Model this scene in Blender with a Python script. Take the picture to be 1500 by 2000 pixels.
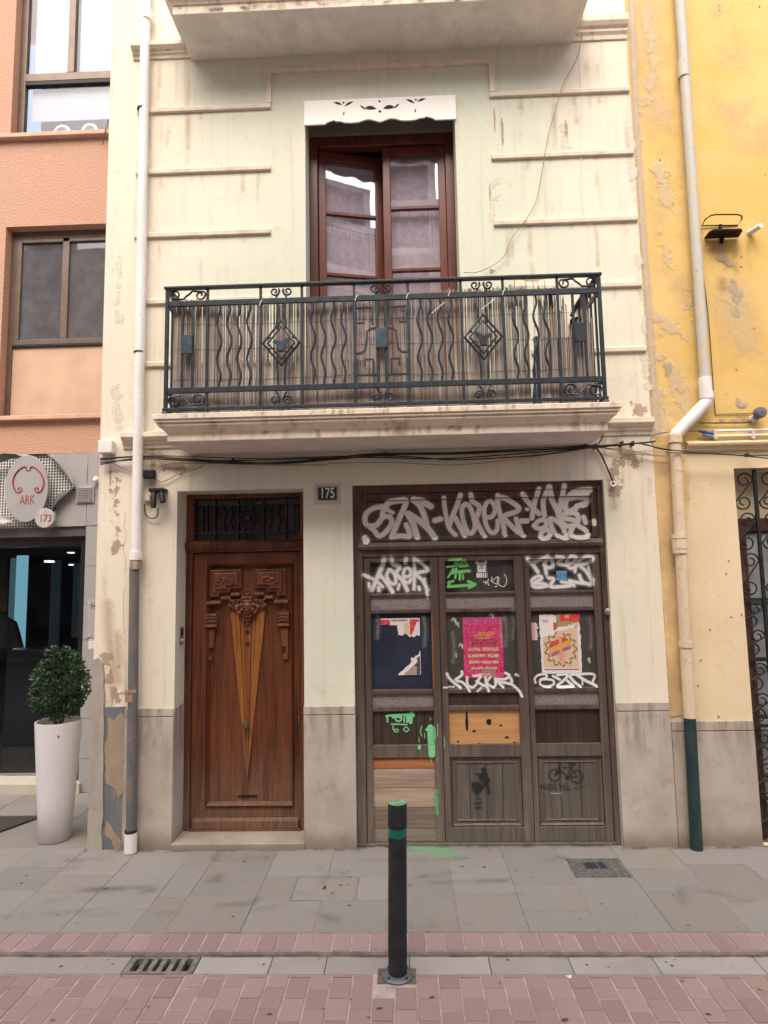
import bpy, bmesh, math, random
import numpy as np
from mathutils import Vector, Matrix, noise as mnoise
random.seed(7); rng = np.random.default_rng(7)
scene = bpy.context.scene
for o in list(bpy.data.objects): bpy.data.objects.remove(o)
COL = scene.collection
rad = math.radians

# ------------------------------------------------------------------ camera, sky, sun, exposure
PITCH, YAW, ROLL = 0.10472, -0.031245, 0.018424
CAM = Vector((0.0, -4.728, 1.9)); FPX = 1240.0
_cy, _sy, _cp, _sp = math.cos(YAW), math.sin(YAW), math.cos(PITCH), math.sin(PITCH)
_fwd = Vector((_sy*_cp, _cy*_cp, _sp)); _r0 = Vector((_cy, -_sy, 0)); _d0 = _fwd.cross(_r0)
_right = math.cos(ROLL)*_r0 + math.sin(ROLL)*_d0
_down = -math.sin(ROLL)*_r0 + math.cos(ROLL)*_d0
cam = bpy.data.cameras.new("camera"); cam.sensor_fit = 'HORIZONTAL'; cam.sensor_width = 36
cam.lens = 36*FPX/1500; cam.clip_start = 0.05; cam.clip_end = 2000
camo = bpy.data.objects.new("camera", cam); COL.objects.link(camo)
camo.matrix_world = Matrix(((_right.x, -_down.x, -_fwd.x, CAM.x), (_right.y, -_down.y, -_fwd.y, CAM.y),
                            (_right.z, -_down.z, -_fwd.z, CAM.z), (0, 0, 0, 1)))
scene.camera = camo

SUN_EL, SUN_AZ = 54.0, -8.0          # bright high overcast: a very wide, soft sun nearly overhead
world = bpy.data.worlds.new("World"); scene.world = world; world.use_nodes = True
wn = world.node_tree; bg = wn.nodes["Background"]
sky = wn.nodes.new("ShaderNodeTexSky"); sky.sky_type = 'NISHITA'; sky.sun_disc = False
sky.sun_elevation = rad(SUN_EL); sky.sun_rotation = rad(180-SUN_AZ)
sky.air_density = 1.0; sky.dust_density = 6.0; sky.ozone_density = 0.6
wn.links.new(sky.outputs[0], bg.inputs[0]); bg.inputs[1].default_value = 0.15
sl = bpy.data.lights.new("sun", 'SUN'); sl.energy = 1.5; sl.angle = rad(75); sl.color = (1.0, 0.965, 0.915)
so = bpy.data.objects.new("sun", sl); COL.objects.link(so)
_sd = Vector((math.sin(rad(SUN_AZ))*math.cos(rad(SUN_EL)), -math.cos(rad(SUN_AZ))*math.cos(rad(SUN_EL)), math.sin(rad(SUN_EL))))
so.rotation_euler = (-_sd).to_track_quat('-Z', 'Y').to_euler()
vs = scene.view_settings; vs.view_transform = 'Standard'; vs.look = 'None'; vs.gamma = 1; vs.use_curve_mapping = False
vs.exposure = 1.0
scene.cycles.max_bounces = 8; scene.cycles.transparent_max_bounces = 16

# ------------------------------------------------------------------ measuring: photo point -> metres on the plane y = depth (or z = height)
def ray(px, py):
    a, b = (px-750)/FPX, (py-1000)/FPX
    return _right*a + _down*b + _fwd
def at(px, py, y=0.0):
    d = ray(px, py); t = (y-CAM.y)/d.y; p = CAM + d*t
    return p.x, p.z
def ground(px, py, z=0.0):
    d = ray(px, py); t = (z-CAM.z)/d.z; p = CAM + d*t
    return p.x, p.y
def crop(ox, oy, s):
    """strokes measured in an enlarged detail of the photo -> metres on the plane"""
    def f(pts, y): return [at(ox+a/s, oy+b/s, y) for a, b in pts]
    return f

# ------------------------------------------------------------------ mesh builder
class MB:
    def __init__(s): s.v = []; s.f = []
    def add(s, vs, fs):
        n = len(s.v); s.v += [tuple(p) for p in vs]; s.f += [tuple(n+i for i in f) for f in fs]; return s
    def box(s, x0, x1, y0, y1, z0, z1):
        return s.add([(x0,y0,z0),(x1,y0,z0),(x1,y1,z0),(x0,y1,z0),(x0,y0,z1),(x1,y0,z1),(x1,y1,z1),(x0,y1,z1)],
              [(0,3,2,1),(4,5,6,7),(0,1,5,4),(1,2,6,5),(2,3,7,6),(3,0,4,7)])
    def prism(s, poly, y0, y1):
        """polygon in (x,z), front at y0, back at y1"""
        a = sum(poly[i][0]*poly[(i+1) % len(poly)][1]-poly[(i+1) % len(poly)][0]*poly[i][1] for i in range(len(poly)))
        if a < 0: poly = poly[::-1]
        n = len(poly)
        vs = [(x, y0, z) for x, z in poly] + [(x, y1, z) for x, z in poly]
        fs = [tuple(range(n)), tuple(range(2*n-1, n-1, -1))] + [(i, n+i, n+(i+1) % n, (i+1) % n) for i in range(n)]
        return s.add(vs, fs)
    def sweep_x(s, prof, x0, x1, e0=None, e1=None):
        """profile polygon in (y,z) swept along x; e0/e1 = per-point x shifts at the ends"""
        n = len(prof); e0 = e0 or [0]*n; e1 = e1 or [0]*n
        vs = [(x0+e0[i], prof[i][0], prof[i][1]) for i in range(n)] + [(x1+e1[i], prof[i][0], prof[i][1]) for i in range(n)]
        fs = [tuple(range(n)), tuple(range(2*n-1, n-1, -1))] + [(i, n+i, n+(i+1) % n, (i+1) % n) for i in range(n)]
        return s.add(vs, fs)
    def tube(s, path, r, n=6, closed=False, flat=None):
        P = [Vector(p) for p in path]; m = len(P); rs = r if isinstance(r, (list, tuple)) else [r]*m
        rings = []; up = Vector((0, 1, 0.01)).normalized()
        for i in range(m):
            t = (P[(i+1) % m]-P[i-1]) if closed else (P[min(i+1, m-1)]-P[max(i-1, 0)])
            t.normalize() if t.length > 1e-9 else None
            a = t.cross(up)
            if a.length < 1e-3: a = t.cross(Vector((1, 0, 0)))
            a.normalize(); b = a.cross(t).normalized()
            ra, rb = (rs[i], rs[i]) if flat is None else (rs[i], flat)
            rings.append([P[i]+a*math.cos(2*math.pi*k/n+math.pi/n)*ra+b*math.sin(2*math.pi*k/n+math.pi/n)*rb for k in range(n)])
        vs = [q for R in rings for q in R]; fs = []
        for i in range(m if closed else m-1):
            j = (i+1) % m
            for k in range(n): fs.append((i*n+k, i*n+(k+1) % n, j*n+(k+1) % n, j*n+k))
        if not closed: fs += [tuple(range(n-1, -1, -1)), tuple((m-1)*n+k for k in range(n))]
        return s.add(vs, fs)
    def bar(s, p, q, w, d):
        return s.tube([p, q], w*0.7071, 4, flat=d*0.7071)
    def lathe(s, prof, c, n=24, axis='z'):
        """profile list of (radius, height)"""
        vs = []; fs = []; m = len(prof)
        for r, h in prof:
            for k in range(n):
                a = 2*math.pi*k/n
                if axis == 'z': vs.append((c[0]+r*math.cos(a), c[1]+r*math.sin(a), c[2]+h))
                else: vs.append((c[0]+r*math.cos(a), c[1]-h, c[2]+r*math.sin(a)))
        for i in range(m-1):
            for k in range(n): fs.append((i*n+k, i*n+(k+1) % n, (i+1)*n+(k+1) % n, (i+1)*n+k))
        fs += [tuple(range(n-1, -1, -1)), tuple((m-1)*n+k for k in range(n))]
        return s.add(vs, fs)
    def mesh(s, name):
        me = bpy.data.meshes.new(name); me.from_pydata(s.v, [], s.f)
        bm = bmesh.new(); bm.from_mesh(me); bmesh.ops.recalc_face_normals(bm, faces=bm.faces); bm.to_mesh(me); bm.free()
        return me
    def build(s, name, mat, parent=None, bevel=0, smooth=False, label=None):
        me = s.mesh(name); me.materials.append(mat)
        if smooth:
            for p in me.polygons: p.use_smooth = True
            me.set_sharp_from_angle(angle=rad(50))
        o = bpy.data.objects.new(name, me); COL.objects.link(o)
        if parent is not None: attach(o, parent)
        if bevel:
            b = o.modifiers.new("bevel", 'BEVEL'); b.width = bevel; b.segments = 2; b.limit_method = 'ANGLE'; b.angle_limit = rad(40)
        if label: o['label'] = label
        return o
def attach(o, parent):
    o.parent = parent
    o.matrix_parent_inverse = Matrix.Translation(-ROOT_LOC(parent))
def ROOT_LOC(p):
    l = Vector(p.location)
    while p.parent is not None:
        l = p.matrix_parent_inverse.translation + l
        p = p.parent; l = l + Vector(p.location)
    return l
def tag(o, label, cat=None, group=None, kind=None):
    if label: o['label'] = label
    if cat: o['category'] = cat
    if group: o['group'] = group
    if kind: o['kind'] = kind
    return o
def thing(name, loc, label, cat, group=None):
    o = bpy.data.objects.new(name, None); COL.objects.link(o); o.location = loc; o.empty_display_size = 0.1
    return tag(o, label, cat, group)
def box(name, mat, parent, x0, x1, y0, y1, z0, z1, bevel=0, label=None):
    return MB().box(x0, x1, y0, y1, z0, z1).build(name, mat, parent, bevel, label=label)
def share(src, name, parent, loc, rotz=0):
    """another piece with the same mesh"""
    o = src.copy(); o.name = name; COL.objects.link(o)
    if parent is not None: attach(o, parent)
    o.location = loc; o.rotation_euler = (0, 0, rotz); return o
def catmull(pts, k=5):
    P = [np.array(p, float) for p in pts]
    if len(P) < 3: return [tuple(p) for p in P]
    Q = [2*P[0]-P[1]]+P+[2*P[-1]-P[-2]]; out = []
    for i in range(1, len(Q)-2):
        for j in range(k):
            t = j/k
            out.append(tuple(0.5*((2*Q[i])+(-Q[i-1]+Q[i+1])*t+(2*Q[i-1]-5*Q[i]+4*Q[i+1]-Q[i+2])*t*t+(-Q[i-1]+3*Q[i]-3*Q[i+1]+Q[i+2])*t**3)))
    out.append(tuple(P[-1])); return out
def spiral(cx, cz, r0, r1, a0, turns, n=16):
    return [(cx+(r0+(r1-r0)*i/n)*math.cos(a0+turns*2*math.pi*i/n), cz+(r0+(r1-r0)*i/n)*math.sin(a0+turns*2*math.pi*i/n)) for i in range(n+1)]
def in3(pts, y): return [(x, y, z) for x, z in pts]
def ragged(poly, amp, step, seed=0):
    out = []; rr = random.Random(seed)
    for i in range(len(poly)):
        a, b = poly[i], poly[(i+1) % len(poly)]; L = math.dist(a, b); n = max(1, int(L/step))
        for k in range(n):
            t = k/n; j = amp if k else 0
            out.append((a[0]+(b[0]-a[0])*t+rr.uniform(-j, j), a[1]+(b[1]-a[1])*t+rr.uniform(-j, j)))
    return out

# ------------------------------------------------------------------ materials
class NG:
    def __init__(s, name, rough=0.8, metal=0.0, spec=0.3):
        s.m = bpy.data.materials.new(name); s.m.use_nodes = True; s.t = s.m.node_tree; s.n = s.t.nodes
        s.b = s.n["Principled BSDF"]; s.b.inputs["Roughness"].default_value = rough; s.b.inputs["Metallic"].default_value = metal
        s.b.inputs["Specular IOR Level"].default_value = spec; s._pos = None
    def lk(s, a, b): s.t.links.new(a, b)
    def new(s, t, **k):
        n = s.n.new(t)
        for a, v in k.items(): setattr(n, a, v)
        return n
    def pos(s, kind="Object"):
        if s._pos is None: s._pos = s.new("ShaderNodeTexCoord")
        return s._pos.outputs[kind]
    def val(s, sock, v):
        if isinstance(v, (int, float)): sock.default_value = v
        elif isinstance(v, tuple): sock.default_value = (*v, 1) if len(v) == 3 and len(sock.default_value) == 4 else v
        else: s.lk(v, sock)
    def noise(s, scale=5, detail=4, rough=0.55, stretch=(1, 1, 1), dist=0, off=(0, 0, 0), src=None):
        mp = s.new("ShaderNodeMapping"); s.lk(src or s.pos(), mp.inputs[0]); mp.inputs[3].default_value = stretch; mp.inputs[1].default_value = off
        n = s.new("ShaderNodeTexNoise"); s.lk(mp.outputs[0], n.inputs[0])
        n.inputs["Scale"].default_value = scale; n.inputs["Detail"].default_value = detail; n.inputs["Roughness"].default_value = rough; n.inputs["Distortion"].default_value = dist
        return n.outputs[0]
    def ramp(s, v, a, b, lo=0.0, hi=1.0):
        n = s.new("ShaderNodeMapRange"); n.interpolation_type = 'SMOOTHSTEP'; s.val(n.inputs[0], v)
        n.inputs[1].default_value = a; n.inputs[2].default_value = b; n.inputs[3].default_value = lo; n.inputs[4].default_value = hi
        return n.outputs[0]
    def math(s, op, a, b=0.0):
        n = s.new("ShaderNodeMath", operation=op); s.val(n.inputs[0], a); s.val(n.inputs[1], b); return n.outputs[0]
    def mix(s, f, a, b, mode='MIX'):
        n = s.new("ShaderNodeMix", data_type='RGBA', blend_type=mode); s.val(n.inputs[0], f); s.val(n.inputs[6], a); s.val(n.inputs[7], b); return n.outputs[2]
    def xyz(s):
        n = s.new("ShaderNodeSeparateXYZ"); s.lk(s.pos(), n.inputs[0]); return n.outputs
    def bump(s, h, strength=0.3, dist=0.01):
        n = s.new("ShaderNodeBump"); n.inputs["Strength"].default_value = strength; n.inputs["Distance"].default_value = dist
        s.lk(h, n.inputs["Height"]); s.lk(n.outputs[0], s.b.inputs["Normal"]); return n
    def base(s, c): s.val(s.b.inputs["Base Color"], c); return s
    def rand(s):
        return s.new("ShaderNodeObjectInfo").outputs["Random"]
def srgb(r, g, b):
    return tuple(((c/255+0.055)/1.055)**2.4 if c > 10 else c/255/12.92 for c in (r, g, b))

def plain(name, c, rough=0.6, metal=0, var=0.15, scale=30, bump=0.0, spec=0.3):
    g = NG(name, rough, metal, spec); n = g.noise(scale, 5)
    d = tuple(x*(1-var) for x in c); l = tuple(min(1, x*(1+var)) for x in c)
    g.base(g.mix(g.ramp(n, .3, .7), d, l))
    if bump: g.bump(n, bump, 0.004)
    return g.m
def house_wall():
    g = NG("old_painted_plaster", 0.85, spec=0.2); X = g.xyz()
    big = g.noise(0.9, 5, .6); mid = g.noise(3.5, 6, .6, off=(3, 1, 2)); fine = g.noise(60, 4)
    cream = (0.755, 0.685, 0.55); green = (0.635, 0.66, 0.53); pale = (0.79, 0.73, 0.61)
    # the middle field between the string courses was painted a pale green
    xm = g.math('ABSOLUTE', g.math('ADD', X[0], 0.12))
    gm = g.ramp(g.math('ADD', xm, g.math('MULTIPLY', g.math('SUBTRACT', mid, .5), 1.6)), 1.1, 2.0, 1, 0.0)
    c = g.mix(gm, cream, green)
    c = g.mix(g.ramp(big, .42, .68, 0, .7), c, pale)
    # runs of rusty water, long and thin
    st = g.noise(1.0, 6, .62, stretch=(11, 2, .55), off=(1.3, 0, .4)); st2 = g.noise(1.0, 4, .5, stretch=(1.1, 1, .8), off=(7, 0, 3))
    side = g.ramp(xm, .9, 1.7, .25, 1)
    sf = g.math('MULTIPLY', g.math('MULTIPLY', g.ramp(st, .50, .74), g.ramp(st2, .42, .66)), side)
    c = g.mix(g.math('MULTIPLY', sf, .95), c, (0.47, 0.30, 0.18))
    gr = g.noise(1.0, 6, .6, stretch=(16, 2, .7), off=(9, 0, 1))
    c = g.mix(g.math('MULTIPLY', g.ramp(gr, .52, .8), .38), c, (0.36, 0.33, 0.27))
    c = g.mix(g.ramp(g.noise(7, 7, .7, off=(5, 5, 5)), .56, .72, 0, .45), c, (0.55, 0.42, 0.29))
    c = g.mix(g.ramp(g.noise(38, 3, .6, off=(2, 2, 8)), .70, .76, 0, .45), c, (0.30, 0.24, 0.19))
    # splash dirt close to the pavement
    lo = g.ramp(g.math('ADD', X[2], g.math('MULTIPLY', mid, .8)), .5, 1.5, .5, 0)
    c = g.mix(lo, c, (0.42, 0.35, 0.25))
    g.base(c); g.bump(g.math('ADD', g.math('MULTIPLY', fine, .35), g.math('MULTIPLY', mid, 1.0)), .35, .012)
    return g.m
def stone_trim(name, c, dirt, amount=.5):
    g = NG(name, 0.85, spec=.2); a = g.noise(5, 6, .62); b = g.noise(1, 5, .6, stretch=(9, 9, 2.0), off=(4, 2, 0)); f = g.noise(70, 3)
    col = g.mix(g.ramp(a, .35, .7), tuple(x*.9 for x in c), tuple(min(1, x*1.06) for x in c))
    col = g.mix(g.math('MULTIPLY', g.ramp(b, .5, .75), amount), col, dirt)
    col = g.mix(g.ramp(g.noise(22, 5, .7, off=(1, 8, 3)), .62, .72, 0, amount*.9), col, tuple(x*.45 for x in dirt))
    g.base(col); g.bump(g.math('ADD', a, g.math('MULTIPLY', f, .3)), .35, .008); return g.m
def plinth_stone():
    g = NG("plinth_limestone", 0.7, spec=.3); a = g.noise(2.2, 6, .6); b = g.noise(1, 6, .65, stretch=(18, 18, 2.2)); X = g.xyz()
    col = g.mix(g.ramp(a, .3, .7), (0.38, 0.33, 0.275), (0.52, 0.46, 0.395))
    up = g.ramp(X[2], .45, .93, 0, 1)
    col = g.mix(g.math('MULTIPLY', g.math('MULTIPLY', g.ramp(b, .42, .66), up), .75), col, (0.20, 0.15, 0.115))
    col = g.mix(g.ramp(g.noise(6, 6, .7, off=(3, 0, 1)), .52, .72, 0, .5), col, (0.30, 0.22, 0.165))
    col = g.mix(g.ramp(g.math('ADD', X[2], g.math('MULTIPLY', a, .12)), .06, .22, .75, 0), col, (0.19, 0.15, 0.115))
    g.base(col); g.bump(g.noise(90, 3), .12, .003); return g.m
def wood(name, dark, light, weather=None, wz=(0, 1), rough=.45, scale=1.0, spec=.4, horiz=False, wamt=.85):
    g = NG(name, rough, spec=spec); r = g.rand()
    cmb = g.new("ShaderNodeCombineXYZ"); g.lk(g.math('MULTIPLY', r, 13), cmb.inputs[0]); g.lk(g.math('MULTIPLY', r, 7), cmb.inputs[2])
    ad = g.new("ShaderNodeVectorMath", operation='ADD'); g.lk(g.pos(), ad.inputs[0]); g.lk(cmb.outputs[0], ad.inputs[1])
    sv = (2.2*scale, 30*scale, 45*scale) if horiz else (45*scale, 30*scale, 2.2*scale)
    gr = g.noise(1, 5, .6, stretch=sv, dist=.6, src=ad.outputs[0]); br = g.noise(1, 3, .5, stretch=(sv[0]*.16, 2, sv[2]*.16), src=ad.outputs[0])
    c = g.mix(g.ramp(g.math('ADD', g.math('MULTIPLY', gr, .6), g.math('MULTIPLY', br, .5)), .35, .75), dark, light)
    if weather is not None:
        X = g.xyz(); w = g.math('ADD', X[2], g.math('MULTIPLY', g.math('SUBTRACT', g.noise(3, 6, .65, stretch=(2, 2, 1)), .5), .7*(wz[1]-wz[0])+.25))
        wf = g.ramp(w, wz[0], wz[1], wamt, 0)
        pale = g.mix(g.ramp(gr, .35, .65), tuple(x*.72 for x in weather), tuple(min(1, x*1.15) for x in weather))
        c = g.mix(wf, c, pale)
        g.lk(g.ramp(w, wz[0], wz[1], min(.9, rough+.35), rough), g.b.inputs["Roughness"])
    c = g.mix(g.ramp(g.noise(14, 5, .7), .62, .75, 0, .3), c, tuple(x*.45 for x in dark))
    g.base(c); g.bump(gr, .18, .004); return g.m
def glass_mat(name, tint=(.55, .58, .58), rough=.02, refl=1.0, dirt=.12, dirtcol=(.35, .33, .3), r0=.075, dv=.6):
    g = NG(name); t = g.new("ShaderNodeBsdfTransparent"); t.inputs[0].default_value = (*tint, 1)
    gl = g.new("ShaderNodeBsdfGlossy"); gl.inputs["Roughness"].default_value = rough; gl.inputs[0].default_value = (refl, refl, refl, 1)
    wv = g.new("ShaderNodeBump"); wv.inputs["Strength"].default_value = .018; wv.inputs["Distance"].default_value = .02; g.lk(g.noise(4, 2, .4), wv.inputs["Height"]); g.lk(wv.outputs[0], gl.inputs["Normal"])
    ge = g.new("ShaderNodeNewGeometry"); dt = g.new("ShaderNodeVectorMath", operation='DOT_PRODUCT'); g.lk(ge.outputs["Normal"], dt.inputs[0]); g.lk(ge.outputs["Incoming"], dt.inputs[1])
    sc = g.math('POWER', g.math('SUBTRACT', 1.0, g.math('ABSOLUTE', dt.outputs["Value"])), 5.0)
    frn = g.math('ADD', g.math('MULTIPLY', sc, 1-r0), r0)
    ms = g.new("ShaderNodeMixShader"); g.lk(frn, ms.inputs[0]); g.lk(t.outputs[0], ms.inputs[1]); g.lk(gl.outputs[0], ms.inputs[2])
    df = g.new("ShaderNodeBsdfDiffuse"); df.inputs[0].default_value = (*dirtcol, 1)
    m2 = g.new("ShaderNodeMixShader"); g.lk(g.ramp(g.noise(5, 6, .65), .35, .75, dirt*(1-dv), dirt*(1+dv)), m2.inputs[0]); g.lk(ms.outputs[0], m2.inputs[1]); g.lk(df.outputs[0], m2.inputs[2])
    g.lk(m2.outputs[0], g.n["Material Output"].inputs[0]); return g.m
def emit(name, c, s):
    g = NG(name); g.b.inputs["Emission Color"].default_value = (*c, 1); g.b.inputs["Emission Strength"].default_value = s; g.base(tuple(x*.06 for x in c)); return g.m
def paint_mat(name, c, rough=.7, soft=.3, strength=1.0, patch=0, flake=False):
    """sprayed or brushed paint: a real film whose coverage is stored on its points"""
    g = NG(name, rough, spec=.25); a = g.new("ShaderNodeAttribute", attribute_name="cover")
    n = g.noise(140, 3, .6); f = g.ramp(g.math('ADD', a.outputs["Fac"], g.math('MULTIPLY', g.math('SUBTRACT', n, .5), soft)), .12, .88, 0, strength)
    f = g.math('MULTIPLY', f, g.ramp(g.noise(16, 5, .65, off=(3, 2, 1)), .28, .50, .86, 1))
    if patch: f = g.math('MULTIPLY', f, g.ramp(g.noise(patch, 4, .6), .40, .62))
    if flake: f = g.ramp(g.math('ADD', a.outputs["Fac"], g.math('MULTIPLY', g.math('SUBTRACT', g.noise(9, 9, .68), .5), 2.4)), .54, .74, 0, strength)
    g.base(g.mix(g.noise(25, 3), tuple(x*.86 for x in c), c)); t = g.new("ShaderNodeBsdfTransparent")
    ms = g.new("ShaderNodeMixShader"); g.lk(f, ms.inputs[0]); g.lk(t.outputs[0], ms.inputs[1]); g.lk(g.b.outputs[0], ms.inputs[2])
    g.lk(ms.outputs[0], g.n["Material Output"].inputs[0]); return g.m
def print_mat():
    g = NG("printed_paper", .75, spec=.2); a = g.new("ShaderNodeAttribute", attribute_name="ink"); n = g.noise(60, 4)
    g.base(g.mix(g.ramp(n, .35, .7, 0, .22), a.outputs["Color"], (.5, .46, .44))); g.bump(g.noise(11, 5, .6, dist=1.2), .55, .010); return g.m

FILM = [0]
def paint(name, parent, strokes, mat, depth, res=.005, soft=.010, smooth=True, lay=None, label=None, off=.0022):
    """strokes: [(points, width)]; a film over a wall (or lay=(u,v)->xyz) where the strokes cover it"""
    segs = []; FILM[0] += 1; off = off+.00006*(FILM[0] % 70)          # films never share a plane
    for pts, w in strokes:
        ps = catmull(pts) if smooth and len(pts) > 2 else pts
        if len(ps) == 1: ps = [ps[0], (ps[0][0]+1e-4, ps[0][1])]
        for a, b in zip(ps[:-1], ps[1:]): segs.append((a[0], a[1], b[0], b[1], w))
    S = np.array(segs); pad = S[:, 4].max()/2+soft*2
    u0, u1 = min(S[:, 0].min(), S[:, 2].min())-pad, max(S[:, 0].max(), S[:, 2].max())+pad
    v0, v1 = min(S[:, 1].min(), S[:, 3].min())-pad, max(S[:, 1].max(), S[:, 3].max())+pad
    nu, nv = int((u1-u0)/res)+2, int((v1-v0)/res)+2
    U, V = np.meshgrid(u0+np.arange(nu)*res, v0+np.arange(nv)*res); C = np.zeros_like(U)
    for a0, b0, a1, b1, w in S:
        du, dv = a1-a0, b1-b0; L = du*du+dv*dv+1e-12
        t = np.clip(((U-a0)*du+(V-b0)*dv)/L, 0, 1); d = np.hypot(U-a0-t*du, V-b0-t*dv)
        C = np.maximum(C, np.clip((w/2-d)/soft+.5, 0, 1))
    keep = C > .02; q = keep[:-1, :-1] | keep[1:, :-1] | keep[:-1, 1:] | keep[1:, 1:]
    jj, ii = np.nonzero(q); idx = lambda j, i: j*nu+i
    F = np.stack([idx(jj, ii), idx(jj, ii+1), idx(jj+1, ii+1), idx(jj+1, ii)], 1)
    used, inv = np.unique(F, return_inverse=True); F = inv.reshape(F.shape)
    u, v, c = U.ravel()[used], V.ravel()[used], C.ravel()[used]
    if lay: vs = [lay(a, b) for a, b in zip(u, v)]
    else: vs = [(a, depth(a, b)-off, b) for a, b in zip(u, v)]
    me = bpy.data.meshes.new(name); me.from_pydata(vs, [], F.tolist())
    at_ = me.attributes.new("cover", 'FLOAT', 'POINT'); at_.data.foreach_set("value", c.astype(np.float32))
    me.materials.append(mat); o = bpy.data.objects.new(name, me); COL.objects.link(o)
    if parent is not None: attach(o, parent)
    if label: o['label'] = label
    return o
def raster(name, parent, x0, x1, z0, z1, y, colfn, mat, res=.003, keepfn=None, curl=None):
    """a printed sheet: coloured cell by cell, torn where keepfn is false"""
    nu, nv = max(2, int(round((x1-x0)/res))), max(2, int(round((z1-z0)/res)))
    xs = np.linspace(x0, x1, nu+1); zs = np.linspace(z0, z1, nv+1); vs = []; fs = []; cols = []
    for j in range(nv+1):
        for i in range(nu+1):
            vs.append((xs[i], y+(curl(xs[i], zs[j]) if curl else 0), zs[j]))
    for j in range(nv):
        for i in range(nu):
            s, t = (i+.5)/nu, 1-(j+.5)/nv           # s right, t down, 0..1
            if keepfn and not keepfn(s, t): continue
            fs.append((j*(nu+1)+i, j*(nu+1)+i+1, (j+1)*(nu+1)+i+1, (j+1)*(nu+1)+i)); cols.append(colfn(s, t))
    me = bpy.data.meshes.new(name); me.from_pydata(vs, [], fs)
    a = me.attributes.new("ink", 'FLOAT_COLOR', 'FACE'); a.data.foreach_set("color", np.array([(*c, 1) for c in cols], np.float32).ravel())
    me.materials.append(mat); o = bpy.data.objects.new(name, me); COL.objects.link(o)
    if parent is not None: attach(o, parent)
    return o
def text(name, s, size, x, y, z, mat, parent, sx=1.0, bold=0.0, slant=0.0):
    cu = bpy.data.curves.new(name, 'FONT'); cu.body = s; cu.size = size; cu.align_x = 'CENTER'; cu.align_y = 'CENTER'; cu.extrude = .0006; cu.offset = bold; cu.resolution_u = 3
    o = bpy.data.objects.new(name, cu); COL.objects.link(o); bpy.context.view_layer.update()
    me = bpy.data.meshes.new_from_object(o.evaluated_get(bpy.context.evaluated_depsgraph_get())); bpy.data.objects.remove(o); bpy.data.curves.remove(cu)
    for v in me.vertices: v.co = Vector((x+v.co.x*sx+v.co.y*slant, y-v.co.z, z+v.co.y))
    me.materials.clear(); me.materials.append(mat); me.name = name
    o = bpy.data.objects.new(name, me); COL.objects.link(o)
    if parent is not None: attach(o, parent)
    return o

# ------------------------------------------------------------------ palette
M_wall = house_wall()
M_plinth = plinth_stone()
M_trim = stone_trim("trim_render", (0.76, 0.67, 0.54), (0.50, 0.35, 0.24), .5)
M_slab = stone_trim("balcony_render", (0.84, 0.75, 0.60), (0.34, 0.22, 0.13), .75)
M_soffit = stone_trim("soffit_render", (0.70, 0.64, 0.58), (0.5, 0.44, 0.37), .3)
M_topsoff = stone_trim("pale_soffit_render", (0.80, 0.775, 0.72), (0.42, 0.38, 0.32), .25)
M_greyr = stone_trim("grey_cement_render", (0.40, 0.36, 0.31), (0.25, 0.2, 0.15), .5)
M_bluep = stone_trim("old_blue_paint", (0.155, 0.17, 0.185), (0.36, 0.28, 0.19), .6)
M_bare = stone_trim("bare_mortar", (0.36, 0.28, 0.20), (0.2, 0.15, 0.1), .5)
M_mahog = wood("mahogany_varnish", (0.060, 0.010, 0.006), (0.155, 0.034, 0.016), rough=.32, spec=.5)
M_door = wood("door_varnish", (0.048, 0.013, 0.006), (0.175, 0.056, 0.021), (0.16, 0.10, 0.062), (0.0, .75), rough=.38, spec=.45, wamt=.6)
M_doorhi = wood("honey_varnish", (0.165, 0.055, 0.015), (0.37, 0.142, 0.038), (0.20, 0.10, 0.05), (.25, 1.0), rough=.38, spec=.45, wamt=.7)
M_inlaymid = wood("chestnut_varnish", (0.13, 0.040, 0.012), (0.30, 0.10, 0.030), (0.18, 0.10, 0.05), (.25, 1.0), rough=.38, spec=.45, wamt=.7)
M_carve = wood("carved_oak", (0.085, 0.024, 0.011), (0.185, 0.068, 0.030), rough=.45, scale=1.5)
M_shop = wood("weathered_brown_wood", (0.048, 0.030, 0.025), (0.105, 0.072, 0.059), (0.175, 0.142, 0.113), (-.1, 1.35), rough=.5)
M_shophi = wood("shop_red_wood", (0.05, 0.020, 0.015), (0.12, 0.055, 0.04), rough=.45)
M_panel = wood("grey_weathered_panel", (0.080, 0.069, 0.057), (0.140, 0.120, 0.100), (0.14, 0.12, 0.098), (0, .5), rough=.75, spec=.15)
M_plank = wood("raw_pine_plank", (0.27, 0.195, 0.145), (0.47, 0.37, 0.285), rough=.8, spec=.1, horiz=True)
M_plankg = wood("grey_pine_plank", (0.16, 0.125, 0.095), (0.30, 0.245, 0.195), rough=.85, spec=.1, horiz=True)
M_planko = wood("orange_pine_plank", (0.27, 0.095, 0.036), (0.47, 0.20, 0.09), rough=.7, spec=.15, horiz=True)
M_ply = wood("orange_plywood", (0.42, 0.205, 0.075), (0.56, 0.315, 0.14), rough=.6, spec=.2, horiz=True, scale=.6)
M_dark = wood("dark_brown_board", (0.030, 0.019, 0.015), (0.062, 0.041, 0.034), rough=.55)
M_slat = wood("dark_slat", (0.022, 0.013, 0.009), (0.055, 0.033, 0.023), rough=.6)
M_navy = plain("navy_painted_board", (0.020, 0.027, 0.048), .5, var=.25, scale=6)
M_iron = plain("blue_black_iron", (0.022, 0.032, 0.041), .5, .25, var=.35, scale=25, bump=.3, spec=.45)
M_ironplate = plain("blue_iron_plate", (0.045, 0.075, 0.095), .5, .25, var=.3, scale=25, bump=.3)
M_irond = plain("dark_transom_iron", (0.040, 0.042, 0.048), .55, .3, var=.3, scale=25)
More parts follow.
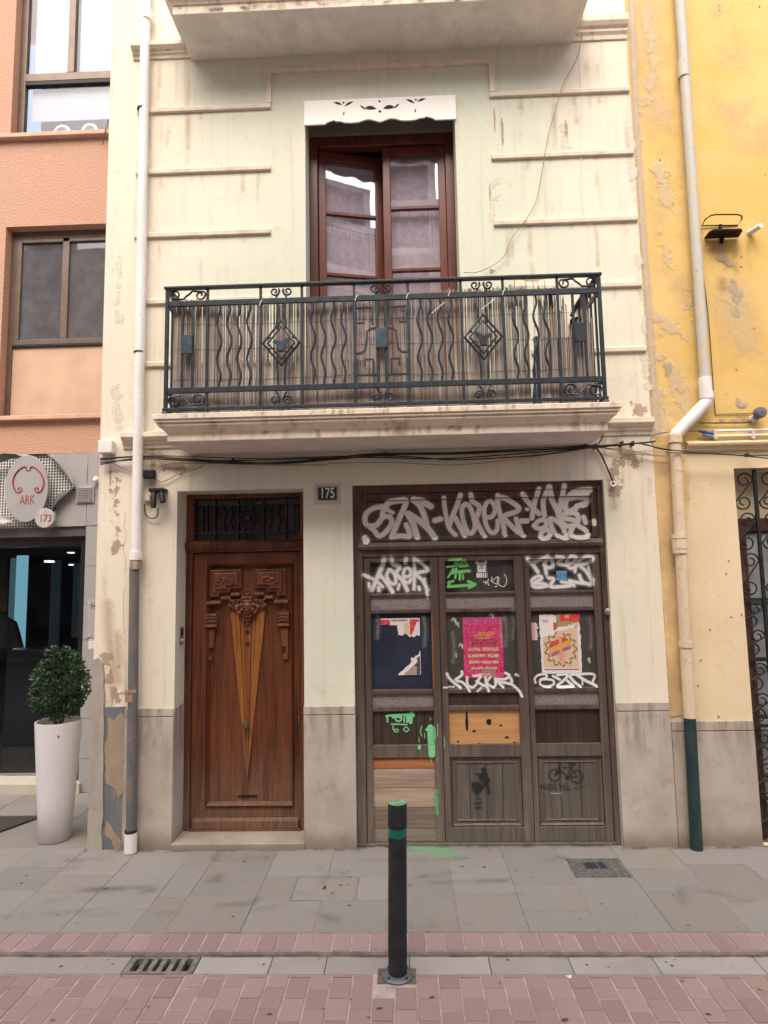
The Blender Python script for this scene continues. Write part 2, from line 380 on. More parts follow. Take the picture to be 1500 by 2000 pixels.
M_black = plain("black_rubber", (0.012, 0.012, 0.013), .55, var=.2)
M_cable = plain("cable_sheath", (0.035, 0.032, 0.03), .6, var=.3, scale=8)
M_cablet = plain("tan_cable", (0.26, 0.21, 0.15), .6, var=.2, scale=8)
M_white = plain("white_plastic", (0.78, 0.76, 0.72), .45, var=.05, scale=8)
M_cream = plain("cream_plastic", (0.62, 0.55, 0.44), .5, var=.1, scale=10)
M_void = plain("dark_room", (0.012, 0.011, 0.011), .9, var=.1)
M_glass = glass_mat("window_glass", (.93, .90, .93), .012, 1.0, .10, (.42, .40, .44), .17)
M_shopglass = glass_mat("dusty_shop_glass", (.36, .33, .31), .07, .65, .30, (.15, .135, .12))
M_frost = None

def frosted():
    g = NG("patterned_frosted_glass", .35, spec=.5); v = g.new("ShaderNodeTexVoronoi"); v.inputs["Scale"].default_value = 70; g.lk(g.pos(), v.inputs[0])
    g.base(g.mix(g.ramp(v.outputs[0], .1, .55), (.135, .12, .11), (.225, .205, .19))); g.bump(v.outputs[0], .5, .004); return g.m
M_frost = frosted()
def pipe_paint(name, c, d, amt, sc=5):
    g = NG(name, .6, spec=.3); a = g.noise(sc, 6, .65, stretch=(3, 3, .8)); f = g.noise(40, 4, .6)
    col = g.mix(g.ramp(a, .45, .62, 0, amt), c, d); g.base(g.mix(g.ramp(f, .6, .72, 0, .5), col, tuple(x*.4 for x in d)))
    g.bump(a, .2, .004); return g.m
def yellow_plaster():
    g = NG("yellow_limewash", .85, spec=.2); a = g.noise(1.3, 6, .6); b = g.noise(5, 7, .68, off=(4, 1, 2)); st = g.noise(1, 6, .6, stretch=(8, 3, .6)); X = g.xyz(); f = g.noise(60, 4)
    c = g.mix(g.ramp(a, .3, .7), (0.665, 0.44, 0.13), (0.72, 0.515, 0.20))
    ed = g.ramp(g.math('ADD', X[0], g.math('MULTIPLY', b, .5)), 2.1, 2.75, 1, .45)
    c = g.mix(g.math('MULTIPLY', g.ramp(b, .44, .66, 0, .75), ed), c, (0.66, 0.49, 0.24))
    c = g.mix(g.math('MULTIPLY', g.ramp(g.noise(9, 6, .7, off=(8, 8, 1)), .62, .72, 0, .8), ed), c, (0.56, 0.47, 0.37))
    c = g.mix(g.ramp(st, .58, .8, 0, .4), c, (0.45, 0.28, 0.12))
    c = g.mix(g.ramp(g.noise(26, 3, .6), .71, .76, 0, .5), c, (0.2, 0.15, 0.1))
    g.base(c); g.bump(g.math('ADD', b, g.math('MULTIPLY', f, .3)), .4, .012); return g.m
def cream_plaster():
    g = NG("cream_painted_plaster", .8, spec=.25); a = g.noise(1.5, 5); b = g.noise(5, 7, .68); f = g.noise(60, 4)
    c = g.mix(g.ramp(a, .3, .7), (0.66, 0.53, 0.335), (0.73, 0.60, 0.40)); c = g.mix(g.ramp(b, .55, .75, 0, .45), c, (0.50, 0.37, 0.22))
    c = g.mix(g.ramp(g.noise(20, 3, .6, off=(1, 5, 2)), .70, .745, 0, .6), c, (0.28, 0.19, 0.13))
    g.base(c); g.bump(g.math('ADD', b, g.math('MULTIPLY', f, .4)), .25, .01); return g.m
def stucco():
    g = NG("orange_roughcast", .9, spec=.15); v = g.new("ShaderNodeTexVoronoi"); v.inputs["Scale"].default_value = 55; g.lk(g.pos(), v.inputs[0]); n = g.noise(60, 5, .7); a = g.noise(1.2, 4)
    c = g.mix(g.ramp(n, .3, .7), (0.455, 0.265, 0.182), (0.55, 0.35, 0.258)); g.base(g.mix(g.ramp(a, .35, .7, 0, .3), c, (0.56, 0.30, 0.19)))
    g.bump(g.math('ADD', n, v.outputs[0]), .5, .008); return g.m
def stone_piece(name, lo, hi, stain, amt=.5, rough=.75, bump=.15, streak=(1, 1, 1)):
    g = NG(name, rough, spec=.25); r = g.rand(); cmb = g.new("ShaderNodeCombineXYZ"); g.lk(g.math('MULTIPLY', r, 31), cmb.inputs[0]); g.lk(g.math('MULTIPLY', r, 17), cmb.inputs[1])
    ad = g.new("ShaderNodeVectorMath", operation='ADD'); g.lk(g.pos(), ad.inputs[0]); g.lk(cmb.outputs[0], ad.inputs[1]); s = ad.outputs[0]
    a = g.noise(3.2, 7, .62, stretch=streak, src=s, dist=.5); f = g.noise(120, 3, .6, src=s); st = g.noise(1.6, 4, .6, stretch=streak, src=s, off=(3, 8, 0), dist=.9)
    t = g.math('ADD', g.math('MULTIPLY', r, .75), g.math('MULTIPLY', a, .55))
    c = g.mix(g.ramp(t, .1, 1.05), lo, hi); c = g.mix(g.ramp(st, .52, .70, 0, amt), c, stain)
    c = g.mix(g.ramp(f, .3, .7, 0, .22), c, tuple(x*.6 for x in lo))
    c = g.mix(g.ramp(g.noise(14, 3, .5, src=s, off=(6, 6, 0)), .73, .76, 0, .65), c, (.05, .045, .04))
    g.base(c); g.bump(g.math('ADD', a, f), bump, .005); return g.m
M_yellow = yellow_plaster(); M_creamw = cream_plaster(); M_stucco = stucco()
M_flag = stone_piece("sandstone_flag", (0.205, 0.190, 0.174), (0.250, 0.234, 0.217), (0.255, 0.200, 0.145), .5, streak=(1, .6, 1))
M_brick = stone_piece("pink_paver", (0.245, 0.165, 0.158), (0.31, 0.218, 0.210), (0.26, 0.205, 0.185), .5)
M_gutter = stone_piece("pale_gutter_concrete", (0.26, 0.245, 0.222), (0.33, 0.315, 0.29), (0.21, 0.195, 0.17), .5)
M_joint = plain("grey_flag_joint", (0.205, 0.187, 0.168), .95, var=.3, scale=12)
M_mortar = plain("sandy_joint", (0.335, 0.27, 0.25), .95, var=.25, scale=12)
M_road = plain("street_ground", (0.18, 0.13, 0.12), .9, var=.2, scale=3)

# ------------------------------------------------------------------ the street floor
ground_o = MB().box(-60, 60, -60, 40, -.5, -.075).build("ground", M_road); tag(ground_o, None, kind='structure')
pave = MB().box(-9, 9, -1.085, 1.6, -.07, -.003).build("pavement", M_joint); tag(pave, "pavement of grey sandstone flags along the house fronts", kind='structure')
KX = [-4.28, -3.89, -3.50, -3.12, -2.73, -2.34, -1.945, -1.55, -1.36, -.94, -.54, -.145, .252, .628, 1.005, 1.395, 1.79, 2.18, 2.57, 2.96, 3.35]
FIX = {-.94: [-.43, -.72], -.54: [-.43, -.735], -.145: [-.17, -.43, -.735], .252: [-.17, -.43, -.66], .628: [-.55, -.86], 1.005: [-.47], -1.36: [-.2, -.68], -1.945: [-.37, -.83]}
def flag_piece(x0, x1, y0, y1, par):
    j = .0022; h = rng.uniform(-.0015, .0015)
    m = MB(); w, d = (x1-x0)/2-j, (y1-y0)/2-j
    m.box(-w, w, -d, d, -.05, 0); o = m.build("flagstone", M_flag, par, bevel=.003); o.location = ((x0+x1)/2, (y0+y1)/2, h); return o
acc = (-.735, -.335, -.742, -.432); man = (1.03, 1.40, -.465, -.178)
def flags(x0, x1, ys):
    for a, b in zip(ys[:-1], ys[1:]):
        lo, hi = min(a, b), max(a, b)
        cuts = [(x0, x1, lo, hi)]
        for hx0, hx1, hy0, hy1 in (acc, man):
            nxt = []
            for c in cuts:
                if c[1] <= hx0+.01 or c[0] >= hx1-.01 or c[3] <= hy0+.01 or c[2] >= hy1-.01: nxt.append(c); continue
                if c[0] < hx0-.02: nxt.append((c[0], hx0, max(c[2], hy0), min(c[3], hy1)))
                if c[1] > hx1+.02: nxt.append((hx1, c[1], max(c[2], hy0), min(c[3], hy1)))
                if c[2] < hy0-.02: nxt.append((c[0], c[1], c[2], hy0))
                if c[3] > hy1+.02: nxt.append((c[0], c[1], hy1, c[3]))
            cuts = nxt
        for c in cuts: flag_piece(*c, pave)
for x0, x1 in zip(KX[:-1], KX[1:]):
    br = FIX.get(x0)
    if br is None:
        br = sorted([-rng.uniform(.15, .5), -rng.uniform(.6, .9)], reverse=True)
    top = 1.28 if x1 < -2.3 else .02
    ys = [-1.08]+br[::-1]+([.03] if top > 1 else [])+([.45+rng.uniform(0, .2), .95] if top > 1 else [])+[top]
    flags(x0, x1, ys)
# pink header course at the kerb edge
strip = MB().box(-9, 9, -1.252, -1.086, -.09, -.0035).build("brick_edging", M_mortar); tag(strip, None, kind='structure')
hb = MB().box(-.0455, .0455, -.081, .081, -.05, 0).build("brick", M_brick, strip, bevel=.004)
k = 0
for i in range(-31, 31):
    x = .02+i*.0987
    o = hb if k == 0 else share(hb, "brick", strip, (0, 0, 0)); k += 1
    o.location = (x, -1.168, rng.uniform(-.002, .002))
# concrete gutter, one step lower
gut = MB().box(-9, 9, -1.41, -1.254, -.16, -.055).build("gutter", M_mortar); tag(gut, "pale concrete gutter channel between kerb bricks and street", kind='structure')
GX = [-3.6, -2.9, -2.2, -1.452, -1.092, -.72, -.44, -.02, .38, .78, 1.2, 1.7, 2.3, 3.0]
for a, b in zip(GX[:-1], GX[1:]):
    if a == -1.452: continue
    o = MB().box(-(b-a)/2+.0015, (b-a)/2-.0015, -.0725, .0725, -.05, 0).build("gutter_slab", M_gutter, gut, bevel=.004); o.location = ((a+b)/2, -1.334, -.022)
# street pavers
street = MB().box(-9, 9, -8.2, -1.412, -.12, -.0235).build("street", M_mortar); tag(street, "street paved with pink brick pavers in long courses", kind='structure')
road_b = MB().box(-.0475, .0475, -.0742, .0742, -.05, 0).build("brick", M_brick, street, bevel=.004)
half_b = MB().box(-.0475, .0475, -.0502, .0502, -.05, 0).build("brick", M_brick, street, bevel=.004)
n_near = 0; far = MB(); usedh = False; usedf = False
PADX = (-.178, .015); PADY = (-1.50, -1.36)
for i in range(-45, 46):
    x = -.038+i*.1032; y = -1.4125; first = True
    while y > -4.6:
        L = (.027 if i % 2 else .104) if first else .152
        first = False; yc = y-L/2
        if PADX[0] < x < PADX[1] and y > PADY[0]:
            y -= L; continue
        vis = -2.15 < x < 1.85 and yc > -1.9
        if vis and L > .03:
            src = half_b if L < .15 else road_b
            fresh = (L < .15 and not usedh) or (L > .15 and not usedf)
            if L < .15: usedh = True
            else: usedf = True
            o = src if fresh else share(src, "brick", street, (0, 0, 0))
            o.location = (x, yc, -.02+rng.uniform(-.002, .002)); o.rotation_euler = (rng.uniform(-.006, .006), rng.uniform(-.01, .01), 0)
        else:
            h = -.02+rng.uniform(-.002, .002); far.box(x-.0475, x+.0475, yc-L/2+.0025, yc+L/2-.0025, -.05, h)
        y -= L
fo = far.build("far_bricks", M_brick, street); fo['kind'] = 'stuff'

# ------------------------------------------------------------------ house number 175
house = thing("house", (0, 0, 0), "narrow cream and pale green house with iron balcony between orange and yellow buildings", "house")
def holed_wall(mb, x0, x1, z0, z1, holes, y):
    xs = sorted({x0, x1, *[h[0] for h in holes], *[h[1] for h in holes]}); zs = sorted({z0, z1, *[h[2] for h in holes], *[h[3] for h in holes]})
    for a, b in zip(xs[:-1], xs[1:]):
        for c, d in zip(zs[:-1], zs[1:]):
            mx, mz = (a+b)/2, (c+d)/2
            if any(h[0] < mx < h[1] and h[2] < mz < h[3] for h in holes): continue
            mb.add([(a, y, c), (b, y, c), (b, y, d), (a, y, d)], [(0, 1, 2, 3)])
    for a, b, c, d, dep in holes:
        e = y+dep
        mb.add([(a, y, c), (a, e, c), (a, e, d), (a, y, d)], [(0, 1, 2, 3)]); mb.add([(b, y, c), (b, y, d), (b, e, d), (b, e, c)], [(0, 1, 2, 3)])
        mb.add([(a, y, d), (a, e, d), (b, e, d), (b, y, d)], [(0, 1, 2, 3)])
        if c > z0: mb.add([(a, y, c), (b, y, c), (b, e, c), (a, e, c)], [(0, 1, 2, 3)])
DOOR = (-1.715, -.755, -.03, 2.59, .32); SHOP = (-.385, 1.49, -.03, 2.605, .2); WIN = (-.725, .475, 3.045, 5.70, .34)
XL, XR = -2.325, 1.868
w = MB(); holed_wall(w, XL, XR, -.03, 9.6, [DOOR, SHOP, WIN], 0.0)
w.add([(XL, 0, -.03), (XL, 0, 9.6), (XL, 2.2, 9.6), (XL, 2.2, -.03)], [(0, 1, 2, 3)])
w.add([(XR, 0, -.03), (XR, .3, -.03), (XR, .3, 9.6), (XR, 0, 9.6)], [(0, 1, 2, 3)]); w.add([(XL, 0, 9.6), (XR, 0, 9.6), (XR, 2.2, 9.6), (XL, 2.2, 9.6)], [(0, 1, 2, 3)])
w.build("wall", M_wall, house)
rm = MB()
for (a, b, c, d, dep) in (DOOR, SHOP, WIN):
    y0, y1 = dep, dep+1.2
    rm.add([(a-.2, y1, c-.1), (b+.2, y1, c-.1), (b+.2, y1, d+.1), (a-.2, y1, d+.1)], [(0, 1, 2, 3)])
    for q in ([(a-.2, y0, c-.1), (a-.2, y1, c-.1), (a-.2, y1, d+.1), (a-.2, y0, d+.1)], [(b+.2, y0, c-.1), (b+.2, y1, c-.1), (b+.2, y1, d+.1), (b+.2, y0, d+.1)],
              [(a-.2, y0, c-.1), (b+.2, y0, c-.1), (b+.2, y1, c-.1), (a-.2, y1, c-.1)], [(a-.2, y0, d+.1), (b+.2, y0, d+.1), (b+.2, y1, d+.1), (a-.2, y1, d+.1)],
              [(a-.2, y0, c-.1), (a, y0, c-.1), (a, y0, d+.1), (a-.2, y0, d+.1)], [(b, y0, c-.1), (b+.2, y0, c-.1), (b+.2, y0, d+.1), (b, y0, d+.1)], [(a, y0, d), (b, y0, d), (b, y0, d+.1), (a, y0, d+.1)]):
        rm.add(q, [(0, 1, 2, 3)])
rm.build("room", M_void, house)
# plinth: slabs with a cap strip and a fine open joint
def plinth(x0, x1, rev=None, back=.0, mat=None, h=.985, par=house, lap=0):
    mat = mat or M_plinth
    box("plinth_slab", mat, par, x0, x1, -.016, back, -.02, h-.062, .003)
    box("plinth_cap", mat, par, x0, x1, -.016, back, h-.056, h, .003)
plinth(-2.075, -1.713); plinth(-.757, -.383); plinth(1.488, 1.866)
# door reveals are faced in the same stone
box("plinth_slab", M_plinth, house, -1.7165, -1.709, .0005, .215, -.02, .985); box("plinth_slab", M_plinth, house, -.761, -.7535, .0005, .215, -.02, .985)
# string courses
def band(x0, x1, z, h=.042, p=.022, l=None):
    return MB().sweep_x([(.0, z), (-p, z+.004), (-p*1.1, z+h*.8), (-p*.7, z+h), (.0, z+h+.006)], x0, x1).build("string_course", M_trim, house, .002)
for x0, x1, zs in ((-2.09, -1.0, (4.62, 5.155)), (.752, 1.86, (4.62, 5.17)), (-2.05, -1.0, (4.07,)), (.9, 1.86, (4.088,)), (-2.04, -1.0, (3.565,)), (1.0, 1.86, (3.575,))):
    for z in zs: band(x0, x1, z)
band(-2.09, -1.0, 5.685); band(.755, 1.86, 5.70); band(-1.03, .80, 5.99)
MB().box(-1.03, -.995, -.024, 0, 5.727, 5.992).build("string_course", M_trim, house, .003); MB().box(.757, .797, -.024, 0, 5.742, 5.992).build("string_course", M_trim, house, .003)
def cornice(x0, x1, z0, z1):
    h = z1-z0
    pr = [(0, z0), (-.012, z0), (-.018, z0+h*.18), (-.035, z0+h*.3), (-.036, z0+h*.42), (-.055, z0+h*.5), (-.072, z0+h*.66), (-.074, z0+h*.95), (-.05, z1), (0, z1+.01)]
    return MB().sweep_x(pr, x0, x1).build("cornice", M_slab, house, .0015)
cornice(-2.135, -1.60, 2.925, 3.045); cornice(1.40, 1.866, 2.935, 3.06); cornice(-2.135, -1.63, 6.165, 6.275); cornice(1.40, 1.866, 6.16, 6.335)
# corner strip left of the downpipe: grey cement kerb strip and flaking blue dado
MB().prism(ragged([(-2.325, -.02), (-2.215, -.02), (-2.225, .75), (-2.235, 1.22), (-2.25, 1.32), (-2.285, 1.36), (-2.325, 1.34)], .006, .06, 3), -.020, .001).build("cement_strip", M_greyr, house, .003)
MB().prism(ragged([(-2.214, -.02), (-2.07, -.02), (-2.07, 1.0), (-2.222, 1.0)], .004, .06, 5), -.009, .001).build("painted_dado", M_bluep, house)
for pts, sd in (([(-2.20, .93), (-2.15, .90), (-2.10, .96), (-2.075, .93), (-2.075, .40), (-2.10, .34), (-2.13, .42), (-2.20, .46), (-2.215, .62)], 6), ([(-2.19, .20), (-2.15, .16), (-2.11, .10), (-2.075, .05), (-2.075, -.015), (-2.12, -.015), (-2.15, .07), (-2.2, .11)], 8)):
    MB().prism(ragged(pts, .011, .03, sd), -.0125, -.005).build("bare_mortar_patch", M_bare, house)
# patches where the paint has fallen off
M_peel = stone_trim("peeled_patch_render", (0.46, 0.35, 0.26), (0.3, 0.22, 0.16), .5)
for i, (px, py, ww, hh) in enumerate([(1106, 255, .022, .17), (981, 258, .022, .22), (966, 235, .014, .2), (957, 375, .014, .16), (1040, 545, .14, .03), (960, 530, .035, .05), (1175, 72, .30, .028), (880, 845, .0, .0), (1245, 805, .08, .05), (1240, 905, .06, .09), (1205, 960, .03, .06), (345, 905, .10, .10), (300, 895, .05, .08), (215, 930, .02, .14), (222, 1350, .05, .08), (216, 1320, .02, .10)]):
    if not ww: continue
    x, z = at(px, py)
    n = 18; pts = [(x+ww/2*math.cos(2*math.pi*k/n)*(1+rng.uniform(-.45, .45)), z+hh/2*math.sin(2*math.pi*k/n)*(1+rng.uniform(-.3, .3))) for k in range(n)]
    MB().prism(pts, -.0016, .002).build("peeled_patch", M_peel, house)
# cracks in the corner plaster
for pts in ([(245, 1000), (243, 1030), (247, 1045), (241, 1075), (246, 1095), (243, 1120)], [(243, 1150), (240, 1200), (244, 1240)], [(244, 1290), (246, 1330), (243, 1360)]):
    MB().tube(in3([at(a+rng.uniform(-1.5, 1.5), b) for a, b in catmull(pts, 4)], -.0005), .0016, 4).build("crack", M_bare, house)

# balcony slab: fascia, cyma and fillets
def slab(name_s, x0, x1, z0, yf, prof, msoff, mface, par):
    """prof: (outward shift, height) going up the edge; mitred on three sides"""
    pts = prof; rows = []
    for o, h in pts: rows.append([(x0-o, .0, z0+h), (x0-o, yf-o, z0+h), (x1+o, yf-o, z0+h), (x1+o, .0, z0+h)])
    m = MB()
    for r, s in zip(rows[:-1], rows[1:]):
        for k in range(3): m.add([r[k], r[k+1], s[k+1], s[k]], [(0, 1, 2, 3)])
    m.add(rows[-1], [(0, 1, 2, 3)]); m.build(name_s, mface, par)
    r = rows[0]; MB().box(r[0][0]+.001, r[2][0]-.001, r[1][1]+.001, -.0, z0-.004, z0+.02).build("balcony_soffit", msoff, par)
EDGE = [(0, -.0), (0, .052), (.010, .056), (.018, .068), (.042, .088), (.052, .094), (.054, .104), (.046, .107), (.046, .112), (.066, .116), (.068, .126), (.062, .128), (.062, .133), (.078, .137), (.080, .168), (.074, .172)]
slab("balcony_slab", -1.612, 1.384, 2.868, -.492, EDGE, M_soffit, M_slab, house)
slab("balcony_slab", -1.655, 1.425, 6.15, -.425, [(a, b*1.15) for a, b in EDGE], M_topsoff, M_slab, house)
# spalled bit of fascia
x, z = at(885, 826, -.495)
MB().prism(ragged([(x-.085, z-.02), (x-.03, z+.012), (x+.05, z+.015), (x+.10, z-.012), (x+.04, z-.022)], .006, .02, 4), -.4945, -.48).build("spalled_patch", M_bare, house)

# ------------------------------------------------------------------ fretted white lambrequin board over the window
lam = thing("window_pelmet", (-.12, -.02, 5.62), "white fretted pelmet board fixed over the balcony window", "pelmet")
zt = 5.73; low = [(-.728, 5.523), (-.56, 5.523), (-.545, 5.538), (-.49, 5.556), (-.475, 5.545), (-.44, 5.545), (-.41, 5.532), (-.36, 5.527), (-.29, 5.53), (-.25, 5.545), (-.215, 5.552), (-.19, 5.548), (-.15, 5.533), (-.122, 5.524)]
low = low+[(-.244-x, z) for x, z in low[::-1][1:]]
lb = MB(); ring = [(-.728, zt)]+low+[(.484, zt)]
lb.prism(ring, -.020, -.006); lbo = lb.build("board", plain("white_gloss_paint", (.86, .86, .80), .5, var=.04, scale=6), lam)
M_hole = plain("shadowed_fret_hole", (0.03, 0.03, 0.026), .9)
def leaf(cx, cz, L, a, wd=.012):
    p = []; L *= 1.15; wd *= 1.35
    for i in range(9):
        t = i/8; p.append((cx+L*(t-.5)*math.cos(a)-(math.sin(a))*wd*math.sin(math.pi*t), cz+L*(t-.5)*math.sin(a)+math.cos(a)*wd*math.sin(math.pi*t)))
    for i in range(7, 0, -1):
        t = i/8; p.append((cx+L*(t-.5)*math.cos(a)-math.sin(a)*wd*-.4*math.sin(math.pi*t), cz+L*(t-.5)*math.sin(a)+math.cos(a)*wd*-.4*math.sin(math.pi*t)))
    return p
cx0 = -.122
for s in (-1, 1):
    for poly in (leaf(cx0+s*.245, 5.688, .07, -s*.5, .010), leaf(cx0+s*.335, 5.694, .065, s*.35, .010), leaf(cx0+s*.286, 5.606, .030, 1.5, .006), leaf(cx0+s*.075, 5.640, .085, s*.08, .018), leaf(cx0+s*.138, 5.652, .05, s*.75, .008),
                 [(cx0+s*.29+.009*math.cos(k*.8), 5.7+.008*math.sin(k*.8)) for k in range(8)]):
        MB().prism(poly, -.0212, -.0195).build("fretwork_hole", M_hole, lam)
for zz, r in ((5.70, .009), (5.612, .011)): MB().prism([(cx0+r*math.cos(k*.8), zz+r*math.sin(k*.8)) for k in range(8)], -.0212, -.0195).build("fretwork_hole", M_hole, lam)

# ------------------------------------------------------------------ balcony window: frame, a closed leaf and a leaf ajar
win = thing("balcony_window", (-.125, .25, 3.045), "tall dark red wooden balcony window with its left leaf ajar", "window")
YF = .235
fr = MB().box(-.725, -.655, YF-.03, YF+.06, 3.045, 5.58); fr.build("frame_post", M_mahog, win, .006)
box("frame_post", M_mahog, win, .405, .475, YF-.03, YF+.06, 3.045, 5.58, .006); box("frame_head", M_mahog, win, -.655, .405, YF-.03, YF+.06, 5.49, 5.58, .006)
box("shutter_box", plain("grey_green_shutter_box", (.20, .20, .17), .8, var=.1, scale=5), win, -.725, .475, YF-.06, YF+.06, 5.582, 5.70)
def sash(x0, x1, z0, z1, y, parent, mode):
    """leaf frame with three panes; returns objects in local coordinates so that a leaf can swing"""
    st = .062; lf = bpy.data.objects.new("window_leaf", None); COL.objects.link(lf); attach(lf, parent)
    z_d = [z0, z0+.62, z0+1.352, z0+1.888, z1]
    obs = [box("stile", M_mahog, lf, x0, x0+st, y, y+.045, z0, z1, .006), box("stile", M_mahog, lf, x1-st, x1, y, y+.045, z0, z1, .006),
           box("rail", M_mahog, lf, x0+st, x1-st, y, y+.045, z1-.075, z1, .006), box("rail", M_mahog, lf, x0+st, x1-st, y, y+.045, z0, z0+.09, .006), box("panel", M_mahog, lf, x0+st, x1-st, y+.012, y+.03, z0+.09, z_d[1], .004)]
    for zz in z_d[1:4]: obs.append(box("glazing_bar", M_mahog, lf, x0+st, x1-st, y+.004, y+.04, zz-.014, zz+.014, .004))
    edges = [z_d[1]+.014, z_d[2]-.014, z_d[2]+.014, z_d[3]-.014, z_d[3]+.014, z1-.075]
    for a, b in ((0, 1), (2, 3), (4, 5)): obs.append(box("pane", M_glass, lf, x0+st, x1-st, y+.020, y+.024, edges[a], edges[b]))
    return lf
right_leaf = sash(-.115, .405, 3.06, 5.485, YF-.005, win, 0); right_leaf['label'] = "closed right leaf of the window"
left_leaf = sash(0, .548, 3.06, 5.485, 0, win, 1); left_leaf['label'] = "left leaf of the window swung inward"
left_leaf.location = (-.652, YF+.005, 0); left_leaf.matrix_parent_inverse = Matrix.Translation(-Vector(win.location)); left_leaf.rotation_euler = (0, 0, rad(13.5))
for ch in left_leaf.children: ch.matrix_parent_inverse = Matrix.Identity(4)
# lace curtain a hand behind the panes
M_lace = plain("grey_lace", (.74, .72, .76), .9, var=.12, scale=20)
def curtain(x0, x1, z0, z1, y, amp, name, mat, par, lam_=.09):
    n = 60; m = MB(); vs = []
    for j in range(2):
        for i in range(n+1):
            x = x0+(x1-x0)*i/n; vs.append((x, y+amp*math.sin(i*2*math.pi*(x1-x0)/n/lam_+j*.6), z0 if j == 0 else z1))
    m.add(vs, [(i, i+1, n+1+i+1, n+1+i) for i in range(n)]); o = m.build(name, mat, par, smooth=True); return o
cur = curtain(-.05, .36, 3.1, 5.42, YF+.075, .004, "curtain", M_lace, None); tag(cur, "grey lace curtain hanging behind the right window leaf", "curtain")

lc = curtain(.07, .48, 3.2, 5.40, .055, .003, "added_lace", M_lace, left_leaf); lc.matrix_parent_inverse = Matrix.Identity(4); lc['label'] = "grey lace added inside the left leaf to brighten its panes"  # lace added here to make the left panes brighter

# rusty runs below the string courses and cornices, and grime where the slab drips
M_run = paint_mat("rust_run", (.50, .31, .18), .9, .7, .46, 3.5); M_grime = paint_mat("grey_grime", (.30, .25, .20), .9, .9, .26, 4); M_damp = paint_mat("damp_stain", (.52, .35, .19), .9, .9, .42)
def runs(x0, x1, z, n, lmax, mat, wmax=.03):
    st = []
    for _ in range(max(2, int(n*.62))):
        x = x0+(x1-x0)*float(rng.beta(.7, .9)); L = lmax*float(rng.beta(1.1, 2.0))*1.3; st.append(([(x, z), (x+rng.normal(0, .004), z-L*.5), (x+rng.normal(0, .006), z-L)], wmax*float(rng.beta(.6, 1.8))*1.6))
    o = paint("rust_shade_stain", house, st, mat, lambda x, z: .001, res=.010, soft=.07); o['kind'] = 'stuff'; return o
for x0, x1, z, n, L in ((-2.07, -1.45, 6.15, 9, .40), (-2.05, -1.1, 5.68, 12, .50), (-2.05, -1.1, 5.15, 12, .45), (-2.05, -1.2, 4.61, 9, .40), (1.0, 1.82, 5.69, 14, .50), (.85, 1.82, 5.16, 14, .50), (.85, 1.82, 4.61, 10, .40), (1.42, 1.82, 6.15, 10, .45), (1.3, 1.82, 4.08, 6, .3), (-2.1, -1.75, 2.92, 10, .4), (1.5, 1.85, 2.93, 8, .4)):
    runs(x0, x1, z, n, L, M_run)
for x0, x1, z, n, L in ((-2.3, -2.12, 6.3, 4, .9), (1.45, 1.85, 2.6, 5, .6), (-2.28, -2.1, 2.2, 6, .7)): runs(x0, x1, z, n, L, M_grime)
paint("damp_stain", house, [([at(320, 893), at(345, 915)], .06), ([at(300, 888), at(330, 905), at(372, 900)], .10), ([at(1200, 862), at(1240, 905)], .05), ([at(1195, 920), at(1200, 990)], .03)], M_damp, lambda x, z: .001, res=.012, soft=.12)['kind'] = 'stuff'
paint("damp_stain", house, [([at(210, 1180), at(215, 1260), at(230, 1330)], .06), ([at(228, 1240), at(232, 1300)], .05)], M_damp, lambda x, z: .001, res=.012, soft=.12)['kind'] = 'stuff'

M_flk = paint_mat("flaked_undercoat", (.47, .36, .27), .9, 1, .85, 0, True); M_flk2 = paint_mat("flaked_pale_paint", (.80, .74, .62), .9, 1, .8, 0, True)
paint("flaked_paint", house, [([at(1250, 800), at(1258, 830)], .10), ([at(1240, 890), at(1200, 915), at(1205, 960)], .10), ([at(205, 1280), at(225, 1350), at(215, 1372)], .10), ([at(310, 900), at(350, 912)], .12), ([at(228, 930), at(226, 1000), at(230, 1080)], .06), ([at(1180, 72), at(1205, 74)], .05)], M_flk, lambda x, z: .001, res=.012, soft=.16)['kind'] = 'stuff'
paint("flaked_paint", house, [([at(1245, 500), at(1258, 640), at(1265, 760)], .05), ([at(1232, 250), at(1240, 400)], .05), ([at(1100, 250), at(1105, 300)], .08), ([at(965, 350), at(960, 430)], .06), ([at(235, 500), at(230, 620)], .06), ([at(225, 760), at(235, 830)], .10)], M_flk2, lambda x, z: .001, res=.012, soft=.12)['kind'] = 'stuff'
# trodden gum, drips and a painted contact shade along the walls
M_gum = paint_mat("trodden_gum", (.075, .068, .063), .9, .5, .75); M_contact_shade = paint_mat("contact_shade_film", (.085, .072, .06), .95, 1.0, .62, 7)
pts = []
for _ in range(38):
    x, y = rng.uniform(-2.6, 2.2), rng.uniform(-1.06, -.05); r = rng.uniform(.004, .016); pts.append(([(x, y), (x+r*.6, y+rng.normal(0, .004))], r))
paint("gum_spots", pave, pts, M_gum, None, res=.005, soft=.006, lay=lambda u, v: (u, v, .0022))['kind'] = 'stuff'
pts = []
for _ in range(32):
    x, y = rng.uniform(-2.1, 1.9), rng.uniform(-1.95, -1.43); r = rng.uniform(.005, .020); pts.append(([(x, y), (x+r*.8, y+rng.normal(0, .005))], r))
paint("gum_spots", street, pts, M_gum, None, res=.005, soft=.006, lay=lambda u, v: (u, v, -.0172))['kind'] = 'stuff'
pts = [([(rng.uniform(-2.1, 1.9), -1.33+rng.uniform(-.05, .05))]*1, rng.uniform(.006, .02)) for _ in range(14)]
paint("gum_spots", gut, pts, M_gum, None, res=.005, soft=.006, lay=lambda u, v: (u, v, -.0205))['kind'] = 'stuff'
